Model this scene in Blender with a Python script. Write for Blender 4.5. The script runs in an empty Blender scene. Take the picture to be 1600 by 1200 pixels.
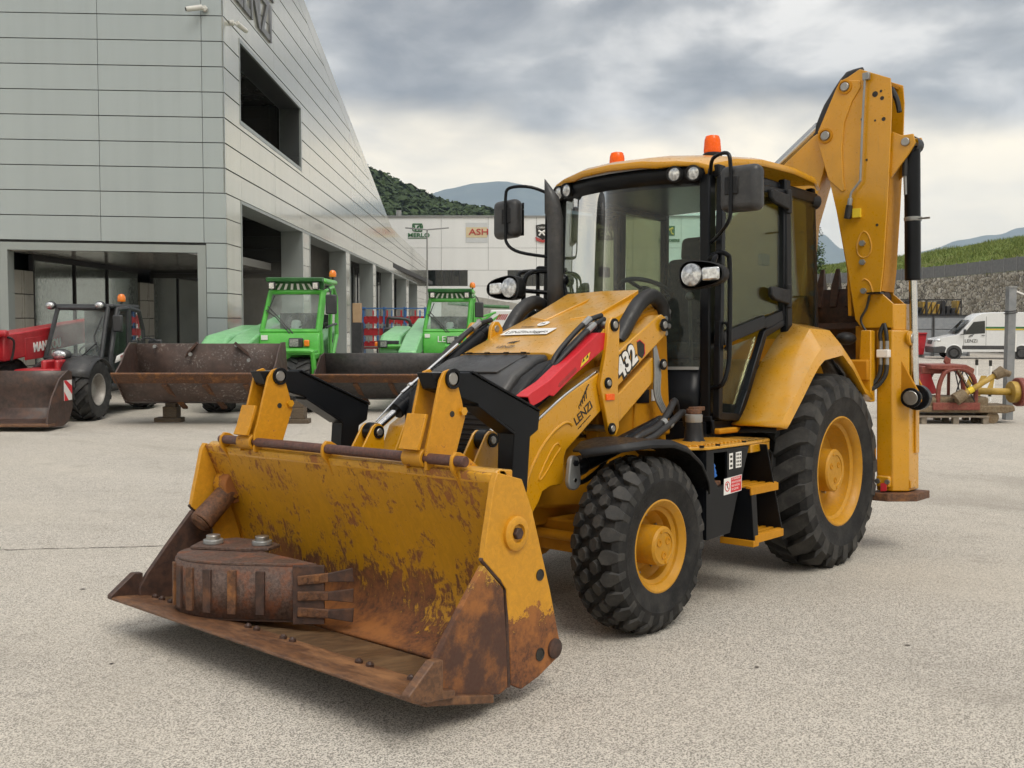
import bpy, bmesh, math, random
from mathutils import Vector, Matrix
random.seed(7)
R = math.radians
sc = bpy.context.scene
COL = sc.collection

# ------------------------------------------------------------------ camera
EYE = Vector((4.229, 3.803, 1.43))
FWD = Vector((-0.7466, -0.6652, 0.0)).normalized()
RGT = Vector((FWD.y, -FWD.x, 0.0))
cam_d = bpy.data.cameras.new("camera")
cam_d.sensor_width = 36.0
cam_d.lens = 36.0 * 1515.0 / 1600.0
cam_d.shift_y = -0.02
cam_d.clip_start = 0.05
cam_d.clip_end = 20000.0
cam = bpy.data.objects.new("camera", cam_d)
COL.objects.link(cam)
cam.matrix_world = Matrix((
    (RGT.x, 0.0, -FWD.x, EYE.x),
    (RGT.y, 0.0, -FWD.y, EYE.y),
    (0.0, 1.0, 0.0, EYE.z),
    (0, 0, 0, 1)))
sc.camera = cam

# ------------------------------------------------------------------ light
SUN_AZ = math.atan2(1.0, 0.42)          # world angle of the direction towards the sun
SUN_EL = R(52)
sun_dir = Vector((math.cos(SUN_EL) * math.cos(SUN_AZ), math.cos(SUN_EL) * math.sin(SUN_AZ), math.sin(SUN_EL)))
world = bpy.data.worlds.new("World")
sc.world = world
world.use_nodes = True
wn = world.node_tree.nodes
wl = world.node_tree.links
wn.clear()
def wnode(t, **kw):
    n = wn.new(t)
    for k, v in kw.items():
        setattr(n, k, v)
    return n
def wmath(op, a, b=None, clamp=False):
    n = wnode("ShaderNodeMath", operation=op, use_clamp=clamp)
    for i, v in enumerate((a, b)):
        if v is None:
            continue
        if isinstance(v, (int, float)):
            n.inputs[i].default_value = v
        else:
            wl.new(v, n.inputs[i])
    return n.outputs[0]
sky = wnode("ShaderNodeTexSky", sky_type='NISHITA')
sky.sun_disc = False
sky.sun_elevation = SUN_EL
sky.sun_rotation = math.pi / 2 - SUN_AZ
sky.air_density = 1.2
sky.dust_density = 2.0
tc = wnode("ShaderNodeTexCoord")
sep = wnode("ShaderNodeSeparateXYZ")
wl.new(tc.outputs["Generated"], sep.inputs[0])
elev = wmath('MAXIMUM', sep.outputs[2], 0.0)
mp = wnode("ShaderNodeMapping")
mp.inputs["Scale"].default_value = (1.0, 1.0, 2.3)
mp.inputs["Location"].default_value = (7.7, 2.3, 2.1)
wl.new(tc.outputs["Generated"], mp.inputs[0])
def wnoise(scale, detail, rough, dist=0.0):
    n = wnode("ShaderNodeTexNoise")
    n.inputs["Scale"].default_value = scale
    n.inputs["Detail"].default_value = detail
    n.inputs["Roughness"].default_value = rough
    n.inputs["Distortion"].default_value = dist
    wl.new(mp.outputs[0], n.inputs["Vector"])
    return n.outputs["Fac"]
def wramp(fac, stops):
    n = wnode("ShaderNodeValToRGB")
    el = n.color_ramp.elements
    while len(el) > 1:
        el.remove(el[-1])
    el[0].position = stops[0][0]
    el[0].color = (*stops[0][1], 1)
    for p, c in stops[1:]:
        e = el.new(p)
        e.color = (*c, 1)
    wl.new(fac, n.inputs[0])
    return n.outputs[0]
def wmix(fac, a, b, mode='MIX'):
    n = wnode("ShaderNodeMix", data_type='RGBA', blend_type=mode)
    for sock, v in ((n.inputs[0], fac), (n.inputs[6], a), (n.inputs[7], b)):
        if isinstance(v, (int, float)):
            sock.default_value = v
        elif isinstance(v, tuple):
            sock.default_value = (*v, 1)
        else:
            wl.new(v, sock)
    return n.outputs[2]
big = wnoise(2.3, 4.0, 0.5, 0.3)
fine = wnoise(6.5, 9.0, 0.55, 0.25)
body = wmath('ADD', wmath('MULTIPLY', big, 0.54), wmath('MULTIPLY', fine, 0.46))
cloud_grey = wramp(body, [(0.39, (0.070, 0.071, 0.083)), (0.46, (0.145, 0.142, 0.146)), (0.53, (0.275, 0.267, 0.258)), (0.61, (0.56, 0.53, 0.49))])
cloud_low = wramp(body, [(0.33, (0.38, 0.36, 0.335)), (0.43, (0.78, 0.685, 0.53)), (0.55, (1.16, 0.99, 0.71))])
low = wnode("ShaderNodeMapRange", interpolation_type='SMOOTHSTEP')
wl.new(wmath('ADD', elev, wmath('MULTIPLY', wmath('SUBTRACT', big, 0.5), 0.36)), low.inputs[0])
low.inputs[1].default_value = 0.20
low.inputs[2].default_value = 0.275
low.inputs[3].default_value = 1.0
low.inputs[4].default_value = 0.0
cloud = wmix(low.outputs[0], cloud_grey, cloud_low)
# an overcast sky is about three times brighter overhead than at the horizon
lift = wmath('ADD', wmath('ADD', 0.74, wmath('MULTIPLY', elev, 0.6)), wmath('MULTIPLY', wmath('MULTIPLY', elev, elev), 2.7))
cl = wnode("ShaderNodeVectorMath", operation='SCALE')
wl.new(cloud, cl.inputs[0])
wl.new(lift, cl.inputs["Scale"])
bg_sky = wnode("ShaderNodeBackground")
bg_sky.inputs[1].default_value = 0.10
wl.new(sky.outputs[0], bg_sky.inputs[0])
bg_cloud = wnode("ShaderNodeBackground")
bg_cloud.inputs[1].default_value = 1.0
wl.new(cl.outputs[0], bg_cloud.inputs[0])
cover = wnode("ShaderNodeMapRange", interpolation_type='SMOOTHSTEP')
wl.new(body, cover.inputs[0])
cover.inputs[1].default_value = 0.24
cover.inputs[2].default_value = 0.36
cover.inputs[3].default_value = 0.7
cover.inputs[4].default_value = 1.0
mixs = wnode("ShaderNodeMixShader")
wl.new(cover.outputs[0], mixs.inputs[0])
wl.new(bg_sky.outputs[0], mixs.inputs[1])
wl.new(bg_cloud.outputs[0], mixs.inputs[2])
wout = wnode("ShaderNodeOutputWorld")
wl.new(mixs.outputs[0], wout.inputs[0])

sun_d = bpy.data.lights.new("sun", 'SUN')
sun_d.energy = 1.5
sun_d.angle = R(28)
sun_d.color = (1.0, 0.94, 0.84)
sun_o = bpy.data.objects.new("sun", sun_d)
COL.objects.link(sun_o)
sun_o.rotation_euler = sun_dir.to_track_quat('Z', 'Y').to_euler()
sun_o.location = (0, 0, 60)

sc.render.engine = 'CYCLES'
sc.view_settings.view_transform = 'Standard'
sc.view_settings.look = 'None'
sc.view_settings.exposure = 0.60
sc.view_settings.gamma = 1.0
sc.cycles.max_bounces = 7
sc.cycles.diffuse_bounces = 3
sc.cycles.glossy_bounces = 4
sc.cycles.transmission_bounces = 5
sc.cycles.transparent_max_bounces = 14
sc.cycles.volume_bounces = 1
sc.cycles.caustics_reflective = False
sc.cycles.caustics_refractive = False
sc.cycles.use_denoising = True
sc.cycles.use_adaptive_sampling = True
sc.cycles.adaptive_threshold = 0.025
sc.cycles.sample_clamp_indirect = 6.0

# ------------------------------------------------------------------ frames
# The yard beyond the machine lies in a level frame: local x = to the side, y = away from the camera spot, z = up from eye level.
TILT = math.atan(69.0 / 1515.0)
UP = Vector((0, 0, 1))
LF = (FWD * math.cos(TILT) + UP * math.sin(TILT))
LU = (UP * math.cos(TILT) - FWD * math.sin(TILT))
LEVEL = Matrix(((RGT.x, LF.x, LU.x, EYE.x), (RGT.y, LF.y, LU.y, EYE.y), (RGT.z, LF.z, LU.z, EYE.z), (0, 0, 0, 1)))
def gz(d):                       # yard height below eye level in the level frame
    return -1.94 - 0.0102 * (min(d, 130) - 18.6)
def lv(r, d, z=None, rot=0.0):   # world matrix of a spot in the yard
    return LEVEL @ Matrix.Translation((r, d, gz(d) if z is None else z)) @ Matrix.Rotation(rot, 4, 'Z')

# ------------------------------------------------------------------ materials
def _mk(name):
    m = bpy.data.materials.new(name)
    m.use_nodes = True
    nt = m.node_tree
    nt.nodes.clear()
    out = nt.nodes.new("ShaderNodeOutputMaterial")
    b = nt.nodes.new("ShaderNodeBsdfPrincipled")
    nt.links.new(b.outputs[0], out.inputs[0])
    return m, nt, b, out
def _n(nt, t, **kw):
    n = nt.nodes.new(t)
    for k, v in kw.items():
        setattr(n, k, v)
    return n
def _noise(nt, vec, scale, detail=6.0, rough=0.6, dist=0.0):
    n = _n(nt, "ShaderNodeTexNoise")
    n.inputs["Scale"].default_value = scale
    n.inputs["Detail"].default_value = detail
    n.inputs["Roughness"].default_value = rough
    n.inputs["Distortion"].default_value = dist
    nt.links.new(vec, n.inputs["Vector"])
    return n.outputs["Fac"]
def _range(nt, v, a, b, c=0.0, d=1.0, smooth=True):
    n = _n(nt, "ShaderNodeMapRange", interpolation_type='SMOOTHSTEP' if smooth else 'LINEAR')
    nt.links.new(v, n.inputs[0])
    for i, x in enumerate((a, b, c, d)):
        n.inputs[i + 1].default_value = x
    return n.outputs[0]
def _math(nt, op, a, b=None, clamp=False):
    n = _n(nt, "ShaderNodeMath", operation=op, use_clamp=clamp)
    for i, v in enumerate((a, b)):
        if v is None:
            continue
        if isinstance(v, (int, float)):
            n.inputs[i].default_value = v
        else:
            nt.links.new(v, n.inputs[i])
    return n.outputs[0]
def _mix(nt, fac, a, b, mode='MIX'):
    n = _n(nt, "ShaderNodeMix", data_type='RGBA', blend_type=mode)
    for sock, v in ((n.inputs[0], fac), (n.inputs[6], a), (n.inputs[7], b)):
        if isinstance(v, (int, float)):
            sock.default_value = v
        elif isinstance(v, tuple):
            sock.default_value = (*v, 1)
        else:
            nt.links.new(v, sock)
    return n.outputs[2]
def _obj(nt, scale=(1, 1, 1), loc=(0, 0, 0), rot=(0, 0, 0)):
    t = _n(nt, "ShaderNodeTexCoord")
    m = _n(nt, "ShaderNodeMapping")
    m.inputs["Scale"].default_value = scale
    m.inputs["Location"].default_value = loc
    m.inputs["Rotation"].default_value = rot
    nt.links.new(t.outputs["Object"], m.inputs[0])
    return m.outputs[0]
def _bump(nt, b, h, strength, dist=0.01):
    n = _n(nt, "ShaderNodeBump")
    n.inputs["Strength"].default_value = strength
    n.inputs["Distance"].default_value = dist
    nt.links.new(h, n.inputs["Height"])
    nt.links.new(n.outputs[0], b.inputs["Normal"])
M = {}
def paint(name, col, rough=0.45, metal=0.0, var=0.18, vscale=5.0, dust=0.12, dustcol=(0.30, 0.25, 0.19), bump=0.0, bscale=60.0, coat=0.0, spec=0.5, rvar=1.0, chips=0.0):
    """Plain coated surface with uneven colour, dust in blotches and slightly broken gloss."""
    m, nt, b, out = _mk(name)
    v = _obj(nt)
    n1 = _noise(nt, v, vscale, 6, 0.6)
    n2 = _noise(nt, v, vscale * 7.3, 5, 0.65)
    dark = tuple(c * (1 - var) for c in col)
    light = tuple(min(1, c * (1 + var * 0.55)) for c in col)
    c = _mix(nt, _range(nt, n1, 0.3, 0.7), dark, light)
    if dust > 0:
        f = _math(nt, 'MULTIPLY', _range(nt, _math(nt, 'ADD', _math(nt, 'MULTIPLY', n1, 0.5), _math(nt, 'MULTIPLY', n2, 0.5)), 0.42, 0.68), dust)
        c = _mix(nt, f, c, dustcol)
    if chips > 0:
        geo = _n(nt, "ShaderNodeNewGeometry")
        gs = _n(nt, "ShaderNodeSeparateXYZ")
        nt.links.new(geo.outputs["Normal"], gs.inputs[0])
        settle = _math(nt, 'MULTIPLY', _range(nt, gs.outputs[2], 0.35, 0.95), _range(nt, _noise(nt, v, 7.0, 7, 0.7), 0.35, 0.70, 0.08, 0.42))
        c = _mix(nt, settle, c, (0.46, 0.36, 0.20))
        streak = _noise(nt, _obj(nt, scale=(9, 9, 0.8)), 2.4, 6, 0.7)
        c = _mix(nt, _range(nt, streak, 0.56, 0.74, 0.0, 0.30), c, (0.30, 0.16, 0.04))
        f = _math(nt, 'MULTIPLY', _range(nt, _noise(nt, v, 70, 3, 0.6), 0.66, 0.70), _range(nt, _noise(nt, v, 4.5, 4, 0.6), 0.50, 0.60))
        c = _mix(nt, _math(nt, 'MULTIPLY', f, chips), c, (0.085, 0.045, 0.02))
    nt.links.new(c, b.inputs["Base Color"])
    nt.links.new(_range(nt, n2, 0.3, 0.7, max(0.02, rough - 0.09 * rvar), min(1, rough + 0.12 * rvar)), b.inputs["Roughness"])
    b.inputs["Metallic"].default_value = metal
    b.inputs["Specular IOR Level"].default_value = spec
    b.inputs["Coat Weight"].default_value = coat
    b.inputs["Coat Roughness"].default_value = 0.15
    if bump > 0:
        _bump(nt, b, _noise(nt, v, bscale, 5, 0.6), bump, 0.004)
    M[name] = m
    return m
def worn(name, col, rust_lo, rust_hi, z0, z1, bias=0.0, stretch=(1, 1, 1), nscale=2.6, edge=0.05, rustdark=(0.070, 0.030, 0.018), rustmid=(0.20, 0.074, 0.026), rough=0.5, scratch=0.4):
    """Paint that is scratched down to rust; wear grows from height z1 down to z0 (object space)."""
    m, nt, b, out = _mk(name)
    v = _obj(nt)
    vs = _obj(nt, scale=stretch, rot=(0.0, 0.25, 0.0))
    n1 = _noise(nt, v, nscale, 9, 0.68)
    n2 = _noise(nt, vs, nscale * 6.5, 10, 0.75, 0.8)
    n3 = _noise(nt, v, nscale * 14, 6, 0.7)
    sp = _n(nt, "ShaderNodeSeparateXYZ")
    tcn = _n(nt, "ShaderNodeTexCoord")
    nt.links.new(tcn.outputs["Object"], sp.inputs[0])
    g = _range(nt, sp.outputs[2], z0, z1, rust_lo, rust_hi)
    s = _math(nt, 'ADD', _math(nt, 'MULTIPLY', _math(nt, 'SUBTRACT', n1, 0.5), 1.9 * (1.0 - scratch)), _math(nt, 'MULTIPLY', _math(nt, 'SUBTRACT', n2, 0.5), 1.9 * scratch))
    s = _math(nt, 'ADD', _math(nt, 'ADD', s, _math(nt, 'MULTIPLY', _math(nt, 'SUBTRACT', n3, 0.5), 0.55)), _math(nt, 'ADD', g, 0.5))
    f = _range(nt, s, 0.62 - bias, 0.62 - bias + edge)
    rust = _mix(nt, _range(nt, n3, 0.35, 0.65), rustdark, rustmid)
    rust = _mix(nt, _range(nt, n1, 0.44, 0.66, 0.0, 0.8), rust, (0.36, 0.135, 0.032))
    pc = _mix(nt, _range(nt, n2, 0.35, 0.7), tuple(c * 0.8 for c in col), col)
    c = _mix(nt, f, pc, rust)
    nt.links.new(c, b.inputs["Base Color"])
    nt.links.new(_math(nt, 'ADD', _math(nt, 'MULTIPLY', f, 0.35), rough), b.inputs["Roughness"])
    h = _math(nt, 'SUBTRACT', _math(nt, 'MULTIPLY', n3, 0.35), f)
    _bump(nt, b, h, 0.5, 0.003)
    M[name] = m
    return m
def rusty(name, dark, mid, hot, hotamt=0.5, scale=6.0, rough=0.8, bump=0.6, stretch=(1, 1, 1)):
    m, nt, b, out = _mk(name)
    v = _obj(nt, scale=stretch)
    n1 = _noise(nt, v, scale, 8, 0.65)
    n2 = _noise(nt, v, scale * 6, 8, 0.7)
    c = _mix(nt, _range(nt, n2, 0.35, 0.65), dark, mid)
    c = _mix(nt, _range(nt, n1, 0.62 - 0.2 * hotamt, 0.75), c, hot)
    nt.links.new(c, b.inputs["Base Color"])
    nt.links.new(_range(nt, n1, 0.3, 0.7, rough - 0.25, min(1, rough + 0.1)), b.inputs["Roughness"])
    _bump(nt, b, n2, bump, 0.004)
    M[name] = m
    return m
def glass(name, tint, refl=1.0, rough=0.02, dust_sheen=0.05):
    m, nt, b, out = _mk(name)
    nt.nodes.remove(b)
    t = _n(nt, "ShaderNodeBsdfTransparent")
    t.inputs[0].default_value = (*tint, 1)
    g = _n(nt, "ShaderNodeBsdfGlossy")
    g.inputs["Roughness"].default_value = rough
    fr = _n(nt, "ShaderNodeFresnel")
    fr.inputs[0].default_value = 1.5
    mx = _n(nt, "ShaderNodeMixShader")
    nt.links.new(_math(nt, 'MULTIPLY', fr.outputs[0], refl, True), mx.inputs[0])
    nt.links.new(t.outputs[0], mx.inputs[1])
    nt.links.new(g.outputs[0], mx.inputs[2])
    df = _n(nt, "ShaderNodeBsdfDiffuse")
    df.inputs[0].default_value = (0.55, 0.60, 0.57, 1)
    m2 = _n(nt, "ShaderNodeMixShader")  # pale diffuse layer: thin dust, plus sheen painted in where it is strong
    nt.links.new(_range(nt, _noise(nt, _obj(nt), 2.5, 6, 0.6), 0.25, 0.75, dust_sheen * 0.4, dust_sheen * 1.5), m2.inputs[0])
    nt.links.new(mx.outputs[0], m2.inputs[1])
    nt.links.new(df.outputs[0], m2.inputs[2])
    nt.links.new(m2.outputs[0], out.inputs[0])
    M[name] = m
    return m
YEL = (0.60, 0.283, 0.005)
paint('yellow', YEL, 0.31, var=0.09, dust=0.14, dustcol=(0.38, 0.20, 0.035), coat=0.55, spec=0.45, rvar=0.6, chips=0.8)
paint('rim_yellow', (0.50, 0.235, 0.006), 0.45, var=0.16, vscale=7, dust=0.38, dustcol=(0.26, 0.165, 0.06), spec=0.4)
paint('yellow_matt', (0.50, 0.215, 0.005), 0.6, var=0.14, dust=0.2, dustcol=(0.30, 0.18, 0.05), spec=0.25)
paint('black', (0.007, 0.008, 0.010), 0.30, var=0.15, dust=0.02, dustcol=(0.06, 0.056, 0.052), spec=0.18, rvar=0.25)
paint('black_plastic', (0.014, 0.0145, 0.016), 0.5, var=0.2, dust=0.14, dustcol=(0.10, 0.095, 0.09), bump=0.1, bscale=200, spec=0.25)
paint('grey_plastic', (0.030, 0.031, 0.033), 0.45, var=0.15, dust=0.3, dustcol=(0.13, 0.12, 0.11), bump=0.1, bscale=160)
paint('rubber', (0.012, 0.012, 0.0125), 0.65, var=0.3, vscale=9, dust=0.40, dustcol=(0.075, 0.069, 0.060), bump=0.3, bscale=90, spec=0.25)
paint('tread', (0.022, 0.021, 0.020), 0.72, var=0.3, vscale=9, dust=0.55, dustcol=(0.085, 0.078, 0.066), bump=0.3, bscale=90)
paint('hose', (0.013, 0.013, 0.014), 0.5, var=0.2, dust=0.15, dustcol=(0.08, 0.075, 0.07))
paint('chrome', (0.55, 0.55, 0.55), 0.16, metal=1.0, var=0.05, dust=0.06)
paint('steel', (0.36, 0.35, 0.33), 0.38, metal=0.85, var=0.2, dust=0.25)
paint('zinc', (0.30, 0.31, 0.31), 0.42, metal=0.5, var=0.15, dust=0.2)
paint('red', (0.58, 0.012, 0.022), 0.42, var=0.1, dust=0.12, dustcol=(0.42, 0.10, 0.09))
paint('red_dull', (0.36, 0.018, 0.018), 0.5, var=0.25, dust=0.25, dustcol=(0.18, 0.08, 0.06))
paint('white_sticker', (0.78, 0.77, 0.74), 0.5, var=0.04, dust=0.05)
paint('red_sticker', (0.62, 0.03, 0.04), 0.5, var=0.04, dust=0.03)
paint('yellow_sticker', (0.75, 0.55, 0.03), 0.5, var=0.04, dust=0.03)
paint('ink', (0.02, 0.018, 0.014), 0.6, var=0.1, dust=0.0)
paint('ink_green', (0.02, 0.16, 0.05), 0.6, var=0.1, dust=0.0)
paint('ink_red', (0.45, 0.03, 0.04), 0.6, var=0.1, dust=0.0)
paint('amber', (0.90, 0.125, 0.002), 0.22, var=0.12, vscale=12, dust=0.0, coat=0.15, spec=0.3)
paint('lens', (0.62, 0.63, 0.64), 0.12, metal=0.7, var=0.5, vscale=38, dust=0.0)
paint('blue_rope', (0.03, 0.16, 0.55), 0.7, var=0.2, dust=0.0)
paint('seat_fabric', (0.03, 0.032, 0.035), 0.85, var=0.2, dust=0.2)
paint('interior', (0.05, 0.056, 0.056), 0.7, var=0.2, dust=0.2)
rusty('rust_brown', (0.035, 0.020, 0.016), (0.075, 0.037, 0.025), (0.17, 0.075, 0.034), 0.35, 4.0, 0.7, 0.4)
rusty('rust_orange', (0.06, 0.028, 0.016), (0.15, 0.066, 0.030), (0.31, 0.135, 0.045), 0.7, 7.0, 0.8, 0.7)
rusty('rust_edge', (0.075, 0.036, 0.020), (0.17, 0.080, 0.036), (0.30, 0.145, 0.058), 0.6, 7.0, 0.6, 0.5, (1, 0.35, 1))
rusty('rust_floor', (0.070, 0.044, 0.026), (0.145, 0.088, 0.045), (0.21, 0.125, 0.058), 0.6, 3.0, 0.5, 0.25, (0.5, 2.5, 1))
rusty('rust_grey', (0.055, 0.032, 0.025), (0.125, 0.080, 0.062), (0.22, 0.072, 0.028), 0.85, 11.0, 0.75, 0.8)
rusty('rust_bar', (0.060, 0.027, 0.022), (0.115, 0.048, 0.036), (0.16, 0.075, 0.050), 0.4, 9.0, 0.6, 0.3)
worn('worn_mouldboard', (0.62, 0.298, 0.008), 0.38, 0.085, 0.12, 0.68, 0.0, stretch=(1.0, 1.5, 0.55), nscale=2.6, edge=0.13, scratch=0.5)
worn('worn_side', (0.62, 0.29, 0.015), 0.55, -0.33, 0.10, 0.62, 0.0, nscale=4.2, edge=0.05, scratch=0.3)
worn('worn_clam', (0.50, 0.26, 0.025), 0.75, -0.02, 0.36, 0.62, 0.0, nscale=4.5, edge=0.06, scratch=0.3, rustmid=(0.075, 0.037, 0.025))
worn('worn_yellow', (0.60, 0.265, 0.005), -0.06, -0.10, 0.8, 1.4, 0.0, nscale=5.0, edge=0.03, scratch=0.35)
worn('worn_sleeve', (0.55, 0.25, 0.008), 0.12, 0.02, 0.9, 1.08, 0.0, nscale=6.0, edge=0.05, scratch=0.35)
glass('cab_glass', (0.78, 0.89, 0.84), 0.7, 0.02, 0.022)
glass('cab_glass_dark', (0.60, 0.62, 0.48), 0.40, 0.02, 0.008)
glass('clear_glass', (0.80, 0.92, 0.88), 1.0, 0.02, 0.20)  # strong pale layer stands in for sky reflected in the telehandler windshields
paint('dark_glass', (0.012, 0.016, 0.016), 0.04, var=0.1, dust=0.04, spec=0.8)

# ------------------------------------------------------------------ mesh helpers
class G:
    def __init__(s):
        s.v = []
        s.f = []
    def add(s, vs, fs):
        o = len(s.v)
        s.v += [tuple(p) for p in vs]
        s.f += [tuple(i + o for i in f) for f in fs]
        return s
    def bx(s, x0, x1, y0, y1, z0, z1):
        vs = [(x, y, z) for x in (x0, x1) for y in (y0, y1) for z in (z0, z1)]
        return s.add(vs, [(0, 1, 3, 2), (4, 6, 7, 5), (0, 4, 5, 1), (2, 3, 7, 6), (0, 2, 6, 4), (1, 5, 7, 3)])
    def obox(s, c, ax, ay, az):
        """Box from centre and three half-axis vectors."""
        c, ax, ay, az = Vector(c), Vector(ax), Vector(ay), Vector(az)
        vs = [c + ax * i + ay * j + az * k for i in (-1, 1) for j in (-1, 1) for k in (-1, 1)]
        return s.add(vs, [(0, 1, 3, 2), (4, 6, 7, 5), (0, 4, 5, 1), (2, 3, 7, 6), (0, 2, 6, 4), (1, 5, 7, 3)])
    def bar(s, p0, p1, w, h, up=(0, 0, 1)):
        p0, p1 = Vector(p0), Vector(p1)
        d = (p1 - p0)
        l = d.length
        d.normalize()
        side = d.cross(Vector(up))
        if side.length < 1e-4:
            side = d.cross(Vector((1, 0, 0)))
        side.normalize()
        u = side.cross(d)
        return s.obox((p0 + p1) / 2, d * l / 2, side * w / 2, u * h / 2)
    def prism(s, poly, axis, a, b):
        n = len(poly)
        def P(u, w, t):
            return {'X': (t, u, w), 'Y': (u, t, w), 'Z': (u, w, t)}[axis]
        vs = [P(u, w, a) for u, w in poly] + [P(u, w, b) for u, w in poly]
        fs = [tuple(range(n)), tuple(range(2 * n - 1, n - 1, -1))]
        fs += [(i, (i + 1) % n, n + (i + 1) % n, n + i) for i in range(n)]
        return s.add(vs, fs)
    def ring(s, c, axis, r, n, ph=0.0, sc2=1.0):
        axis = Vector(axis).normalized()
        a = axis.cross(Vector((0, 0, 1)))
        if a.length < 1e-3:
            a = axis.cross(Vector((1, 0, 0)))
        a.normalize()
        b = axis.cross(a)
        return [Vector(c) + a * math.cos(ph + 2 * math.pi * i / n) * r + b * math.sin(ph + 2 * math.pi * i / n) * r * sc2 for i in range(n)]
    def cyl(s, p0, p1, r0, r1=None, n=18, caps=True):
        r1 = r0 if r1 is None else r1
        p0, p1 = Vector(p0), Vector(p1)
        ax = p1 - p0
        vs = s.ring(p0, ax, r0, n) + s.ring(p1, ax, r1, n)
        fs = [(i, (i + 1) % n, n + (i + 1) % n, n + i) for i in range(n)]
        if caps:
            fs += [tuple(range(n - 1, -1, -1)), tuple(range(n, 2 * n))]
        return s.add(vs, fs)
    def lathe(s, prof, c, axis, n=32, closed=False):
        """prof: (radius, offset along axis)"""
        c, axis = Vector(c), Vector(axis).normalized()
        m = len(prof)
        vs = []
        for r, h in prof:
            vs += s.ring(c + axis * h, axis, max(r, 1e-4), n)
        fs = []
        for k in range(m if closed else m - 1):
            k2 = (k + 1) % m
            fs += [(k * n + i, k * n + (i + 1) % n, k2 * n + (i + 1) % n, k2 * n + i) for i in range(n)]
        return s.add(vs, fs)
    def tube(s, pts, r, n=10, smooth=3, caps=True):
        pts = [Vector(p) for p in pts]
        if smooth > 1 and len(pts) > 2:
            out = []
            for i in range(len(pts) - 1):
                p0 = pts[max(i - 1, 0)]
                p1, p2 = pts[i], pts[i + 1]
                p3 = pts[min(i + 2, len(pts) - 1)]
                for k in range(smooth):
                    t = k / smooth
                    out.append(0.5 * ((2 * p1) + (p2 - p0) * t + (2 * p0 - 5 * p1 + 4 * p2 - p3) * t * t + (3 * p1 - p0 - 3 * p2 + p3) * t ** 3))
            out.append(pts[-1])
            pts = out
        m = len(pts)
        tang = [(pts[min(i + 1, m - 1)] - pts[max(i - 1, 0)]).normalized() for i in range(m)]
        a = tang[0].cross(Vector((0, 0, 1)))
        if a.length < 1e-3:
            a = tang[0].cross(Vector((1, 0, 0)))
        a.normalize()
        vs = []
        for i in range(m):
            a = (a - tang[i] * a.dot(tang[i])).normalized()
            b = tang[i].cross(a)
            rr = r[i] if isinstance(r, (list, tuple)) else r
            vs += [pts[i] + a * math.cos(2 * math.pi * k / n) * rr + b * math.sin(2 * math.pi * k / n) * rr for k in range(n)]
        fs = [(i * n + k, i * n + (k + 1) % n, (i + 1) * n + (k + 1) % n, (i + 1) * n + k) for i in range(m - 1) for k in range(n)]
        if caps:
            fs += [tuple(range(n - 1, -1, -1)), tuple(range((m - 1) * n, m * n))]
        return s.add(vs, fs)
    def ball(s, c, rx, ry=None, rz=None, nu=16, nv=10):
        ry = rx if ry is None else ry
        rz = rx if rz is None else rz
        vs = []
        for j in range(nv + 1):
            t = math.pi * j / nv
            for i in range(nu):
                a = 2 * math.pi * i / nu
                vs.append((c[0] + rx * max(math.sin(t), 1e-3) * math.cos(a), c[1] + ry * max(math.sin(t), 1e-3) * math.sin(a), c[2] + rz * math.cos(t)))
        fs = [(j * nu + i, j * nu + (i + 1) % nu, (j + 1) * nu + (i + 1) % nu, (j + 1) * nu + i) for j in range(nv) for i in range(nu)]
        return s.add(vs, fs)
    def loft(s, rows, close=False):
        m, n = len(rows), len(rows[0])
        vs = [p for r in rows for p in r]
        fs = []
        for j in range(m - 1):
            for i in range(n if close else n - 1):
                i2 = (i + 1) % n
                fs.append((j * n + i, j * n + i2, (j + 1) * n + i2, (j + 1) * n + i))
        return s.add(vs, fs)
    def mesh(s, name, smooth=38):
        me = bpy.data.meshes.new(name)
        me.from_pydata(s.v, [], s.f)
        bm = bmesh.new()
        bm.from_mesh(me)
        bmesh.ops.recalc_face_normals(bm, faces=bm.faces)
        bm.to_mesh(me)
        bm.free()
        if smooth:
            for p in me.polygons:
                p.use_smooth = True
            me.set_sharp_from_angle(angle=R(smooth))
        return me
    def build(s, name, mat, parent=None, bevel=0.0, seg=2, smooth=38, solid=0.0, sub=0):
        me = s.mesh(name, smooth)
        me.materials.append(M[mat] if isinstance(mat, str) else mat)
        o = bpy.data.objects.new(name, me)
        COL.objects.link(o)
        if parent is not None:
            o.parent = parent
        if solid:
            md = o.modifiers.new("solid", 'SOLIDIFY')
            md.thickness = solid
            md.offset = 0.0
        if bevel:
            md = o.modifiers.new("bevel", 'BEVEL')
            md.width = bevel
            md.segments = seg
            md.limit_method = 'ANGLE'
            md.angle_limit = R(35)
        if sub:
            md = o.modifiers.new("sub", 'SUBSURF')
            md.levels = sub
            md.render_levels = sub
        return o
def tag(o, label=None, cat=None, group=None, kind=None):
    if label:
        o["label"] = label
    if cat:
        o["category"] = cat
    if group:
        o["group"] = group
    if kind:
        o["kind"] = kind
    return o
def empty(name, parent=None, mw=None):
    o = bpy.data.objects.new(name, None)
    o.empty_display_size = 0.2
    COL.objects.link(o)
    if parent is not None:
        o.parent = parent
    if mw is not None:
        o.matrix_world = mw
    return o
def copy_tree(o, parent=None):
    c = o.copy()
    COL.objects.link(c)
    c.parent = parent
    for ch in list(o.children):
        copy_tree(ch, c)
    return c
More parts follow.
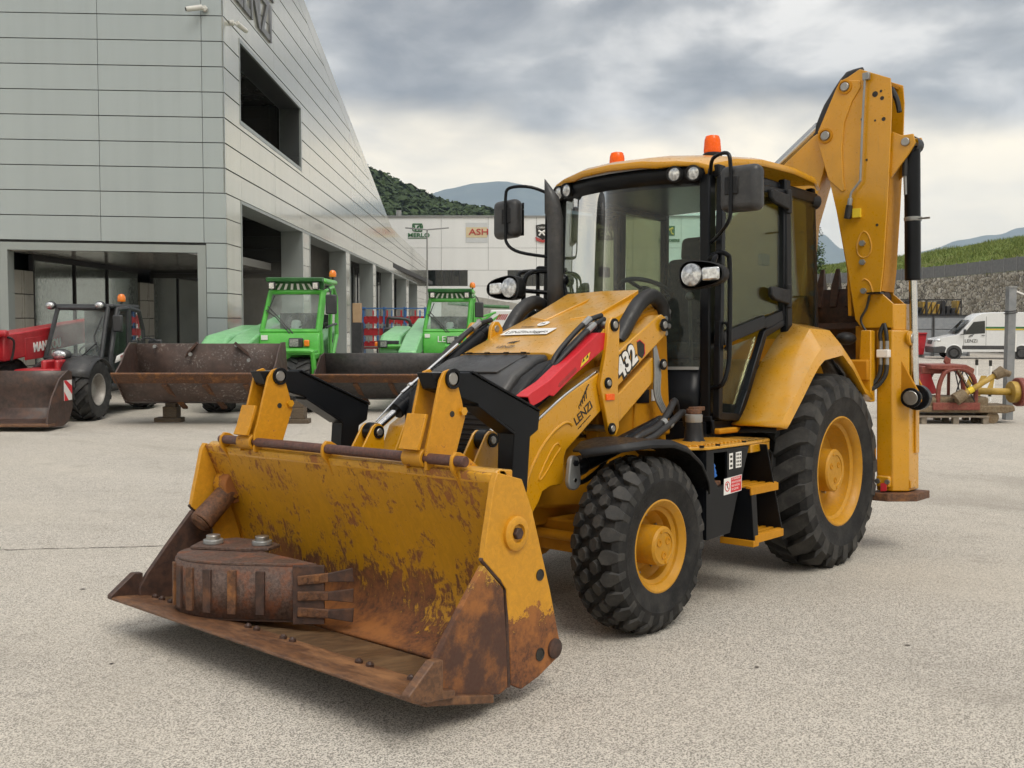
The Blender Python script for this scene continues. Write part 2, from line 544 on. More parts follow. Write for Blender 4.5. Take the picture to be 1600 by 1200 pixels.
def lettering(name, text, size, origin, xdir, ydir, mat, parent, depth=0.002, shear=0.0, align='LEFT', bold=0.0, sx=1.0):
    """Flat raised letters: origin = baseline start, xdir / ydir = reading and up directions in the parent's space."""
    cu = bpy.data.curves.new(name, 'FONT')
    cu.body = text
    cu.size = size
    cu.extrude = depth
    cu.shear = shear
    cu.align_x = align
    cu.offset = bold
    cu.resolution_u = 3
    tmp = bpy.data.objects.new(name, cu)
    me = bpy.data.meshes.new_from_object(tmp)
    bpy.data.objects.remove(tmp)
    me.materials.clear()
    me.materials.append(M[mat])
    me.name = name
    o = bpy.data.objects.new(name, me)
    COL.objects.link(o)
    x, y = Vector(xdir).normalized(), Vector(ydir)
    y = (y - x * y.dot(x)).normalized()
    z = x.cross(y)
    if parent is not None:
        o.parent = parent
    o.matrix_local = Matrix(((x.x * sx, y.x, z.x, origin[0]), (x.y * sx, y.y, z.y, origin[1]), (x.z * sx, y.z, z.z, origin[2]), (0, 0, 0, 1)))
    return o
# ================================================================== yard
def yard_z(D):
    t = (min(D, 140.0) - 9.0) / 1.6
    sp = 1.6 * (math.log1p(math.exp(t)) if t < 30 else t)
    return 0.0353 * sp + (0.0 if D < 140 else 0.0455 * (D - 140.0))
m, nt, b, out = _mk('asphalt')
v = _obj(nt)
grain = _n(nt, "ShaderNodeTexVoronoi")
grain.inputs["Scale"].default_value = 155
nt.links.new(v, grain.inputs["Vector"])
n1 = _noise(nt, v, 120, 5, 0.75)
n2 = _noise(nt, v, 0.35, 7, 0.6)
n3 = _noise(nt, v, 2.6, 8, 0.65)
gr = _math(nt, 'ADD', _math(nt, 'MULTIPLY', n1, 0.65), _math(nt, 'MULTIPLY', grain.outputs["Distance"], 0.55))
stone = _n(nt, "ShaderNodeSeparateColor")
nt.links.new(grain.outputs["Color"], stone.inputs[0])
gr = _math(nt, 'ADD', gr, _math(nt, 'MULTIPLY', _math(nt, 'SUBTRACT', stone.outputs[0], 0.5), 0.34))
c = _mix(nt, _range(nt, gr, 0.36, 0.80), (0.165, 0.153, 0.135), (0.64, 0.595, 0.525))
c = _mix(nt, _range(nt, n2, 0.30, 0.72, 0.0, 0.30), c, (0.46, 0.415, 0.34))
c = _mix(nt, _range(nt, n3, 0.54, 0.80, 0.0, 0.40), c, (0.20, 0.178, 0.15))
# oil drips
n4 = _noise(nt, v, 1.1, 3, 0.5)
n5 = _noise(nt, v, 9, 4, 0.6)
oil = _math(nt, 'MULTIPLY', _range(nt, n4, 0.66, 0.78), _range(nt, n5, 0.5, 0.7))
c = _mix(nt, _math(nt, 'MULTIPLY', oil, 0.7), c, (0.07, 0.062, 0.055))
# faint tyre and joint lines
wv = _n(nt, "ShaderNodeTexWave", wave_type='BANDS', bands_direction='X')
wv.inputs["Scale"].default_value = 0.085
wv.inputs["Distortion"].default_value = 1.6
wv.inputs["Detail"].default_value = 3
nt.links.new(_obj(nt, rot=(0, 0, 0.62)), wv.inputs["Vector"])
c = _mix(nt, _range(nt, wv.outputs["Fac"], 0.93, 1.0, 0.0, 0.05), c, (0.13, 0.12, 0.105))
n6 = _noise(nt, _obj(nt, scale=(1.0, 0.35, 1.0), rot=(0, 0, 0.75)), 0.55, 6, 0.62, 0.6)
c = _mix(nt, _range(nt, n6, 0.50, 0.72, 0.0, 0.48), c, (0.235, 0.213, 0.182))
c = _mix(nt, _range(nt, n6, 0.30, 0.46, 0.22, 0.0), c, (0.60, 0.55, 0.465))
nt.links.new(c, b.inputs["Base Color"])
b.inputs["Roughness"].default_value = 0.92
b.inputs["Specular IOR Level"].default_value = 0.25
_bump(nt, b, gr, 0.5, 0.004)
M['asphalt'] = m
Ds = [-40, -20, -8, 0, 4, 5.5] + [6 + 0.5 * i for i in range(17)] + [16, 18, 22, 30, 45, 70, 100, 140, 200, 400, 900, 2500, 9200]
rs = [-4500, -1500, -300, -80, -30, -15, -8, -4, 0, 4, 8, 15, 30, 80, 300, 1500, 4500]
g = G()
g.loft([[tuple(Vector((EYE.x, EYE.y, 0)) + FWD * D + RGT * r + UP * yard_z(max(D, -5))) for r in rs] for D in Ds])
tag(g.build('ground', 'asphalt', smooth=60), kind='structure')
# a worn joint line and a few oil spots in the asphalt, as thin sheets of darker bitumen
paint('bitumen', (0.11, 0.10, 0.09), 0.9, var=0.3, dust=0.3)
def gpoint(r, D, dz=0.004):
    return Vector((EYE.x, EYE.y, 0)) + FWD * D + RGT * r + UP * (yard_z(D) + dz)

GR = bpy.data.objects['ground']
rnd = random.Random(21)
def ground_strip(r0, D0, r1, D1, w, n, name, jit):
    L, Rr = [], []
    for i in range(n + 1):
        f = i / n
        r_, D_ = r0 + (r1 - r0) * f, D0 + (D1 - D0) * f + rnd.uniform(-jit, jit)
        ww = w * rnd.uniform(0.3, 1.0)
        L.append(tuple(gpoint(r_, D_ - ww)))
        Rr.append(tuple(gpoint(r_, D_ + ww)))
    o = G().loft([L, Rr]).build(name, 'bitumen', GR, smooth=0)
    return o
ground_strip(-4.3, 7.28, -2.2, 7.55, 0.010, 60, 'joint_line', 0.012)
ground_strip(-2.2, 7.55, 0.6, 7.9, 0.006, 60, 'joint_line', 0.012)
def ground_spot(r, D, a, b_, name='oil_spot'):
    pts = [tuple(gpoint(r + a * math.cos(t) * rnd.uniform(0.75, 1.1), D + b_ * math.sin(t) * rnd.uniform(0.75, 1.1))) for t in [2 * math.pi * k / 18 for k in range(18)]]
    G().add(pts, [tuple(range(18))]).build(name, 'bitumen', GR, smooth=0)
for r, D, a, b_ in ((1.15, 4.55, 0.012, 0.014), (2.0, 4.9, 0.015, 0.012), (-1.9, 4.6, 0.012, 0.010), (-2.7, 6.1, 0.02, 0.012), (3.3, 6.0, 0.018, 0.016)):
    ground_spot(r, D, a, b_)
leafc = paint('weed_green', (0.07, 0.12, 0.03), 0.8, var=0.3, dust=0.1)
g = G()
for _ in range(26):
    p = gpoint(-3.93 + rnd.uniform(-0.06, 0.06), 7.33 + rnd.uniform(-0.02, 0.02), 0.0)
    a = rnd.uniform(0, 6.28)
    d_ = Vector((math.cos(a), math.sin(a), 0))
    l = rnd.uniform(0.02, 0.06)
    s_ = Vector((-d_.y, d_.x, 0)) * 0.004
    g.add([p - s_, p + s_, p + d_ * l + UP * l * 0.7], [(0, 1, 2)])
wd = g.build('weed', 'weed_green', smooth=0)
tag(wd, 'small tuft of green weeds growing in the crack of the asphalt', 'weed', kind='stuff')
# ================================================================== showroom building (level frame: x side, y away, z from eye level)
def panel_mat(name, col, rough, metal, spec=0.5):
    m, nt, b, out = _mk(name)
    v = _obj(nt)
    info = _n(nt, "ShaderNodeObjectInfo")
    vs = _obj(nt, scale=(1.6, 1.6, 0.08))
    streak = _noise(nt, vs, 1.4, 6, 0.7)
    c = _mix(nt, _range(nt, streak, 0.35, 0.75), tuple(x * 1.02 for x in col), tuple(x * 0.94 for x in col))
    c = _mix(nt, _math(nt, 'MULTIPLY', info.outputs["Random"], 0.10), c, tuple(x * 0.7 for x in col))
    nt.links.new(c, b.inputs["Base Color"])
    n = _noise(nt, v, 0.9, 3, 0.5)
    nt.links.new(_range(nt, streak, 0.3, 0.7, rough, rough + 0.07), b.inputs["Roughness"])
    b.inputs["Metallic"].default_value = metal
    b.inputs["Specular IOR Level"].default_value = spec
    _bump(nt, b, n, 0.06, 0.05)
    M[name] = m
panel_mat('panel_front', (0.36, 0.405, 0.415), 0.28, 0.35)
panel_mat('panel_side', (0.47, 0.475, 0.43), 0.07, 0.25, 0.9)
panel_mat('panel_trim', (0.30, 0.33, 0.325), 0.35, 0.35)
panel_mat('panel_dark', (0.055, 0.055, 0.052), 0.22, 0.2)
panel_mat('panel_brown', (0.30, 0.285, 0.25), 0.25, 0.1)
panel_mat('panel_white', (0.72, 0.73, 0.72), 0.5, 0.0)
paint('window_tint', (0.36, 0.40, 0.38), 0.04, metal=0.75, var=0.08, dust=0.0, spec=0.8)
paint('joint', (0.025, 0.027, 0.03), 0.7, dust=0.1)
paint('soffit', (0.26, 0.25, 0.23), 0.15, var=0.05, dust=0.0)
paint('concrete', (0.36, 0.35, 0.32), 0.85, var=0.2, dust=0.2, bump=0.4, bscale=12)
paint('interior_wall', (0.42, 0.42, 0.40), 0.7)
unit = G().bx(-0.5, 0.5, -0.5, 0.5, -0.5, 0.5).mesh('unit_panel', 0)
UNIT = {}
def ubox(name, mat, parent, x0, x1, y0, y1, z0, z1):
    if mat not in UNIT:
        me = unit.copy()
        me.materials.append(M[mat])
        UNIT[mat] = me
    o = bpy.data.objects.new(name, UNIT[mat])
    COL.objects.link(o)
    o.parent = parent
    o.location = ((x0 + x1) / 2, (y0 + y1) / 2, (z0 + z1) / 2)
    o.scale = (abs(x1 - x0), abs(y1 - y0), abs(z1 - z0))
    return o
SH = empty('showroom_building', mw=LEVEL)
tag(SH, 'grey metal clad showroom with a sloping roofline and open dark bays beside the telehandlers', 'building')
CX, CY, LEAN = -6.93, 23.6, -0.0185
def sx(t):                      # side facade line runs slightly off the depth axis
    return CX + LEAN * t
def top_z(t):
    return max(12.75 - 0.181 * t, 5.75 - 0.004 * (t - 38))
zj = [0.03 + 0.603 * k for k in range(-4, 24)]
GAP = 0.011
# core volumes behind the skins
g = G()
g.bx(-26, -13.0, CY + 0.25, CY + 70, -2.6, 12.4)
g.build('inner_block', 'joint', SH)
g = G()
def prism_side(poly, a, b):
    return [(sx(t) + a, CY + t, z) for t, z in poly], [(sx(t) + b, CY + t, z) for t, z in poly]
def side_slab(poly, a, b, name, mat, parent=SH, bevel=0.0):
    A, B = prism_side(poly, a, b)
    n = len(poly)
    gg = G().add(A + B, [tuple(range(n)), tuple(range(2 * n - 1, n - 1, -1))] + [(i, (i + 1) % n, n + (i + 1) % n, n + i) for i in range(n)])
    return gg.build(name, mat, parent, bevel=bevel, smooth=0)
# dark backing behind the side skin above the bays
bays = [(1.5, 9.4), (10.8, 19.0), (20.3, 28.5), (29.9, 38.3), (39.4, 48.2), (50.4, 58.4)]
HB = 3.04
UW = (1.5, 9.3, 5.09, 7.06)
for poly in ([(0.12, HB + 0.02), (71, HB + 0.02), (71, UW[2]), (0.12, UW[2])], [(0.12, UW[2]), (UW[0], UW[2]), (UW[0], UW[3]), (0.12, UW[3])],
             [(UW[1], UW[2]), (71, UW[2]), (71, top_z(71) - 0.06), (38.5, top_z(38.5) - 0.06), (31.3, UW[3]), (UW[1], UW[3])],
             [(0.12, UW[3]), (31.3, UW[3]), (0.12, top_z(0) - 0.10)]):
    side_slab(poly, -0.05, -0.70, 'backing_wall', 'joint')
# upper floor and roof slabs
g = G()
g.bx(-12.35, CX - 0.72, CY + 0.12, CY + 70, HB + 0.3, HB + 0.6)
g.build('floor_slab', 'joint', SH)
g = G()
g.add([(-26, CY + 0.1, 12.6), (CX - 0.1, CY + 0.1, 12.6), (sx(38) - 0.1, CY + 38, 5.75), (-26, CY + 38, 5.75)], [(0, 1, 2, 3)])
g.add([(-26, CY + 38, 5.74), (sx(38) - 0.1, CY + 38, 5.74), (sx(71) - 0.1, CY + 71, 5.55), (-26, CY + 71, 5.55)], [(0, 1, 2, 3)])
g.build('roof', 'zinc', SH, solid=0.1)
# side facade panels
FS = empty('side_facade', SH)
cols = [0.0, 1.5, 5.4, 9.4, 10.8, 14.9, 19.0, 20.3, 24.4, 28.5, 29.9, 34.1, 38.3, 43.6, 48.9, 54.2, 59.5, 65.2, 71.0]
for ci in range(len(cols) - 1):
    a, b = cols[ci] + (0.004 if ci else 0), cols[ci + 1] - 0.008
    for z0, z1 in zip(zj[:-1], zj[1:]):
        if z0 < HB - 0.1:
            continue
        lo, hi = z0 + GAP * 1.6, z1 - GAP * 1.6
        ta, tb = top_z(a) - 0.55, top_z(b) - 0.55
        if lo >= max(ta, tb) - 0.02:
            continue
        if a >= UW[0] - 0.1 and b <= UW[1] + 0.2 and hi > UW[2] and lo < UW[3]:
            # next to the big recessed window
            if lo < UW[2] - 0.12:
                hi = UW[2] - 0.02
            elif hi > UW[3] + 0.12:
                lo = UW[3] + 0.02
            else:
                continue
        poly = [(a, lo), (b, lo)]
        if tb >= hi:
            poly.append((b, hi))
        elif tb > lo:
            poly.append((b, tb))
        else:
            u = (lo - ta) / (tb - ta)
            poly[1] = (a + (b - a) * u, lo)
        if ta > hi and tb < hi:
            u = (hi - ta) / (tb - ta)
            poly.append((a + (b - a) * u, hi))
        poly.append((a, min(hi, ta)))
        side_slab(poly, 0.0, -0.04, 'facade_panel', 'panel_side', FS)
# parapet strip following the slope
for a, b in zip(cols[:-1], cols[1:]):
    side_slab([(a, top_z(a) - 0.53), (b - 0.01, top_z(b - 0.01) - 0.53), (b - 0.01, top_z(b - 0.01)), (a, top_z(a))], 0.0, -0.06, 'parapet_panel', 'panel_side', FS)
# window frame trim and reveals
for nm, poly in (('frame_side', [(1.44, UW[2]), (1.5, UW[2]), (1.5, UW[3]), (1.44, UW[3])]), ('frame_side', [(9.3, UW[2]), (9.42, UW[2]), (9.42, UW[3]), (9.3, UW[3])])):
    side_slab(poly, 0.012, -0.72, nm, 'panel_trim', FS)
side_slab([(1.44, UW[3]), (9.42, UW[3]), (9.42, UW[3] + 0.10), (1.44, UW[3] + 0.10)], 0.012, -0.72, 'frame_head', 'panel_trim', FS)
side_slab([(1.44, UW[2] - 0.10), (9.42, UW[2] - 0.10), (9.42, UW[2]), (1.44, UW[2])], 0.012, -0.72, 'frame_sill', 'panel_trim', FS)
# deep dark terrace behind the opening
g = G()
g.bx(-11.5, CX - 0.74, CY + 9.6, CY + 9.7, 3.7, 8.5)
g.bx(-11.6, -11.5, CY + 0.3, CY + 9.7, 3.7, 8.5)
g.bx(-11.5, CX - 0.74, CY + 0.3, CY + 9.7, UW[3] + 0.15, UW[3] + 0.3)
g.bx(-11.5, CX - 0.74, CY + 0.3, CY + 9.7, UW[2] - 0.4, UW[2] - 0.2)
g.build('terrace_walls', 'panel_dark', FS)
for k in range(6):
    ubox('terrace_joint', 'joint', FS, -11.4, CX - 0.8, CY + 9.57, CY + 9.6, 5.2 + k * 0.4, 5.215 + k * 0.4)
# pillars between the bays, clad in short panels
PL = [(0.0, 1.5)] + [(bays[i][1], bays[i + 1][0]) for i in range(5)] + [(58.4, 71.0)]
for pi, (a, b) in enumerate(PL):
    P = empty('pillar', SH)
    g = G()
    A, B = prism_side([(a + 0.03, -2.7), (b - 0.03, -2.7), (b - 0.03, HB), (a + 0.03, HB)], -0.03, -0.67)
    g.add(A + B, [(0, 1, 2, 3), (4, 5, 6, 7), (0, 1, 5, 4), (1, 2, 6, 5), (2, 3, 7, 6), (3, 0, 4, 7)])
    g.build('pillar_core', 'joint', P, smooth=0)
    for z0, z1 in zip(zj[:-1], zj[1:]):
        if z1 > HB + 0.1:
            break
        side_slab([(a + 0.08, z0 + GAP), (b - 0.08, z0 + GAP), (b - 0.08, z1 - GAP), (a + 0.08, z1 - GAP)], 0.0, -0.05, 'pillar_panel', 'panel_side' if pi else 'panel_side', P)
    for t in (a + 0.04, b - 0.04):
        if t > 0.1:
            side_slab([(t - 0.04, -2.7), (t + 0.04, -2.7), (t + 0.04, HB), (t - 0.04, HB)], 0.015, -0.72, 'pillar_edge', 'panel_trim', P)
side_slab([(1.5, HB - 0.08), (58.4, HB - 0.08), (58.4, HB), (1.5, HB)], 0.012, -0.72, 'bay_lintel', 'panel_trim', SH)
# set-back glazing of the bays
GZ = empty('bay_glazing', SH)
for a, b in bays[2:]:
    n = 4
    for k in range(n):
        t0, t1 = a + (b - a) * k / n, a + (b - a) * (k + 1) / n
        side_slab([(t0 + 0.04, -2.4), (t1 - 0.04, -2.4), (t1 - 0.04, 2.6), (t0 + 0.04, 2.6)], -1.60, -1.63, 'glazing_pane', 'dark_glass', GZ)
    for k in range(n + 1):
        t0 = a + (b - a) * k / n
        side_slab([(t0 - 0.04, -2.6), (t0 + 0.04, -2.6), (t0 + 0.04, 3.0), (t0 - 0.04, 3.0)], -1.56, -1.66, 'mullion', 'joint', GZ)
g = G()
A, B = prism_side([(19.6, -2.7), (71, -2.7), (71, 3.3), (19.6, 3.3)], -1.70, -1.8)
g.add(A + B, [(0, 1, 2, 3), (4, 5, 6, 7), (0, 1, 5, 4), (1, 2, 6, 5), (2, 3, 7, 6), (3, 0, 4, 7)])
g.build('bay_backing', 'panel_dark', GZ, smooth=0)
# corner undercroft: ceiling, dark end wall, glazed inner wall
UC = empty('undercroft', SH)
ubox('undercroft_ceiling', 'soffit', UC, -12.3, CX - 1.25, CY + 0.12, CY + 9.45, 1.66, 1.9)
ubox('upper_end_wall', 'panel_dark', UC, -12.3, CX - 0.72, CY + 9.5, CY + 9.62, 1.4, HB + 0.4)
for k in range(4):
    ubox('end_wall_joint', 'joint', UC, -12.2, CX - 0.75, CY + 9.46, CY + 9.5, 1.55 + k * 0.42, 1.565 + k * 0.42)
ubox('end_wall', 'interior_wall', UC, -12.3, CX - 0.72, CY + 19.9, CY + 20.0, -2.6, 3.4)
IX = -12.23
def inner(t0, t1, z0, z1, depth, nm, mat):
    return ubox(nm, mat, UC, IX + LEAN * t0 - 0.12, IX + LEAN * t0 - 0.12 + depth, CY + t0, CY + t1, z0, z1)
for z0, z1 in zip(zj[:-1], zj[1:]):
    if z1 > 1.7:
        break
    inner(0.02, 1.28, z0 + GAP, z1 - GAP, 0.10, 'reveal_panel', 'panel_brown')
for z0, z1 in zip(zj[:-1], zj[1:]):
    if z1 > 1.7:
        break
    inner(8.75, 10.0, z0 + GAP, z1 - GAP, 0.13, 'reveal_panel', 'panel_brown')
wins = [(1.32, 3.7), (3.8, 6.0), (6.1, 8.7), (10.05, 12.6), (12.75, 15.9), (16.0, 19.8)]
for a, b in wins:
    inner(a + 0.05, b - 0.05, -2.4, 1.52, 0.05, 'window_pane', 'window_tint')
    inner(a - 0.02, a + 0.05, -2.6, 1.64, 0.12, 'window_mullion', 'joint')
    inner(a + 0.05, b, 1.52, 1.64, 0.11, 'window_head', 'joint')
    inner(a + 0.4, b - 0.9, -2.3, 1.1, 0.052, 'curtain', 'interior_wall') if a < 8 else None
# front facade, seen almost square-on; its joints fall slightly to the right
FF = empty('front_facade', SH)
def shz(r):
    return 0.0175 * (CX - r)
def front_slab(r0, r1, z0, z1, y0, y1, name, mat, parent=FF):
    v = []
    for y in (y0, y1):
        v += [(r0, y, z0 + shz(r0)), (r1, y, z0 + shz(r1)), (r1, y, z1 + shz(r1)), (r0, y, z1 + shz(r0))]
    return G().add(v, [(0, 1, 2, 3), (4, 5, 6, 7), (0, 1, 5, 4), (1, 2, 6, 5), (2, 3, 7, 6), (3, 0, 4, 7)]).build(name, mat, parent, smooth=0)
fcols = [CX, -7.46, -9.955, -12.45, -14.945, -17.44, -19.935, -22.43, -24.9]
front_slab(-26, CX - 0.05, 1.80, 12.6, CY + 0.05, CY + 0.2, 'front_backing', 'joint')
front_slab(-26, -12.35, -2.7, 1.80, CY + 0.05, CY + 0.2, 'front_backing', 'joint')
for i in range(len(fcols) - 1):
    for z0, z1 in zip(zj[:-1], zj[1:]):
        if z0 < 1.75 and not (i == 0 or i >= 3):
            continue
        if z1 > 12.3:
            continue
        r1, r0 = fcols[i] - (0.006 if i else 0.0), fcols[i + 1] + 0.006
        if i == 0 and z0 < 1.75:
            r0 = -7.41
        if i == 3 and z0 < 1.75:
            r1 = -12.46
        front_slab(r0, r1, z0 + GAP, z1 - GAP, CY, CY + 0.05, 'facade_panel', 'panel_front')
front_slab(-12.45, -7.42, 1.60, 1.785, CY - 0.012, CY + 0.3, 'portico_head', 'panel_trim')
front_slab(-12.44, -12.23, -2.7, 1.60, CY - 0.012, CY + 0.3, 'portico_jamb', 'panel_trim')
front_slab(-7.62, -7.42, -2.7, 1.60, CY - 0.012, CY + 0.7, 'portico_jamb', 'panel_trim')
paint('sign_grey', (0.17, 0.175, 0.185), 0.5, var=0.05, dust=0.0)
# sign letters on the side wall
def sidept(t, z, o=0.03):
    return Vector((sx(t) + o, CY + t, z))
lettering('sign_lettering', 'LENZI', 1.50, sidept(0.95, 8.02), (LEAN, 1, 0), (0, 0, 1), 'sign_grey', FS, 0.03, sx=1.02, bold=0.02)
lettering('sign_small_letters', 'SRL', 0.34, sidept(4.75, 9.25), (LEAN, 1, 0), (0, 0, 1), 'sign_grey', FS, 0.03)
# wall cameras
paint('camera_white', (0.55, 0.55, 0.52), 0.5, var=0.1)
def wall_camera(mw, label):
    o = empty('security_camera', mw=mw)
    tag(o, label, 'camera')
    G().cyl((0, 0, 0), (0, -0.10, 0), 0.07, n=14).build('camera_base', 'camera_white', o, bevel=0.01)
    G().tube([(0, -0.08, 0), (-0.06, -0.16, -0.02), (-0.12, -0.20, -0.05)], 0.03, n=8).build('camera_bracket', 'camera_white', o)
    G().cyl((-0.02, -0.16, 0.0), (-0.36, -0.30, -0.09), 0.065, 0.06, n=14).build('camera_barrel', 'camera_white', o, bevel=0.01)
    G().cyl((-0.355, -0.30, -0.088), (-0.375, -0.308, -0.094), 0.045, n=12).build('camera_lens', 'ink', o)
wall_camera(LEVEL @ Matrix.Translation((-7.35, CY - 0.005, 7.42)), 'small white security camera on the front of the grey showroom')
wall_camera(LEVEL @ Matrix.Translation((sx(0.6) + 0.005, CY + 0.6, 7.28)) @ Matrix.Rotation(math.pi / 2, 4, 'Z') @ Matrix.Scale(-1, 4, (1, 0, 0)), 'small white security camera on the glossy side wall of the showroom')
# ================================================================== white warehouse closing the yard
WH = empty('warehouse', mw=LEVEL)
tag(WH, 'long white flat roofed warehouse with machinery maker signs behind the yard', 'building')
WD = 100.0
def wx(px):
    return (px - 800) / 1515 * WD
def wz(py):
    return (499 - py) / 1515 * WD
g = G()
g.bx(wx(606), wx(1180), WD + 0.2, WD + 40, -3.2, wz(340))
g.build('warehouse_core', 'joint', WH)
wcols = [606, 690, 763, 838, 913, 988, 1063, 1121, 1180]
wrows = [640, 560, 500, 472, 447, 422.5, 388, 340]
wwin = [(669, 731, 447, 422.5), (793, 858, 447, 422.5)]
for x0, x1 in zip(wcols[:-1], wcols[1:]):
    for y0, y1 in zip(wrows[:-1], wrows[1:]):
        if y0 == 447 and x1 <= 913:
            continue
        ubox('wall_panel', 'panel_white', WH, wx(x0) + 0.015, wx(x1) - 0.015, WD, WD + 0.2, wz(y0) + 0.015, wz(y1) - 0.015)
for x0, x1 in ((606, 669), (731, 793), (858, 913)):
    ubox('wall_panel', 'panel_white', WH, wx(x0), wx(x1), WD, WD + 0.2, wz(447) + 0.015, wz(422.5) - 0.015)
for x0, x1, y0, y1 in wwin:
    W = empty('window', WH)
    ubox('window_pane', 'dark_glass', W, wx(x0), wx(x1), WD + 0.08, WD + 0.15, wz(y0), wz(y1))
    n = 5
    for k in range(n + 1):
        xm = wx(x0 + (x1 - x0) * k / n)
        ubox('window_mullion', 'joint', W, xm - 0.05, xm + 0.05, WD + 0.02, WD + 0.12, wz(y0), wz(y1))
ubox('roof_cap', 'zinc', WH, wx(604), wx(1182), WD - 0.15, WD + 40, wz(340), wz(338))
for px, py0 in ((619, 325), ):
    G().cyl((wx(px), WD + 3, wz(345)), (wx(px), WD + 3, wz(py0)), 0.28, n=12).build('vent_pipe', 'zinc', WH)
G().add([(wx(773), WD + 4, wz(341)), (wx(790), WD + 4, wz(341)), (wx(776), WD + 4, wz(329)), (wx(773), WD + 8, wz(341)), (wx(790), WD + 8, wz(341)), (wx(776), WD + 8, wz(329))], [(0, 1, 2), (3, 4, 5), (0, 1, 4, 3), (1, 2, 5, 4), (2, 0, 3, 5)]).build('roof_light', 'panel_dark', WH)
paint('banner_cream', (0.62, 0.52, 0.33), 0.6, var=0.05)
paint('banner_pale', (0.55, 0.57, 0.58), 0.6, var=0.05)
paint('sign_red', (0.42, 0.05, 0.045), 0.6, var=0.05)
paint('sign_green', (0.025, 0.14, 0.05), 0.6, var=0.05)
paint('sign_yellow', (0.62, 0.48, 0.06), 0.6, var=0.05)
YW = WD - 0.02
def wtext(t, px, py, hpx, mat, sxx=1.0, nm='sign_lettering', dy=0.0):
    return lettering(nm, t, hpx / 0.70 / 1515 * WD, (wx(px), YW - 0.02 - dy, wz(py)), (1, 0, 0), (0, 0, 1), mat, WH, 0.03, sx=sxx, bold=0.012)
wtext('MERLO', 638, 371, 6, 'sign_green', 1.25)
ubox('sign_underline', 'sign_green', WH, wx(638), wx(668), YW - 0.02, YW + 0.02, wz(373.5), wz(372.6))
g = G()
g.tube([(wx(x), YW, wz(y)) for x, y in ((646, 351), (660, 351), (661, 355), (660, 362), (650, 362), (646, 361), (646, 351))], 0.07, n=6, smooth=1)
g.tube([(wx(x), YW, wz(y)) for x, y in ((648, 353), (650, 361), (654, 355), (658, 353), (659, 360))], 0.10, n=6, smooth=1)
g.tube([(wx(x), YW, wz(y)) for x, y in ((654, 355), (655, 361), (659, 355))], 0.08, n=6, smooth=1)
g.build('sign_emblem', 'sign_green', WH)
ubox('banner_board', 'banner_pale', WH, wx(728), wx(762), YW - 0.01, YW + 0.01, wz(380), wz(349))
ubox('banner_field', 'banner_cream', WH, wx(728.5), wx(761.5), YW - 0.03, YW - 0.012, wz(372), wz(356))
wtext('ASH', 733, 367.5, 9, 'sign_red', 1.3, dy=0.03)
g = G()
g.add([(wx(x), YW + k, wz(y)) for k in (-0.05, 0.01) for x, y in ((837, 353), (848, 351), (859, 353), (858, 369), (848, 376), (838, 369))], [(0, 1, 2, 3, 4, 5), (6, 7, 8, 9, 10, 11)] + [(i, (i + 1) % 6, 6 + (i + 1) % 6, 6 + i) for i in range(6)])
g.build('shield_sign', 'ink', WH)
lettering('shield_lettering', 'CARRARO', 0.28, (wx(839.5), YW - 0.07, wz(358)), (1, 0, 0), (0, 0, 1), 'white_sticker', WH, 0.01, sx=0.9)
g = G()
g.tube([(wx(x), YW - 0.07, wz(y)) for x, y in ((841, 361), (846, 364), (850, 362), (855, 360))], 0.11, n=6)
g.tube([(wx(x), YW - 0.07, wz(y)) for x, y in ((842, 369), (846, 364), (849, 367), (854, 370))], 0.10, n=6)
g.tube([(wx(x), YW - 0.07, wz(y)) for x, y in ((850, 362), (853, 365), (857, 366))], 0.08, n=6)
g.build('shield_emblem', 'white_sticker', WH)
g = G()
g.add([(wx(x), YW - 0.06 + k, wz(y)) for k in (-0.05, 0.0) for x, y in ((836, 371), (848, 376), (860, 371), (858, 377), (848, 380), (838, 377))], [(0, 1, 2, 3, 4, 5), (6, 7, 8, 9, 10, 11)] + [(i, (i + 1) % 6, 6 + (i + 1) % 6, 6 + i) for i in range(6)])
g.build('shield_ribbon', 'sign_red', WH)
ubox('square_sign', 'ink', WH, wx(933), wx(962), YW - 0.03, YW + 0.01, wz(376), wz(358))
wtext('CAT', 936, 370, 8, 'white_sticker', 1.1, dy=0.03)
ubox('crest_board', 'sign_green', WH, wx(1033), wx(1053), YW - 0.03, YW + 0.01, wz(369), wz(354))
g = G()
g.tube([(wx(x), YW - 0.06, wz(y)) for x, y in ((1036, 364), (1040, 360), (1045, 360), (1050, 357))], 0.13, n=6)
g.tube([(wx(x), YW - 0.06, wz(y)) for x, y in ((1047, 360), (1048, 365), (1051, 367))], 0.08, n=6)
g.tube([(wx(x), YW - 0.06, wz(y)) for x, y in ((1040, 361), (1037, 366))], 0.08, n=6)
g.build('crest_animal', 'sign_yellow', WH)
wtext('JOHN DEERE', 1028, 378.5, 4.2, 'sign_green', 0.95)

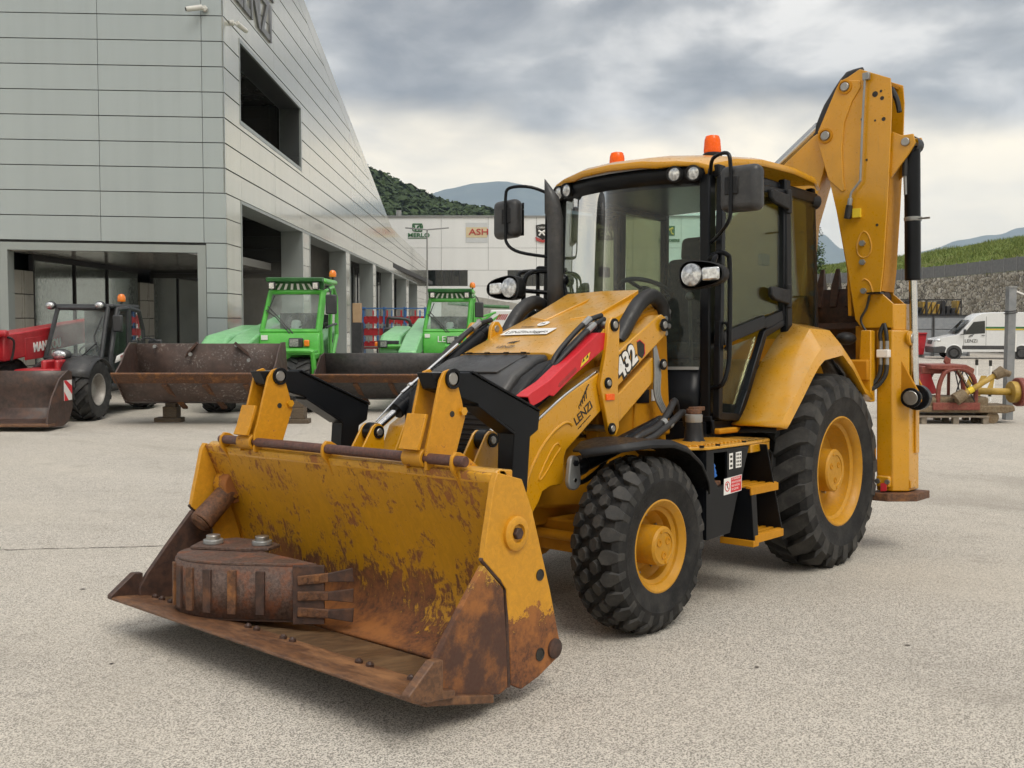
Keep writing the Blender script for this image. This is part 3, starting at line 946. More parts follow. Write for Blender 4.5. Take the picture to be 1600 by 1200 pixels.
# ================================================================== hills, far mountains, grass bank
def forest_mat(name, lo, hi, scale):
    m, nt, b, out = _mk(name)
    v = _obj(nt)
    n1 = _noise(nt, v, scale, 8, 0.7)
    vo = _n(nt, "ShaderNodeTexVoronoi")
    vo.inputs["Scale"].default_value = scale * 3
    nt.links.new(v, vo.inputs["Vector"])
    f = _math(nt, 'SUBTRACT', n1, _math(nt, 'MULTIPLY', vo.outputs["Distance"], 0.25))
    c = _mix(nt, _range(nt, f, 0.2, 0.55), lo, hi)
    nt.links.new(c, b.inputs["Base Color"])
    b.inputs["Roughness"].default_value = 0.95
    b.inputs["Specular IOR Level"].default_value = 0.1
    M[name] = m
forest_mat('forest', (0.018, 0.032, 0.016), (0.060, 0.082, 0.038), 0.10)
forest_mat('far_forest', (0.03, 0.045, 0.03), (0.07, 0.09, 0.06), 0.0025)
def px2(x, y, d):
    return ((x - 800) / 1515 * d, (499 - y) / 1515 * d)
def ridge(name, pts, d, depth, mat, rough_amp, nseg, label_kind='structure', rows=14, back=1.0, seed=1):
    """A ridge whose skyline passes through the given outline; the slope comes forward and down from it."""
    rnd = random.Random(seed)
    prof = []
    for i in range(nseg + 1):
        u = i / nseg * (len(pts) - 1)
        k = min(int(u), len(pts) - 2)
        f = u - k
        f2 = f * f * (3 - 2 * f) * 0.5 + f * 0.5
        x = pts[k][0] + (pts[k + 1][0] - pts[k][0]) * f
        y = pts[k][1] + (pts[k + 1][1] - pts[k][1]) * f2
        prof.append(px2(x, y, d))
    g = G()
    R_ = []
    ph = [rnd.uniform(0, 6) for _ in range(8)]
    for j in range(rows + 1):
        f = j / rows
        row = []
        for i, (r, z) in enumerate(prof):
            w = sum(math.sin(r / d * (40 + 37 * q) + ph[q] + j * 0.8 * q) / (q + 1) for q in range(6)) * rough_amp
            zz = (z + 12) * (1 - f) ** 1.25 - 12 + w * (0.45 if j == 0 else 1.4) * (1 - f * 0.8)
            row.append((r * (1 - f * 0.25 * depth / d) + w * 0.5, d - depth * f + w * 2.0, zz))
        R_.append(row)
    g.loft(R_)
    o = g.build(name, mat, smooth=80)
    o.matrix_world = LEVEL
    tag(o, kind='structure')
    return o
hill = ridge('hill', [(380, 222), (480, 243), (560, 271), (590, 287), (640, 306), (672, 317), (700, 326), (735, 334), (765, 346), (800, 357), (860, 386), (930, 415)], 520, 330, 'forest', 2.2, 260, rows=40, seed=3)
ridge('mountain', [(420, 330), (560, 320), (650, 312), (700, 297), (740, 289), (795, 284), (830, 292), (880, 310), (940, 318), (990, 318), (1060, 338), (1130, 372), (1200, 395), (1260, 370), (1285, 366), (1310, 386), (1345, 402), (1400, 406), (1440, 395), (1500, 376), (1540, 366), (1600, 356), (1700, 330), (1850, 350), (2000, 380)], 8600, 2400, 'far_forest', 26, 220, seed=5)
# tree crowns massed on the near hill: real leaf clumps over the slope
def clump_mesh(n, seed, r=1.0, leaf=0.22):
    rnd = random.Random(seed)
    g = G()
    for _ in range(n):
        a, c_ = rnd.uniform(0, 6.283), rnd.uniform(-0.5, 1)
        rr = r * (0.55 + 0.45 * rnd.random())
        s_ = math.sqrt(max(0, 1 - c_ * c_))
        p = Vector((rr * s_ * math.cos(a), rr * s_ * math.sin(a), rr * c_ * 0.95))
        n_ = (p.normalized() + Vector((rnd.uniform(-.8, .8), rnd.uniform(-.8, .8), rnd.uniform(-.3, .9)))).normalized()
        t = n_.cross(Vector((0.3, 0.2, 1))).normalized()
        bb = n_.cross(t)
        l = leaf * rnd.uniform(0.6, 1.3)
        g.add([p - t * l * 0.5, p + bb * l * 0.35, p + t * l * 0.6, p - bb * l * 0.35], [(0, 1, 2, 3)])
    return g
def leafmat(name, lo, hi):
    m, nt, b, out = _mk(name)
    v = _obj(nt)
    n1 = _noise(nt, v, 2.0, 4, 0.6)
    info = _n(nt, "ShaderNodeObjectInfo")
    geo = _n(nt, "ShaderNodeNewGeometry")
    f = _math(nt, 'ADD', _math(nt, 'MULTIPLY', n1, 0.7), _math(nt, 'MULTIPLY', geo.outputs["Random Per Island"], 0.35))
    nt.links.new(_mix(nt, _range(nt, f, 0.25, 0.85), lo, hi), b.inputs["Base Color"])
    b.inputs["Roughness"].default_value = 0.7
    b.inputs["Specular IOR Level"].default_value = 0.25
    M[name] = m
leafmat('leaf_dark', (0.020, 0.036, 0.014), (0.060, 0.095, 0.032))
leafmat('leaf_mid', (0.030, 0.055, 0.016), (0.085, 0.135, 0.040))
# woodland: one mass of crowns spread over the hillside
hv = [v_.co.copy() for v_ in hill.data.vertices]
g = G()
rnd = random.Random(11)
base = clump_mesh(34, 2, 1.0, 0.95)
NR, NC = 41, 261
for _ in range(2300):
    j = rnd.random() ** 1.6 * (NR - 22)
    i = rnd.randrange(40, NC - 60)
    p = hv[int(j) * NC + i]
    s_ = rnd.uniform(1.7, 3.6)
    ca, sa = math.cos(rnd.uniform(0, 6.28)), math.sin(rnd.uniform(0, 6.28))
    off = Vector((rnd.uniform(-3, 3), rnd.uniform(-3, 3), s_ * 0.3))
    q = p + off
    g.add([(q.x + (vx * ca - vy * sa) * s_, q.y + (vx * sa + vy * ca) * s_, q.z + vz * s_ * 1.15) for vx, vy, vz in base.v], base.f)
wood = g.build('woodland', 'leaf_dark', smooth=0)
wood.matrix_world = LEVEL
tag(wood, 'dense dark green woodland covering the hill behind the white warehouse', 'woodland', kind='stuff')
# grass bank above the stone wall, at the right
def grassmat():
    m, nt, b, out = _mk('grass_ground')
    v = _obj(nt)
    n1 = _noise(nt, v, 0.25, 8, 0.65)
    n2 = _noise(nt, v, 3.0, 6, 0.7)
    c = _mix(nt, _range(nt, n2, 0.3, 0.7), (0.075, 0.12, 0.025), (0.20, 0.24, 0.06))
    c = _mix(nt, _range(nt, n1, 0.52, 0.70, 0, 0.7), c, (0.17, 0.14, 0.07))
    nt.links.new(c, b.inputs["Base Color"])
    b.inputs["Roughness"].default_value = 0.95
    b.inputs["Specular IOR Level"].default_value = 0.1
    M['grass_ground'] = m
grassmat()
def lin(x, pts):
    for (a, b), (c_, d) in zip(pts[:-1], pts[1:]):
        if x <= c_:
            return b + (d - b) * (x - a) / (c_ - a)
    return pts[-1][1]
# wall line on the ground: d at pixel column
def wall_d(px):
    return lin(px, [(1050, 108), (1250, 97), (1410, 86), (1600, 68), (1750, 56), (2000, 45)])
def bank_px(px):     # skyline of the bank
    return lin(px, [(1050, 450), (1200, 432), (1270, 417), (1340, 408), (1410, 401), (1440, 396), (1500, 386), (1600, 369), (1700, 352), (2000, 310)])
g = G()
rows = []
WALLTOP = 3.45
for k in range(81):
    px = 1050 + k * (950 / 80)
    d0 = wall_d(px)
    r0 = (px - 800) / 1515 * d0
    d1 = d0 + 26
    zt = (499 - bank_px(px)) / 1515 * d1
    row = [(r0, d0, WALLTOP - 0.12)]
    for q in range(1, 9):
        f = q / 8
        d = d0 + 26 * f
        z = (WALLTOP - 0.1) + (zt - WALLTOP + 0.1) * (f ** 0.85) + 0.25 * math.sin(px * 0.07 + q * 1.9) * f * (1 - f)
        row.append(((px - 800) / 1515 * d, d, z))
    row.append(((px - 800) / 1515 * (d1 + 30), d1 + 30, zt + 0.4))
    row.append(((px - 800) / 1515 * (d1 + 200), d1 + 200, zt - 4.0))
    rows.append(row)
g.loft(rows)
bank = g.build('hillside', 'grass_ground', smooth=60)
bank.matrix_world = LEVEL
tag(bank, kind='structure')
# grass blades on the bank
def blades():
    rnd = random.Random(5)
    g = G()
    for _ in range(52000):
        k = rnd.random() * 78
        i = int(k)
        q = rnd.random() ** 0.8 * 8.0
        j = min(int(q), 7)
        A, B = Vector(rows[i][j]), Vector(rows[i + 1][j])
        Cc, Dd = Vector(rows[i][j + 1]), Vector(rows[i + 1][j + 1])
        u, v_ = k - i, q - j
        p = (A * (1 - u) + B * u) * (1 - v_) + (Cc * (1 - u) + Dd * u) * v_
        h = rnd.uniform(0.14, 0.42) * (0.8 + 0.5 * math.sin(p.x * 0.9) * math.sin(p.y * 0.7))
        w = rnd.uniform(0.02, 0.05)
        a = rnd.uniform(0, 3.14)
        dx, dy = math.cos(a) * w, math.sin(a) * w
        lx, ly = rnd.uniform(-0.25, 0.25), rnd.uniform(-0.25, 0.25)
        g.add([(p.x - dx, p.y - dy, p.z - 0.05), (p.x + dx, p.y + dy, p.z - 0.05), (p.x + lx, p.y + ly, p.z + h)], [(0, 1, 2)])
    return g
leafmat('blade', (0.075, 0.125, 0.025), (0.27, 0.30, 0.085))
gb = blades().build('grass', 'blade', smooth=0)
gb.matrix_world = LEVEL
tag(gb, 'tall meadow grass on the bank above the stone retaining wall', 'grass', kind='stuff')
# stone wall
m, nt, b, out = _mk('rubble_stone')
v = _obj(nt)
vo = _n(nt, "ShaderNodeTexVoronoi")
vo.inputs["Scale"].default_value = 2.9
nt.links.new(v, vo.inputs["Vector"])
ve = _n(nt, "ShaderNodeTexVoronoi", feature='DISTANCE_TO_EDGE')
ve.inputs["Scale"].default_value = 2.9
nt.links.new(v, ve.inputs["Vector"])
sp_ = _n(nt, "ShaderNodeSeparateColor")
nt.links.new(vo.outputs["Color"], sp_.inputs[0])
nz = _noise(nt, v, 9, 5, 0.7)
c = _mix(nt, sp_.outputs[0], (0.26, 0.235, 0.19), (0.66, 0.62, 0.54))
c = _mix(nt, _range(nt, nz, 0.5, 0.75, 0, 0.6), c, (0.10, 0.09, 0.07))
c = _mix(nt, _range(nt, ve.outputs["Distance"], 0.0, 0.10), (0.06, 0.055, 0.045), c)
nt.links.new(c, b.inputs["Base Color"])
b.inputs["Roughness"].default_value = 0.9
_bump(nt, b, _math(nt, 'MINIMUM', ve.outputs["Distance"], 0.2), 0.8, 0.3)
M['rubble_stone'] = m
SWL = empty('retaining_wall', mw=LEVEL)
tag(SWL, 'tall rough stone retaining wall below the grass bank beside the white van', 'wall')
g = G()
top, bot = [], []
for k in range(41):
    px = 1050 + k * (950 / 40)
    d0 = wall_d(px)
    r0 = (px - 800) / 1515 * d0
    top.append((r0, d0, WALLTOP))
    bot.append((r0 - 0.1, d0 - 0.7, gz(d0) - 0.5))
g.loft([bot, top, [(x, y + 0.6, z) for x, y, z in top]])
g.build('wall_body', 'rubble_stone', SWL, smooth=0)
# stones standing proud of the wall face, set one by one over the stretch in view
stone_me = []
for q in range(4):
    rnd = random.Random(40 + q)
    gs = G().ball((0, 0, 0), 0.5, 0.5, 0.5, nu=7, nv=4)
    gs.v = [(x * rnd.uniform(0.8, 1.15), y * rnd.uniform(0.8, 1.1), z * rnd.uniform(0.8, 1.15)) for x, y, z in gs.v]
    me = gs.mesh('stone', 0)
    me.materials.append(M['stone_a'] if 'stone_a' in M else paint('stone_a', (0.60, 0.56, 0.48), 0.9, var=0.4, vscale=3, dust=0.3, dustcol=(0.12, 0.11, 0.09)))
    stone_me.append(me)
paint('stone_b', (0.40, 0.37, 0.31), 0.9, var=0.4, vscale=3, dust=0.2)
for q in range(2, 4):
    stone_me[q].materials[0] = M['stone_b']
rnd = random.Random(77)
for _ in range(290):
    px = rnd.uniform(1412, 1608)
    d0 = wall_d(px)
    z = rnd.uniform(-0.3, WALLTOP - 0.15)
    f = (z - gz(d0)) / (WALLTOP - gz(d0))
    o = bpy.data.objects.new('stone', stone_me[rnd.randrange(4)])
    COL.objects.link(o)
    o.parent = SWL
    o.location = ((px - 800) / 1515 * d0, d0 - 0.7 * (1 - f), z)
    s_ = rnd.uniform(0.24, 0.52)
    o.scale = (s_ * rnd.uniform(0.9, 1.6), 0.34, s_ * rnd.uniform(0.6, 1.0))
    o.rotation_euler = (0, rnd.uniform(-0.6, 0.6), 0)
# panel fence on the wall
paint('fence_grey', (0.16, 0.165, 0.17), 0.6, var=0.15)
paint('fence_post', (0.24, 0.24, 0.24), 0.6)
FN2 = empty('panel_fence', mw=LEVEL)
tag(FN2, 'grey panel fence running along the top of the stone wall', 'fence')
prev = None
px = 1240.0
while px < 1660:
    d0 = wall_d(px)
    p = Vector(((px - 800) / 1515 * d0, d0 + 0.3, WALLTOP))
    if prev is not None:
        g = G()
        e = (p - prev).normalized() * 0.05
        g.bar(prev + e + Vector((0, 0, 0.50)), p - e + Vector((0, 0, 0.50)), 0.03, 0.96)
        g.build('fence_panel', 'fence_grey', FN2, smooth=0)
    G().bx(p.x - 0.04, p.x + 0.04, p.y - 0.04, p.y + 0.04, p.z - 0.1, p.z + 1.06).build('fence_post', 'fence_post', FN2, smooth=0)
    prev = p
    px += 16.5 * 86 / d0
# ================================================================== haze filling the valley
m = bpy.data.materials.new('haze_air')
m.use_nodes = True
nt = m.node_tree
nt.nodes.clear()
out = nt.nodes.new("ShaderNodeOutputMaterial")
pv = nt.nodes.new("ShaderNodeVolumePrincipled")
pv.inputs["Color"].default_value = (0.60, 0.76, 0.98, 1)
pv.inputs["Density"].default_value = 0.000085
pv.inputs["Anisotropy"].default_value = 0.0
nt.links.new(pv.outputs[0], out.inputs["Volume"])
M['haze_air'] = m
# ================================================================== backhoe loader (x forward, y to its left, z up)
BH = empty('backhoe_loader')
tag(BH, 'large yellow backhoe loader with black cab and rusty front bucket parked on the asphalt', 'backhoe')

def tyre_mesh(name, rt, rb, w, rim_r, lugs, parent, cx, cy, cz, out):
    """rt tread-top radius, rb carcass radius, w half width; lugs: list of polygons [(theta, y, rtop, rbase)]"""
    g = G()
    prof = [(rim_r, -w * 0.80), (rim_r + 0.03, -w * 0.93), (rim_r + (rb - rim_r) * 0.45, -w * 1.02), (rb * 0.93, -w * 0.97), (rb * 0.985, -w * 0.80), (rb, -w * 0.4),
            (rb, w * 0.4), (rb * 0.985, w * 0.80), (rb * 0.93, w * 0.97), (rim_r + (rb - rim_r) * 0.62, w * 1.015), (rim_r + (rb - rim_r) * 0.56, w * 1.03), (rim_r + (rb - rim_r) * 0.52, w * 1.005),
            (rim_r + (rb - rim_r) * 0.25, w * 0.97), (rim_r + 0.012, w * 0.90), (rim_r, w * 0.80)]
    g.lathe(prof, (0, 0, 0), (0, 1, 0), 56)
    o = g.build('tyre', 'rubber', parent, smooth=30)
    o.location = (cx, cy, cz)
    if not out:
        o.rotation_euler = (0, 0, math.pi)
    g = G()
    for L in lugs:
        n = len(L)
        top = [(rtp * math.cos(t), y, rtp * math.sin(t)) for t, y, rtp, rbs in L]
        ct = sum(p[0] for p in L) / n
        cyy = sum(p[1] for p in L) / n
        bot = [(rbs * math.cos(ct + (t - ct) * 1.13), cyy + (y - cyy) * 1.08, rbs * math.sin(ct + (t - ct) * 1.13)) for t, y, rtp, rbs in L]
        g.add(top + bot, [tuple(range(n))] + [(i, (i + 1) % n, n + (i + 1) % n, n + i) for i in range(n)])
    l = g.build('tread_lugs', 'tread', parent, bevel=0.0015, seg=1, smooth=20)
    l.location = o.location
    l.rotation_euler = o.rotation_euler
    return o

def front_lugs(rt, rb, w):
    L = []
    n = 25
    st = 2 * math.pi / n
    for k in range(n):
        for row, (yc, ph) in enumerate(((-0.034, 0.0), (0.034, 0.5))):
            t0 = (k + ph) * st
            hx = []
            for j in range(6):
                a = math.pi / 6 + j * math.pi / 3
                hx.append((t0 + 0.037 * math.sin(a) / rt, yc + 0.0275 * math.cos(a), rt, rb - 0.006))
            L.append(hx)
        for sgn, ph in ((-1, 0.5), (1, 0.0)):
            t0 = (k + ph) * st
            h = 0.035 / rt
            y1, y2, y3, y4 = 0.064, 0.086, 0.116, w * 1.0
            L.append([(t0, sgn * y1, rt, rb - 0.005), (t0 + h, sgn * y2, rt, rb - 0.005), (t0 + h * 1.05, sgn * y3, rt - 0.012, rb - 0.015),
                      (t0 + h * 0.55, sgn * y4, rt - 0.052, rb - 0.075), (t0 - h * 0.55, sgn * y4, rt - 0.052, rb - 0.075), (t0 - h * 1.05, sgn * y3, rt - 0.012, rb - 0.015), (t0 - h, sgn * y2, rt, rb - 0.005)])
    return L
def rear_lugs(rt, rb, w, n=21, sweep=0.17, th=0.058):
    L = []
    st = 2 * math.pi / n
    for k in range(n):
        for sgn, ph in ((-1, 0.5), (1, 0.0)):
            t0 = (k + ph) * st
            h = th / rt
            pts = []
            for f, dt in ((0.02, 0.0), (0.45, sweep * 0.5), (0.80, sweep * 0.85)):
                pts.append((t0 + dt + h, sgn * w * f, rt - 0.018 * f ** 3, rb - 0.01))
            pts.append((t0 + sweep * 0.95 + h * 0.9, sgn * w * 1.0, rt - 0.070, rb - 0.12))
            pts.append((t0 + sweep * 0.95 - h * 0.7, sgn * w * 1.0, rt - 0.070, rb - 0.12))
            for f, dt in ((0.80, sweep * 0.85), (0.45, sweep * 0.5), (0.02, 0.0)):
                pts.append((t0 + dt - h, sgn * w * f, rt - 0.018 * f ** 3, rb - 0.01))
            L.append(pts)
    return L
def wheel(parent, cx, cy, cz, rt, rb, w, rim_r, lugs, side, hub_r, hub_h, mat='rim_yellow', rimscale=1.0):
    we = empty('wheel', parent)
    tyre_mesh('tyre', rt, rb, w, rim_r, lugs, we, cx, cy, cz, side > 0)
    g = G()
    s = side
    fl = w * 0.86
    prof = [(rim_r - 0.005, -w * 0.85), (rim_r + 0.016, -w * 0.88), (rim_r - 0.02, -w * 0.6), (rim_r - 0.035, 0.0), (rim_r - 0.03, w * 0.25), (rim_r - 0.028, w * 0.52), (rim_r - 0.012, w * 0.62), (rim_r - 0.010, w * 0.78), (rim_r + 0.014, w * 0.82), (rim_r + 0.018, w * 0.90), (rim_r + 0.006, w * 0.92),
            (rim_r - 0.006, w * 0.86), (rim_r - 0.024, w * 0.74), (rim_r - 0.028, w * 0.64), (rim_r - 0.048, w * 0.56), (rim_r - 0.052, w * 0.30), (rim_r - 0.075, w * 0.12), (rim_r - 0.085, w * 0.0), (hub_r + 0.035, -w * 0.05), (hub_r * 0.5, -w * 0.05)]
    g.lathe([(r, h * s) for r, h in prof], (cx, cy, cz), (0, 1, 0), 48)
    rim = g.build('rim', mat, we, smooth=30)
    g = G()
    y1 = cy + s * hub_h
    g.lathe([(hub_r, cy - s * 0.02 - cy), (hub_r, s * (hub_h - 0.012)), (hub_r - 0.012, s * hub_h), (hub_r * 0.72, s * hub_h), (hub_r * 0.70, s * (hub_h - 0.006)), (0.0, s * (hub_h - 0.006))], (cx, cy, cz), (0, 1, 0), 32)
    g.build('hub', mat, we, smooth=30)
    for k in range(3):
        g = G()
        a = k * 2.094 + 0.5
        p = (cx + hub_r * 0.45 * math.cos(a), y1 - s * 0.008, cz + hub_r * 0.45 * math.sin(a))
        g.lathe([(0.022, 0.0), (0.022, 0.006 * s), (0.012, 0.006 * s), (0.010, 0.001 * s), (0, 0.001 * s)], p, (0, 1, 0), 14)
        g.build('hub_plug', 'yellow_matt', we, smooth=30)
    for k in range(2):
        a = k * 3.4 + 1.2
        g = G()
        g.cyl((cx + hub_r * 0.8 * math.cos(a), y1 - 0.01 * s, cz + hub_r * 0.8 * math.sin(a)), (cx + hub_r * 0.8 * math.cos(a), y1 + 0.004 * s, cz + hub_r * 0.8 * math.sin(a)), 0.009, n=8)
        g.build('hub_screw', 'yellow_matt', we, smooth=30)
    g = G()
    for k in range(8):
        a = k * math.pi / 4 + 0.2
        rr = hub_r + 0.055
        g.cyl((cx + rr * math.cos(a), cy - s * 0.06, cz + rr * math.sin(a)), (cx + rr * math.cos(a), cy + s * 0.02, cz + rr * math.sin(a)), 0.013, n=6)
    g.build('wheel_nuts', 'steel', we)
    return we
FR = (0.468, 0.436, 0.150, 0.232)
fl_ = front_lugs(FR[0], FR[1], FR[2])
for s in (1, -1):
    wheel(BH, -0.12, s * 0.85, 0.466, *FR, fl_, s, 0.105, 0.155)
RR = (0.682, 0.636, 0.200, 0.368)
rl_ = rear_lugs(RR[0], RR[1], RR[2])
for s in (1, -1):
    wheel(BH, -2.36, s * 0.83, 0.679, *RR, rl_, s, 0.150, 0.145)

# ------------------------------------------------------------------ front bucket
FB = empty('front_bucket', BH)
prof = [(1.305, 0.975), (1.285, 0.93), (1.24, 0.83), (1.175, 0.70), (1.115, 0.56), (1.075, 0.43), (1.065, 0.33), (1.09, 0.24), (1.16, 0.175), (1.30, 0.14)]
g = G()
ys = [-1.10 + 2.2 * i / 40 for i in range(41)]
g.loft([[(x - 0.006 * math.sin(y * 5.1 + x * 9) * (0.98 - z), y, z) for x, z in prof] for y in ys])
g.build('mouldboard', 'worn_mouldboard', FB, solid=0.022, smooth=50)
g = G()
g.tube([(1.262, -1.10, 0.952), (1.262, 1.10, 0.952)], 0.042, n=16, smooth=1)
g.prism([(1.19, 0.985), (1.275, 0.992), (1.275, 0.955), (1.19, 0.93)], 'Y', -1.10, 1.10)
g.build('top_beam', 'yellow', FB, bevel=0.006)
G().prism([(1.30, 0.135), (1.675, 0.18), (1.675, 0.155), (1.30, 0.105)], 'Y', -1.10, 1.10).build('floor_plate', 'rust_floor', FB, bevel=0.004)
g = G()
g.prism([(1.60, 0.178), (1.665, 0.193), (1.80, 0.209), (1.838, 0.205), (1.838, 0.194), (1.80, 0.175), (1.60, 0.148)], 'Y', -1.17, 1.17)
g.build('cutting_edge', 'rust_edge', FB, bevel=0.004)
bolt = G().cyl((0, 0, 0), (0, 0, 0.012), 0.017, n=10).cyl((0, 0, 0.012), (0, 0, 0.020), 0.013, 0.008, n=8).mesh('bolt')
bolt.materials.append(M['rust_brown'])
for y in (-1.02, -0.95, -0.86, -0.15, -0.08, 0.13, 0.20, 0.66, 0.73, 0.98):
    b = bpy.data.objects.new('bolt', bolt)
    COL.objects.link(b)
    b.parent = FB
    b.location = (1.655, y, 0.191)
    b.rotation_euler = (0, -0.13, y * 7)
end_poly = [(1.315, 0.985), (1.165, 0.945), (1.10, 0.81), (0.98, 0.45), (0.91, 0.20), (0.925, 0.145), (1.06, 0.09), (1.17, 0.065), (1.235, 0.10), (1.245, 0.30), (1.262, 0.50), (1.30, 0.545), (1.40, 0.64), (1.385, 0.72), (1.36, 0.83), (1.335, 0.95)]
clam_poly = [(1.392, 0.617), (1.30, 0.528), (1.277, 0.50), (1.258, 0.30), (1.25, 0.09), (1.30, 0.075), (1.42, 0.10), (1.60, 0.145), (1.70, 0.185), (1.70, 0.24), (1.655, 0.31), (1.53, 0.46)]
for s in (1, -1):
    G().prism(end_poly, 'Y', s * 1.098, s * 1.13).build('end_plate', 'worn_side', FB, bevel=0.004)
    G().prism(clam_poly, 'Y', s * 1.096, s * 1.126).build('clam_side_plate', 'worn_clam' if s > 0 else 'rust_brown', FB, bevel=0.004)
    g = G()
    g.tube([(1.402, s * 1.116, 0.645), (1.335, s * 1.118, 0.575), (1.275, s * 1.118, 0.525), (1.252, s * 1.118, 0.48), (1.25, s * 1.118, 0.30), (1.241, s * 1.118, 0.09)], 0.011, n=8, smooth=4)
    g.build('weld_seam', 'rust_brown', FB)
    g = G()
    g.prism([(1.842, 0.196), (1.842, 0.216), (1.715, 0.315), (1.665, 0.31), (1.665, 0.16), (1.74, 0.165)], 'Y', s * 1.128, s * 1.172)
    g.build('side_cutter', 'rust_edge' if s > 0 else 'rust_brown', FB, bevel=0.005)
    G().prism([(1.36, 0.095), (1.60, 0.15), (1.74, 0.175), (1.74, 0.145), (1.60, 0.115), (1.36, 0.06)], 'Y', s * 1.06, s * 1.15).build('wear_strip', 'rust_edge', FB, bevel=0.004)
    g = G()
    g.lathe([(0.072, 0), (0.072, 0.014 * s), (0.060, 0.022 * s), (0.040, 0.022 * s), (0.036, 0.010 * s), (0.0, 0.010 * s)], (1.21, s * 1.13, 0.725), (0, 1, 0), 28)
    g.build('pivot_boss', 'worn_side', FB)
    G().cyl((1.21, s * 1.12, 0.725), (1.21, s * 1.158, 0.725), 0.026, n=6).build('pivot_bolt', 'rust_brown', FB, bevel=0.004)
    for hx, hz, hr in ((1.05, 0.525, 0.025), (1.05, 0.185, 0.028)):
        G().lathe([(hr, 0), (hr, 0.003), (hr * 0.86, 0.003), (hr * 0.80, -0.0), (0, -0.0)], (hx, s * 1.131, hz), (0, s, 0), 18).build('hole', 'ink', FB)
    G().lathe([(0.043, 0), (0.043, 0.012), (0.034, 0.016), (0, 0.016)], (0.955, s * 1.13, 0.19), (0, s, 0), 20).build('lower_boss', 'rust_brown', FB)
    if s > 0:
        continue
    # clam ram and lug at the far inner end
    g = G()
    g.cyl((1.17, s * 1.03, 0.745), (1.40, s * 1.00, 0.56), 0.058, 0.066, n=18)
    g.cyl((1.40, s * 1.00, 0.56), (1.415, s * 1.0, 0.548), 0.066, 0.045, n=18)
    g.build('clam_ram', 'rust_orange', FB, bevel=0.006)
    g = G()
    g.cyl((1.20, s * 0.965, 0.75), (1.20, s * 1.09, 0.75), 0.075, n=20)
    g.prism([(1.13, 0.80), (1.24, 0.80), (1.27, 0.72), (1.20, 0.64), (1.12, 0.66)], 'Y', s * 0.985, s * 1.02)
    g.build('ram_lug', 'worn_sleeve', FB, bevel=0.008)
g = G()
g.cyl((1.315, -0.935, 1.016), (1.315, 0.945, 1.016), 0.0235, n=18)
g.build('spill_rod', 'rust_bar', FB, bevel=0.003)
hook = [(1.346, 1.0), (1.340, 1.035), (1.318, 1.055), (1.288, 1.05), (1.235, 1.02), (1.185, 0.985), (1.183, 0.965), (1.21, 0.955), (1.262, 0.96), (1.262, 0.90), (1.228, 0.82), (1.24, 0.812), (1.30, 0.93), (1.338, 0.975)]
for y in (-0.90, 0.0, 0.885):
    G().prism(hook, 'Y', y - 0.009, y + 0.009).build('rod_hook', 'worn_yellow', FB, bevel=0.003)
for yc in (0.655, -0.655):
    for dy in (-0.065, 0.065):
        y = yc + dy
        ear = [(1.19, 1.405), (1.225, 1.395), (1.25, 1.36), (1.28, 1.25), (1.31, 1.14), (1.335, 1.06), (1.335, 0.965), (1.15, 0.965), (1.155, 1.02), (1.095, 1.185), (1.115, 1.26), (1.155, 1.375)]
        G().prism(ear, 'Y', y - 0.008, y + 0.008).build('link_ear', 'worn_yellow', FB, bevel=0.003)
    g = G()
    g.prism([(1.30, 1.205), (1.318, 1.21), (1.352, 1.10), (1.372, 1.055), (1.352, 1.05), (1.335, 1.10)], 'Y', yc - 0.072, yc + 0.050)
    g.build('ear_gusset', 'worn_yellow', FB, bevel=0.003)
    G().lathe([(0.042, -0.062), (0.042, 0.062), (0.025, 0.062), (0.025, -0.062)], (1.315, yc - 0.01, 1.016), (0, 1, 0), 20, True).build('rod_sleeve', 'worn_sleeve', FB, bevel=0.004)
    g = G()
    g.cyl((1.178, yc - 0.10, 1.362), (1.178, yc + 0.082, 1.362), 0.030, n=20)
    g.build('ear_pin', 'steel', FB, bevel=0.005)
    g = G()
    g.lathe([(0.046, 0.0), (0.046, 0.012), (0.033, 0.012), (0.033, 0.0)], (1.178, yc + 0.073, 1.362), (0, 1, 0), 20, True)
    g.build('pin_collar', 'black', FB)
    G().cyl((1.115, yc + 0.068, 1.215), (1.115, yc + 0.088, 1.215), 0.020, n=6).build('ear_bolt', 'yellow', FB)
    G().lathe([(0.014, 0), (0.014, 0.002), (0.0, 0.002)], (1.18, yc + 0.0735, 1.205), (0, 1, 0), 12).build('ear_hole', 'ink', FB)

# ------------------------------------------------------------------ loader arms and linkage
arm_poly = [(0.95, 0.36), (0.74, 0.55), (0.62, 0.74), (0.555, 0.87), (0.49, 0.99), (0.455, 1.07), (0.28, 1.17), (0.11, 1.26), (-0.20, 1.385), (-0.31, 1.42), (-0.31, 1.22), (-0.21, 1.165),
            (-0.09, 1.09), (0.11, 0.96), (0.13, 0.92), (0.13, 0.80), (0.16, 0.775), (0.25, 0.775), (0.31, 0.755), (0.345, 0.70), (0.42, 0.62), (0.60, 0.42), (0.86, 0.20), (0.94, 0.22)]
knee_poly = [(-0.235, 1.66), (-0.265, 1.695), (-0.305, 1.695), (-0.34, 1.655), (-0.335, 1.52), (-0.325, 1.30), (-0.335, 1.06), (-0.305, 1.02), (-0.265, 1.015), (-0.232, 1.05), (-0.175, 1.24), (-0.155, 1.31), (-0.21, 1.50)]
upper_poly = [(-0.33, 1.29), (-0.345, 1.495), (-0.75, 1.715), (-0.80, 1.73), (-0.845, 1.715), (-0.862, 1.65), (-0.84, 1.60), (-0.75, 1.545)]
link_poly = [(-0.33, 1.055), (-0.33, 1.23), (-0.72, 1.465), (-0.79, 1.475), (-0.84, 1.44), (-0.845, 1.39), (-0.80, 1.36)]
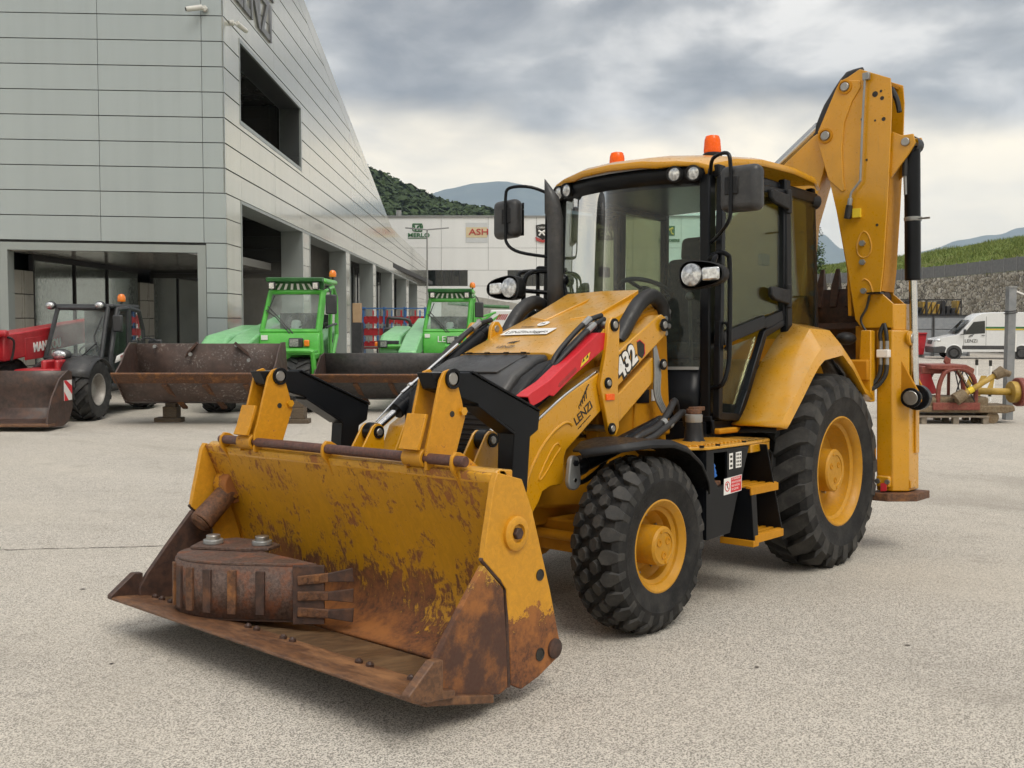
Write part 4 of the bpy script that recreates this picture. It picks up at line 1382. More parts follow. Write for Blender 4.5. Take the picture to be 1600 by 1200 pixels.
LA_EMPTY = {}
for s in (1, -1):
    LA = empty('loader_arm', BH)
    LA_EMPTY[s] = LA
    def yy(a):
        return s * a
    G().prism(arm_poly, 'Y', yy(0.40), yy(0.53)).build('arm_beam', 'yellow', LA, bevel=0.008, seg=3)
    g = G()
    ribp = [(0.065, 1.092), (0.085, 1.106), (0.13, 1.108), (0.22, 1.068), (0.31, 1.0), (0.38, 0.92), (0.43, 0.84), (0.46, 0.76), (0.49, 0.68)]
    g.tube([(x, yy(0.529), z) for x, z in ribp], 0.009, n=8, smooth=4)
    g.build('pressed_rib', 'yellow', LA)
    g = G()
    sl = [(0.165, 0.985), (0.19, 1.002), (0.225, 0.985), (0.27, 0.935), (0.315, 0.875), (0.345, 0.83), (0.33, 0.82), (0.28, 0.86), (0.215, 0.93), (0.17, 0.97), (0.165, 0.985)]
    g.tube([(x, yy(0.530), z) for x, z in sl], 0.0055, n=8, smooth=3)
    g.build('pressed_slot', 'yellow', LA)
    for ya, yb in ((0.532, 0.562), (0.345, 0.372)):
        G().prism(knee_poly, 'Y', yy(ya), yy(yb)).build('knee_plate', 'yellow', LA, bevel=0.005)
    G().prism(upper_poly, 'Y', yy(0.45), yy(0.548)).build('upper_arm', 'yellow', LA, bevel=0.008, seg=3)
    G().prism(link_poly, 'Y', yy(0.46), yy(0.53)).build('lower_link', 'yellow', LA, bevel=0.008, seg=3)
    for x, z, r in ((-0.283, 1.65, 0.030), (-0.222, 1.32, 0.026), (-0.258, 1.06, 0.027), (-0.80, 1.665, 0.032), (-0.79, 1.425, 0.028)):
        g = G()
        g.cyl((x, yy(0.34), z), (x, yy(0.577), z), r * 0.74, n=18)
        g.build('pin', 'steel', LA, bevel=0.004)
        G().lathe([(r * 1.25, 0), (r * 1.25, 0.008), (r * 0.8, 0.012), (r * 0.8, 0.0)], (x, yy(0.562), z), (0, s, 0), 20, True).build('pin_collar', 'black', LA)
    if s > 0:
        G().bx(-0.28, -0.20, 0.562, 0.570, 1.222, 1.258).build('side_reflector', 'amber', LA, bevel=0.002)
        d432 = Vector((-0.82, 0, 0.57)).normalized()
        u432 = Vector((0.57, 0, 0.82)).normalized()
        base = Vector((-0.368, 0.5495, 1.338))
        hexp = [(-0.518, 1.560), (-0.560, 1.578), (-0.612, 1.548), (-0.617, 1.490), (-0.56, 1.418), (-0.44, 1.345), (-0.365, 1.325), (-0.352, 1.44)]
        G().prism([(-0.53, 1.558), (-0.558, 1.57), (-0.608, 1.545), (-0.613, 1.49), (-0.585, 1.46), (-0.54, 1.48)], 'Y', 0.548, 0.5495).build('model_badge', 'ink', LA)
        G().tube([(-0.53, 0.549, 1.558), (-0.558, 0.549, 1.57), (-0.608, 0.549, 1.545), (-0.613, 0.549, 1.49), (-0.60, 0.549, 1.475)], 0.0035, n=6, smooth=1).build('badge_border', 'red_sticker', LA)
        lettering('model_number_outline', '432', 0.158, base + Vector((0.004, 0.0005, -0.004)), d432, u432, 'ink', LA, 0.0006, shear=0.12, bold=0.018, sx=0.88)
        lettering('model_number', '432', 0.158, base + Vector((0, 0.0014, 0)), d432, u432, 'white_sticker', LA, 0.0006, shear=0.12, bold=0.006, sx=0.88)
        dl = Vector((-0.84, 0, 0.54)).normalized()
        ul = Vector((0.54, 0, 0.84)).normalized()
        lettering('maker_lettering', 'LENZI', 0.066, (0.030, 0.5312, 1.088), dl, ul, 'ink', LA, 0.0006, bold=0.0012, sx=1.05)
        lettering('small_print', 'noleggio vendita assistenza', 0.0125, (0.010, 0.5312, 1.068), dl, ul, 'ink', LA, 0.0006)
        g = G()
        for k in range(5):
            o = Vector((0.000 - 0.016 * k, 0.5312, 1.180 + 0.012 * k + 0.002 * k))
            hgt = 0.020 + 0.009 * k
            top = o + Vector((0.0, 0, hgt))
            g.tube([o, o + Vector((0.004, 0, hgt * 0.6)), top, top + Vector((-0.022, 0, 0.022))], 0.0032, n=5, smooth=3)
        g.build('maker_emblem', 'ink', LA)
        # red cylinder lock lying over the arm
        g = G()
        lock = [(0.445, 1.262), (0.40, 1.285), (0.28, 1.33), (-0.165, 1.598), (-0.255, 1.602), (-0.285, 1.572), (-0.25, 1.53), (0.04, 1.375), (0.235, 1.255), (0.27, 1.262), (0.34, 1.23), (0.415, 1.205)]
        g.prism(lock, 'Y', 0.535, 0.541)
        g.prism([(0.445, 1.262), (0.40, 1.285), (0.28, 1.335), (-0.165, 1.603), (-0.255, 1.606), (-0.255, 1.598), (-0.165, 1.594), (0.28, 1.326), (0.40, 1.277), (0.445, 1.254)], 'Y', 0.455, 0.541)
        LK = g.build('cylinder_lock', 'red', LA, bevel=0.003)
        G().prism([(0.19, 1.325), (0.05, 1.41), (0.035, 1.40), (0.045, 1.388), (0.185, 1.302), (0.20, 1.308)], 'Y', 0.5405, 0.5430).build('lock_slot', 'red_dull', LA, bevel=0.001)
        G().prism([(-0.015, 1.452), (-0.085, 1.494), (-0.068, 1.452), (0.004, 1.408)], 'Y', 0.541, 0.5425).build('warning_sticker', 'yellow_sticker', LA)
        for k in range(2):
            c = Vector((-0.022 - 0.034 * k, 0.5432, 1.445 + 0.02 * k))
            G().prism([(c.x + 0.012, c.z - 0.012), (c.x - 0.012, c.z + 0.002), (c.x - 0.002, c.z + 0.016)], 'Y', 0.5425, 0.5432).build('warning_mark', 'ink', LA)
        # steel pipe along the arm edge
        G().tube([(0.50, 0.50, 0.94), (0.50, 0.522, 0.965), (0.468, 0.527, 1.068), (0.445, 0.527, 1.082), (0.29, 0.527, 1.170), (0.11, 0.525, 1.265), (-0.18, 0.515, 1.385)], 0.008, n=8, smooth=4).build('steel_pipe', 'chrome', LA)

    # tilt lever
    TL = empty('tilt_lever', BH)
    lev = [(1.285, 1.39), (1.04, 1.39), (0.54, 1.19), (0.555, 1.10), (0.615, 1.07), (0.64, 0.80), (0.76, 0.80), (0.735, 1.10), (1.0, 1.245), (1.245, 1.315)]
    G().prism(lev, 'Y', yy(0.605), yy(0.705)).build('lever_beam', 'black', TL, bevel=0.006)
    g = G()
    g.bar((1.03, yy(0.655), 1.392), (0.55, yy(0.655), 1.197), 0.118, 0.012)
    g.bar((0.99, yy(0.655), 1.237), (0.74, yy(0.655), 1.094), 0.118, 0.012)
    g.build('lever_flange', 'black', TL, bevel=0.003)
    # short ears and tilt ram
    TR = empty('tilt_ram', BH)
    for ya in (0.385, 0.475):
        G().prism([(0.70, 1.075), (0.675, 1.092), (0.645, 1.092), (0.618, 1.07), (0.612, 1.03), (0.625, 0.70), (0.90, 0.62), (0.80, 0.92)], 'Y', yy(ya), yy(ya + 0.014)).build('ram_ear', 'yellow', TR, bevel=0.003)
    G().cyl((0.657, yy(0.405), 1.045), (0.657, yy(0.470), 1.045), 0.052, n=22).build('rod_eye', 'black', TR, bevel=0.005)
    G().cyl((0.657, yy(0.37), 1.045), (0.657, yy(0.50), 1.045), 0.021, n=18).build('ram_pin', 'steel', TR, bevel=0.004)
    G().lathe([(0.036, 0), (0.036, 0.008), (0.024, 0.008), (0.024, 0)], (0.657, yy(0.489 if s > 0 else 0.385), 1.045), (0, 1, 0), 20, True).build('pin_collar', 'black', TR)
    p0, p1 = Vector((0.657, yy(0.437), 1.045)), Vector((-0.31, yy(0.437), 1.655))
    dd = (p1 - p0).normalized()
    G().cyl(p0, p0 + dd * 0.40, 0.022, n=18).build('ram_rod', 'chrome', TR)
    g = G()
    g.cyl(p0 + dd * 0.22, p0 + dd * 1.05, 0.046, n=22)
    g.cyl(p0 + dd * 0.205, p0 + dd * 0.27, 0.051, n=22)
    g.cyl(p0 + dd * 1.05, p1, 0.046, 0.034, n=18)
    g.build('ram_barrel', 'black', TR, bevel=0.005)
    off = Vector((0.03, yy(-0.035) if s > 0 else yy(-0.035), 0.075))
    if s < 0:
      g = G()
      g.cyl(p0 + Vector((0.0, yy(-0.03), 0.06)), p0 + off + dd * 0.26, 0.005, n=8)
      g.cyl(p0 + off + dd * 0.26, p0 + off + dd * 0.80, 0.011, n=10)
      g.cyl(p0 + off + dd * 0.33, p0 + off + dd * 0.35, 0.019, n=10)
      g.build('level_rod', 'chrome', TR)
    for k, (lo, ro) in enumerate((((0.0, 0.0, 0.09), 0.016), ((0.02, 0.05, 0.055), 0.014))):
        o = Vector((lo[0], yy(lo[1]), lo[2]))
        a = p0 + dd * 0.62 + Vector((0, 0, 0.02))
        G().tube([p0 + dd * 0.60 - Vector((0, 0, 0.02)), p0 + dd * 0.66 + o * 0.7, p0 + dd * 0.82 + o, p0 + dd * 1.0 + o, p1 + o * 0.6 + Vector((-0.02, 0, 0.0))], ro, n=10, smooth=5).build('hose', 'hose', TR)
        G().cyl(p0 + dd * 0.96 + o, p0 + dd * 1.035 + o, ro * 1.25, n=8).build('hose_fitting', 'zinc', TR)
    # lift ram below
    LR = empty('lift_ram', BH)
    a, b = Vector((0.15, yy(0.60), 0.865)), Vector((-0.72, yy(0.60), 1.075))
    d2 = (b - a).normalized()
    g = G()
    g.cyl(a, b, 0.047, n=22)
    g.cyl(a + d2 * 0.005, a + d2 * 0.09, 0.053, n=22)
    g.build('ram_barrel', 'black', LR, bevel=0.006)
    G().tube([a + Vector((-0.02, 0, -0.06)), a + Vector((-0.09, 0, -0.075)), a + Vector((-0.24, 0, -0.02)), a + Vector((-0.30, 0, 0.03))], 0.014, n=8, smooth=4).build('hose', 'hose', LR)
    capp = [(0.19 + 0.040 * math.cos(t), 0.905 + 0.040 * math.sin(t)) for t in [i * math.pi / 8 for i in range(9)]] + [(0.19 + 0.054 * math.cos(t), 0.815 + 0.054 * math.sin(t)) for t in [math.pi + i * math.pi / 8 for i in range(9)]]
    G().prism(capp, 'Y', yy(0.622), yy(0.650)).build('pin_cap', 'zinc', LR, bevel=0.006)
    G().cyl((0.19, yy(0.64), 0.905), (0.19, yy(0.664), 0.905), 0.017, n=6).build('cap_bolt', 'black', LR)
    G().cyl((0.19, yy(0.64), 0.815), (0.19, yy(0.654), 0.815), 0.011, n=12).build('grease_nipple', 'chrome', LR)
    hs = empty('hose_bundle', BH)
    for k, pts in enumerate(([(-0.95, 0.56, 1.12), (-0.86, 0.60, 1.20), (-0.72, 0.64, 1.13), (-0.58, 0.66, 1.06), (-0.42, 0.66, 1.02), (-0.36, 0.65, 0.99), (-0.45, 0.64, 0.965)],
                             [(-1.0, 0.60, 1.05), (-0.90, 0.64, 1.13), (-0.72, 0.68, 1.09), (-0.52, 0.68, 1.01), (-0.40, 0.66, 0.98)],
                             [(-0.46, 0.46, 1.56), (-0.58, 0.47, 1.71), (-0.68, 0.47, 1.80), (-0.80, 0.47, 1.845), (-0.92, 0.46, 1.80), (-0.97, 0.45, 1.70)])):
        G().tube([(x, yy(y), z) for x, y, z in pts], 0.022 if k < 2 else 0.048, n=12, smooth=5).build('hose' if k < 2 else 'sleeved_hose', 'hose', hs)
    for t0 in ((-0.62, 0.665, 1.075), (-0.66, 0.68, 1.062)):
        G().cyl((t0[0], yy(t0[1]), t0[2]), (t0[0] - 0.03, yy(t0[1]), t0[2] + 0.013), 0.025, n=10).build('hose_fitting', 'zinc', hs)
    for k in range(4):
        G().tube([(-0.73 - 0.018 * k, yy(0.53 - 0.012 * k), 1.60), (-0.735 - 0.018 * k, yy(0.54), 1.40), (-0.735 - 0.018 * k, yy(0.54), 1.24), (-0.79 - 0.018 * k, yy(0.56), 1.13)], 0.008, n=8, smooth=4).build('steel_pipe', 'zinc', hs)
    g = G()
    for k in range(5):
        x = -0.93 - 0.035 * (k % 2)
        z = 1.62 + 0.045 * k
        g.cyl((x, yy(0.40), z), (x, yy(0.50), z), 0.018, n=8)
    g.build('hose_couplings', 'zinc', hs, bevel=0.003)

# ------------------------------------------------------------------ hood, nose, chassis
HD = empty('hood', BH)
g = G()
rows = []
for x, zt, w, bulge in ((0.03, 1.492, 0.345, 0.0), (-0.10, 1.545, 0.35, 0.006), (-0.35, 1.640, 0.355, 0.012), (-0.60, 1.735, 0.36, 0.016), (-0.80, 1.812, 0.36, 0.018), (-0.93, 1.858, 0.355, 0.018), (-0.99, 1.845, 0.35, 0.0)):
    pr_ = [(-w - 0.085, -0.40), (-w - 0.075, -0.20), (-w - 0.05, -0.075), (-w - 0.015, -0.012), (-w + 0.03, 0.0), (-w * 0.5, bulge), (0, bulge * 1.2), (w * 0.5, bulge), (w - 0.03, 0.0), (w + 0.015, -0.012), (w + 0.05, -0.075), (w + 0.075, -0.20), (w + 0.085, -0.40)]
    rows.append([(x, y, zt + dz) for y, dz in pr_])
g.loft(rows)
g.add(rows[0], [tuple(range(13))])
g.build('hood_shell', 'yellow', HD, smooth=28)
g = G()
def hz(x):
    return 1.495 + (0.02 - x) * 0.384
for s in (1, -1):
    g.prism([(-0.46, s * 0.10), (-0.52, s * 0.27), (-0.93, s * 0.29), (-0.95, s * 0.0), (-0.80, s * 0.0)], 'Z', 0, 1)
g.v = [(x, y, hz(x) + 0.016 + (0.010 + 0.016 * min(1, (-0.46 - x) / 0.3) if z > 0.5 else -0.03)) for x, y, z in g.v]
g.build('hood_ridge', 'yellow', HD, bevel=0.006, smooth=25)
sl_y = Vector((-1, 0, 0.384)).normalized()
def onhood(x, y, dz=0.0):
    return Vector((x, y, hz(x) + dz))
g = G()
c = onhood(-0.263, -0.068, 0.0215)
g.obox(c, sl_y * 0.054, Vector((0, 1, 0)) * 0.187, sl_y.cross(Vector((0, 1, 0))) * 0.001)
g.build('rental_sticker', 'white_sticker', HD)
lettering('rental_lettering', 'LENZInoleggio', 0.062, onhood(-0.236, -0.238, 0.0232), (0, 1, 0), sl_y, 'ink', HD, 0.0004, sx=0.9)
lettering('rental_motto', 'soluzioni', 0.03, onhood(-0.345, -0.20, 0.0215), (0, 1, 0), sl_y, 'ink', HD, 0.0004)
G().lathe([(0.040, 0), (0.040, 0.002), (0, 0.002)], onhood(-0.395, -0.055, 0.0225), sl_y.cross(Vector((0, 1, 0))) * -1, 24).build('round_sticker', 'white_sticker', HD)
lettering('round_lettering', '24', 0.038, onhood(-0.382, -0.078, 0.0252), (0, 1, 0), sl_y, 'ink', HD, 0.0004)
lettering('hood_lettering', 'LENZI', 0.050, onhood(-0.022, -0.118, 0.0140), (0, 1, 0), sl_y, 'ink', HD, 0.0004)
g = G()
for k in range(4):
    g.tube([onhood(-0.085, -0.075 + 0.014 * k, 0.0155), onhood(-0.10 - 0.004 * k, -0.070 + 0.014 * k, 0.0155), onhood(-0.112 - 0.004 * k, -0.055 + 0.014 * k, 0.0155)], 0.002, n=4, smooth=2)
g.build('hood_emblem', 'ink', HD)
NS = empty('nose', BH)
nose = [(0.028, 1.487), (0.17, 1.455), (0.33, 1.375), (0.43, 1.275), (0.465, 1.18), (0.46, 0.98), (0.42, 0.72), (0.02, 0.72)]
G().prism(nose, 'Y', -0.345, 0.345).build('nose_shell', 'grey_plastic', NS, bevel=0.03, seg=3)
for s in (1, -1):
    g = G()
    g.prism([(0.03, 1.46), (0.16, 1.43), (0.30, 1.36), (0.40, 1.27), (0.44, 1.15), (0.42, 0.95), (0.03, 0.95)], 'Y', s * 0.345, s * 0.43)
    g.build('nose_cheek', 'black_plastic', NS, bevel=0.035, seg=3)
g = G()
p0 = Vector((0.10, 0, 1.480))
g.add([(0.11, -0.25, 1.478), (0.11, 0.25, 1.478), (0.335, 0.22, 1.380), (0.335, -0.22, 1.380)], [(0, 1, 2, 3)])
g.build('nose_panel', 'grey_plastic', NS, solid=0.012, bevel=0.003)
g = G()
g.bar((0.108, -0.26, 1.488), (0.108, 0.26, 1.488), 0.012, 0.008)
for y in (-0.2, -0.06, 0.09, 0.22):
    g.bx(0.10, 0.122, y - 0.012, y + 0.012, 1.484, 1.496)
g.build('panel_hinge', 'black', NS)
g = G()
for k in range(15):
    z = 0.76 + 0.028 * k
    g.bx(0.455 + 0.0, 0.478, -0.29, 0.29, z, z + 0.012)
g.build('grille_slats', 'black', NS)
CH = empty('chassis', BH)
g = G()
g.bx(-3.0, 0.35, -0.30, 0.30, 0.52, 0.86)
g.prism([(0.40, 0.66), (0.40, 0.98), (-0.3, 1.0), (-1.2, 1.0), (-1.2, 0.62), (-0.2, 0.60)], 'Y', -0.37, 0.37)
g.build('main_frame', 'yellow_matt', CH, bevel=0.02)
for s in (1, -1):
    g = G()
    g.prism([(-0.28, 0.98), (-0.28, 1.45), (-0.70, 1.72), (-1.0, 1.80), (-1.05, 0.98)], 'Y', s * 0.36, s * 0.45)
    g.prism([(-0.62, 1.0), (-0.66, 1.5), (-0.84, 1.60), (-0.95, 1.0)], 'Y', s * 0.42, s * 0.47)
    g.build('loader_tower', 'yellow_matt', CH, bevel=0.01)
g = G()
g.bx(-0.22, 0.0, -0.70, 0.70, 0.38, 0.56)
g.cyl((-0.12, -0.72, 0.466), (-0.12, 0.72, 0.466), 0.085, n=16)
g.cyl((0.04, -0.66, 0.48), (0.04, 0.66, 0.48), 0.028, n=12)
g.cyl((-0.12, -0.16, 0.466), (-0.12, 0.16, 0.466), 0.16, n=20)
g.build('front_axle', 'yellow_matt', CH, bevel=0.012)
g = G()
g.cyl((-2.36, -0.74, 0.679), (-2.36, 0.74, 0.679), 0.13, n=18)
g.build('rear_axle', 'yellow_matt', CH)
g = G()
g.bx(-0.86, -0.80, 0.466, 0.474, 1.20, 1.27)
g.build('data_plate', 'white_sticker', CH)
G().bx(-0.77, -0.64, 0.472, 0.476, 1.19, 1.27).build('serial_plate', 'black', CH)
for s in (1, -1):
    g = G()
    arc = [(0.36, 0.985), (0.24, 1.02), (0.10, 1.035), (-0.06, 1.03), (-0.20, 0.99), (-0.33, 0.91), (-0.42, 0.81), (-0.46, 0.74)]
    wv = [0.74, 0.70, 0.70, 0.70, 0.70, 0.70, 0.70, 0.70]
    wo = [0.80, 0.98, 1.05, 1.09, 1.10, 1.10, 1.09, 1.07]
    g.loft([[(x, s * a, z), (x, s * (b_ - 0.02), z), (x, s * b_, z - 0.02), (x, s * b_, z - 0.035)] for (x, z), a, b_ in zip(arc, wv, wo)])
    g.build('front_mudguard', 'black_plastic', BH, solid=0.012, smooth=35).location = (-0.125, -0.07 * s, -0.012)

# ------------------------------------------------------------------ cab
CB = empty('cab', BH)
ZR = 2.66
def pillar(pts, w, h, name='pillar', mat='black', up=(1, 0, 0)):
    g = G()
    for a, b in zip(pts[:-1], pts[1:]):
        g.bar(a, b, w, h, up)
    return g.build(name, mat, CB, bevel=0.012)
for s in (1, -1):
    pillar([(-1.215, s * 0.625, 1.02), (-1.245, s * 0.605, 2.68)], 0.075, 0.085)
    pillar([(-2.13, s * 0.715, 1.60), (-2.13, s * 0.70, 2.72)], 0.06, 0.085)
    pillar([(-2.70, s * 0.66, 1.55), (-2.68, s * 0.64, 2.74)], 0.06, 0.06)
    g = G()
    g.bx(-2.70, -1.24, s * 0.62, s * 0.69, 2.62, 2.70)
    g.build('roof_rail', 'black', CB, bevel=0.01)
    # door
    door = [(-1.245, 2.60), (-1.215, 1.70), (-1.195, 1.10), (-1.45, 1.08), (-1.56, 1.24), (-1.80, 1.63), (-2.085, 1.72), (-2.09, 2.62)]
    inn = [(-1.285, 2.545), (-1.255, 1.64), (-2.03, 1.80), (-2.035, 2.57)]
    low = [(-1.25, 1.52), (-1.24, 1.18), (-1.41, 1.165), (-1.70, 1.61)]
    DR = empty('door', BH)
    def edge_frame(poly, w, name, y):
        g = G()
        n = len(poly)
        for i in range(n):
            a, b = poly[i], poly[(i + 1) % n]
            g.bar((a[0], y, a[1]), (b[0], y, b[1]), w, 0.045, (0, 1, 0))
            g.cyl((a[0], y - 0.022, a[1]), (a[0], y + 0.022, a[1]), w / 2, n=10)
        return g.build(name, 'black', DR, bevel=0.006)
    yd = s * 0.705
    edge_frame(door, 0.05, 'door_frame', yd)
    g = G()
    g.bar((-1.24, yd, 1.585), (-1.80, yd, 1.715), 0.085, 0.04, (0, 1, 0))
    g.bar((-1.80, yd, 1.70), (-2.06, yd, 1.765), 0.075, 0.04, (0, 1, 0))
    g.build('door_rail', 'black', DR, bevel=0.005)
    G().prism(inn, 'Y', yd - 0.004, yd + 0.004).build('door_pane', 'cab_glass_dark', DR)
    G().prism(low, 'Y', yd - 0.004, yd + 0.004).build('lower_pane', 'cab_glass_dark', DR)
    G().tube([(-1.24, yd + s * 0.03, 1.52), (-1.24, yd + s * 0.05, 1.55), (-1.24, yd + s * 0.05, 1.66), (-1.24, yd + s * 0.03, 1.69)], 0.013, n=8, smooth=3).build('door_handle', 'black_plastic', DR)
    for z in (2.56, 1.90):
        g = G()
        g.prism([(-1.83, z + 0.045), (-1.86, z + 0.055), (-2.06, z + 0.045), (-2.10, z + 0.05), (-2.10, z - 0.06), (-2.06, z - 0.055), (-1.88, z - 0.035), (-1.83, z - 0.01)], 'Y', yd + s * 0.018, yd + s * 0.055)
        g.cyl((-2.115, yd + s * 0.03, z - 0.085), (-2.115, yd + s * 0.03, z + 0.085), 0.026, n=12)
        g.build('hinge', 'black_plastic', DR, bevel=0.010)
    g = G()
    g.bx(-1.82, -1.93, yd - s * 0.05, yd - s * 0.01, 2.10, 2.18)
    g.build('window_latch', 'black_plastic', DR, bevel=0.01)
    # rear quarter pane
    G().prism([(-2.17, 1.70), (-2.17, 2.66), (-2.665, 2.68), (-2.685, 1.60), (-2.40, 1.60)], 'Y', s * 0.672, s * 0.680).build('quarter_pane', 'cab_glass_dark', CB)
    g = G()
    g.bx(-1.27, -1.17, s * 0.58, s * 0.68, 0.98, 1.10)
    g.bx(-2.15, -1.17, s * 0.55, s * 0.69, 0.98, 1.075)
    g.build('sill', 'black', CB, bevel=0.01)
    # grab rail
    G().tube([(-1.20, s * 0.66, 2.115), (-1.17, s * 0.74, 2.125), (-1.19, s * 0.775, 2.11), (-1.205, s * 0.785, 2.05), (-1.205, s * 0.785, 1.60), (-1.19, s * 0.785, 1.42), (-1.16, s * 0.76, 1.30), (-1.20, s * 0.66, 1.275)], 0.015, n=10, smooth=3).build('grab_rail', 'black', CB)
def gx(y, z):                     # bowed windshield
    return -1.045 - 0.165 * (y / 0.6) ** 2 - 0.03 * (z - 1.4)
wy = [-0.59 + 1.18 * i / 16 for i in range(17)]
g = G()
g.loft([[(gx(y, z), y, z) for z in (1.40, 1.8, 2.2, 2.60)] for y in wy])
g.build('windshield', 'cab_glass', CB, smooth=60)
g = G()
g.loft([[(gx(y, 1.40) + 0.005, y, 1.40), (gx(y, 1.40) - 0.01, y, 1.0)] for y in wy])
g.build('front_lower_panel', 'black', CB, solid=0.03, smooth=60)
g = G()
g.bar((gx(0.36, 1.4) + 0.02, 0.36, 1.40), (gx(0.58, 1.4) + 0.02, 0.58, 1.40), 0.02, 0.02)
g.build('glass_strip', 'zinc', CB)
G().bx(-2.69, -2.68, -0.63, 0.63, 1.62, 2.66).build('rear_pane', 'cab_glass', CB)
g = G()
g.bx(-2.70, -1.12, -0.64, 0.64, 0.92, 1.06)
g.build('cab_floor', 'black', CB)
g = G()
g.bx(-2.70, -2.10, -0.62, 0.62, 1.06, 1.42)
g.build('rear_bulkhead', 'interior', CB, bevel=0.02)
# roof shell
RF = empty('roof', BH)
g = G()
rows = []
for x, ze, zc, w, bow in ((-0.995, 2.685, 2.700, 0.615, 0.21), (-1.005, 2.70, 2.735, 0.64, 0.215), (-1.08, 2.72, 2.765, 0.665, 0.20), (-1.30, 2.76, 2.81, 0.715, 0.13), (-1.7, 2.80, 2.85, 0.74, 0.04), (-2.2, 2.815, 2.862, 0.74, 0.0), (-2.6, 2.80, 2.84, 0.725, -0.03), (-2.76, 2.775, 2.805, 0.69, -0.05)):
    row = []
    for yf, zz in ((-1.0, ze - 0.05), (-0.985, ze - 0.012), (-0.90, ze + 0.006), (-0.72, (ze + zc) / 2 + 0.002), (-0.54, zc - 0.012), (-0.38, zc), (0.0, zc + 0.004), (0.38, zc), (0.54, zc - 0.012), (0.72, (ze + zc) / 2 + 0.002), (0.90, ze + 0.006), (0.985, ze - 0.012), (1.0, ze - 0.05)):
        row.append((x - bow * yf * yf, yf * w, zz))
    rows.append(row)
g.loft(rows)
g.build('roof_shell', 'yellow', RF, solid=0.022, smooth=40)
g = G()
rows = []
for zz, dx in ((2.70, -0.03), (2.66, -0.015), (2.60, -0.04), (2.575, -0.09), (2.60, -0.16), (2.69, -0.18)):
    rows.append([(gx(y, 2.6) + 0.055 + dx, y * 1.03, zz) for y in wy])
rows.append(rows[0])
g.loft(rows)
g.build('front_fascia', 'black', RF, smooth=50)
g = G()
g.bx(-2.68, -1.36, -0.62, 0.62, 2.66, 2.73)
g.build('headliner', 'black', RF, bevel=0.01)
for y in (0.44, 0.55, -0.44, -0.55):
    WL = G().lathe([(0.0, -0.06), (0.045, -0.06), (0.052, -0.02), (0.052, 0.012), (0.044, 0.014), (0.042, 0.004)], (gx(y, 2.6) + 0.06, y, 2.645), (1, 0.25 * y, -0.12), 20).build('work_light', 'black_plastic', BH)
    G().lathe([(0.043, 0.003), (0.02, 0.009), (0, 0.010)], (gx(y, 2.6) + 0.06, y, 2.645), (1, 0.25 * y, -0.12), 20).build('light_lens', 'lens', WL)
for s in (1, -1):
    BE = G().lathe([(0.066, 0.0), (0.066, 0.02), (0.056, 0.03)], (-1.66, s * 0.40, 2.845), (0, 0, 1), 20).build('beacon', 'black_plastic', BH)
    G().lathe([(0.056, 0.026), (0.060, 0.04), (0.054, 0.12), (0.045, 0.145), (0.03, 0.150), (0, 0.150)], (-1.66, s * 0.40, 2.845), (0, 0, 1), 20).build('beacon_lens', 'amber', BE)
# rear work light and bracket under the roof
g = G()
g.lathe([(0.0, -0.05), (0.05, -0.05), (0.055, 0.02), (0.045, 0.025), (0, 0.02)], (-2.70, 0.66, 2.64), (-1, 0.3, -0.1), 16)
g.build('work_light', 'black_plastic', CB)
# inside: seat, wheel, column, levers
IN = empty('operator_seat', BH)
g = G()
g.bx(-2.06, -1.60, -0.24, 0.24, 1.46, 1.58)
g.build('seat_cushion', 'seat_fabric', IN, bevel=0.05, seg=3)
g = G()
g.obox((-2.08, 0, 1.88), (0.05, 0, 0.0), (0, 0.23, 0), (-0.04, 0, 0.34))
g.obox((-2.13, 0, 2.29), (0.04, 0, 0.0), (0, 0.13, 0), (-0.01, 0, 0.09))
g.build('seat_back', 'seat_fabric', IN, bevel=0.05, seg=3)
for s in (1, -1):
    G().obox((-1.83, s * 0.30, 1.72), (0.16, 0, 0), (0, 0.04, 0), (0, 0, 0.025)).build('armrest', 'seat_fabric', IN, bevel=0.02)
G().bx(-2.0, -1.66, -0.2, 0.2, 1.06, 1.46).build('seat_base', 'interior', IN, bevel=0.02)
SW = empty('steering_wheel', BH)
ctr = Vector((-1.44, 0.0, 1.93))
axs = Vector((-0.42, 0, 0.9)).normalized()
g = G()
rg = g.ring(ctr, axs, 0.185, 28)
g.tube(rg + [rg[0], rg[1]], 0.016, n=8, smooth=1)
for k in range(3):
    p = rg[int(k * 28 / 3) + 2]
    g.bar(ctr, p, 0.03, 0.012, axs)
g.cyl(ctr - axs * 0.02, ctr + axs * 0.02, 0.05, n=14)
g.build('wheel_rim', 'black_plastic', SW)
g = G()
g.cyl(ctr, ctr - axs * 0.42, 0.055, 0.075, n=12)
g.bx(-1.42, -1.16, -0.20, 0.20, 1.06, 1.50)
g.build('steering_column', 'interior', SW, bevel=0.02)
g = G()
for s in (-1, 1):
    g.cyl((-1.45, s * 0.36, 1.4), (-1.43, s * 0.36, 1.86), 0.012, n=8)
    g.ball((-1.43, s * 0.36, 1.88), 0.03)
g.build('control_levers', 'interior', CB)
G().bx(-1.95, -1.35, -0.60, -0.42, 1.06, 1.58).build('control_console', 'interior', CB, bevel=0.015)
G().bx(-1.95, -1.60, 0.42, 0.58, 1.06, 1.46).build('control_console', 'interior', CB, bevel=0.015)
# wiper
g = G()
def gp(y, z, o=0.03):
    return (gx(y, z) + o, y, z)
g.tube([gp(-0.50, 2.02), gp(-0.46, 1.95), gp(-0.32, 1.64), gp(-0.20, 1.44)], 0.009, n=6, smooth=1)
g.tube([gp(-0.50, 1.98), gp(-0.36, 1.62), gp(-0.28, 1.46)], 0.007, n=6, smooth=1)
g.ball(gp(-0.51, 2.02), 0.045)
g.build('wiper', 'black', CB)
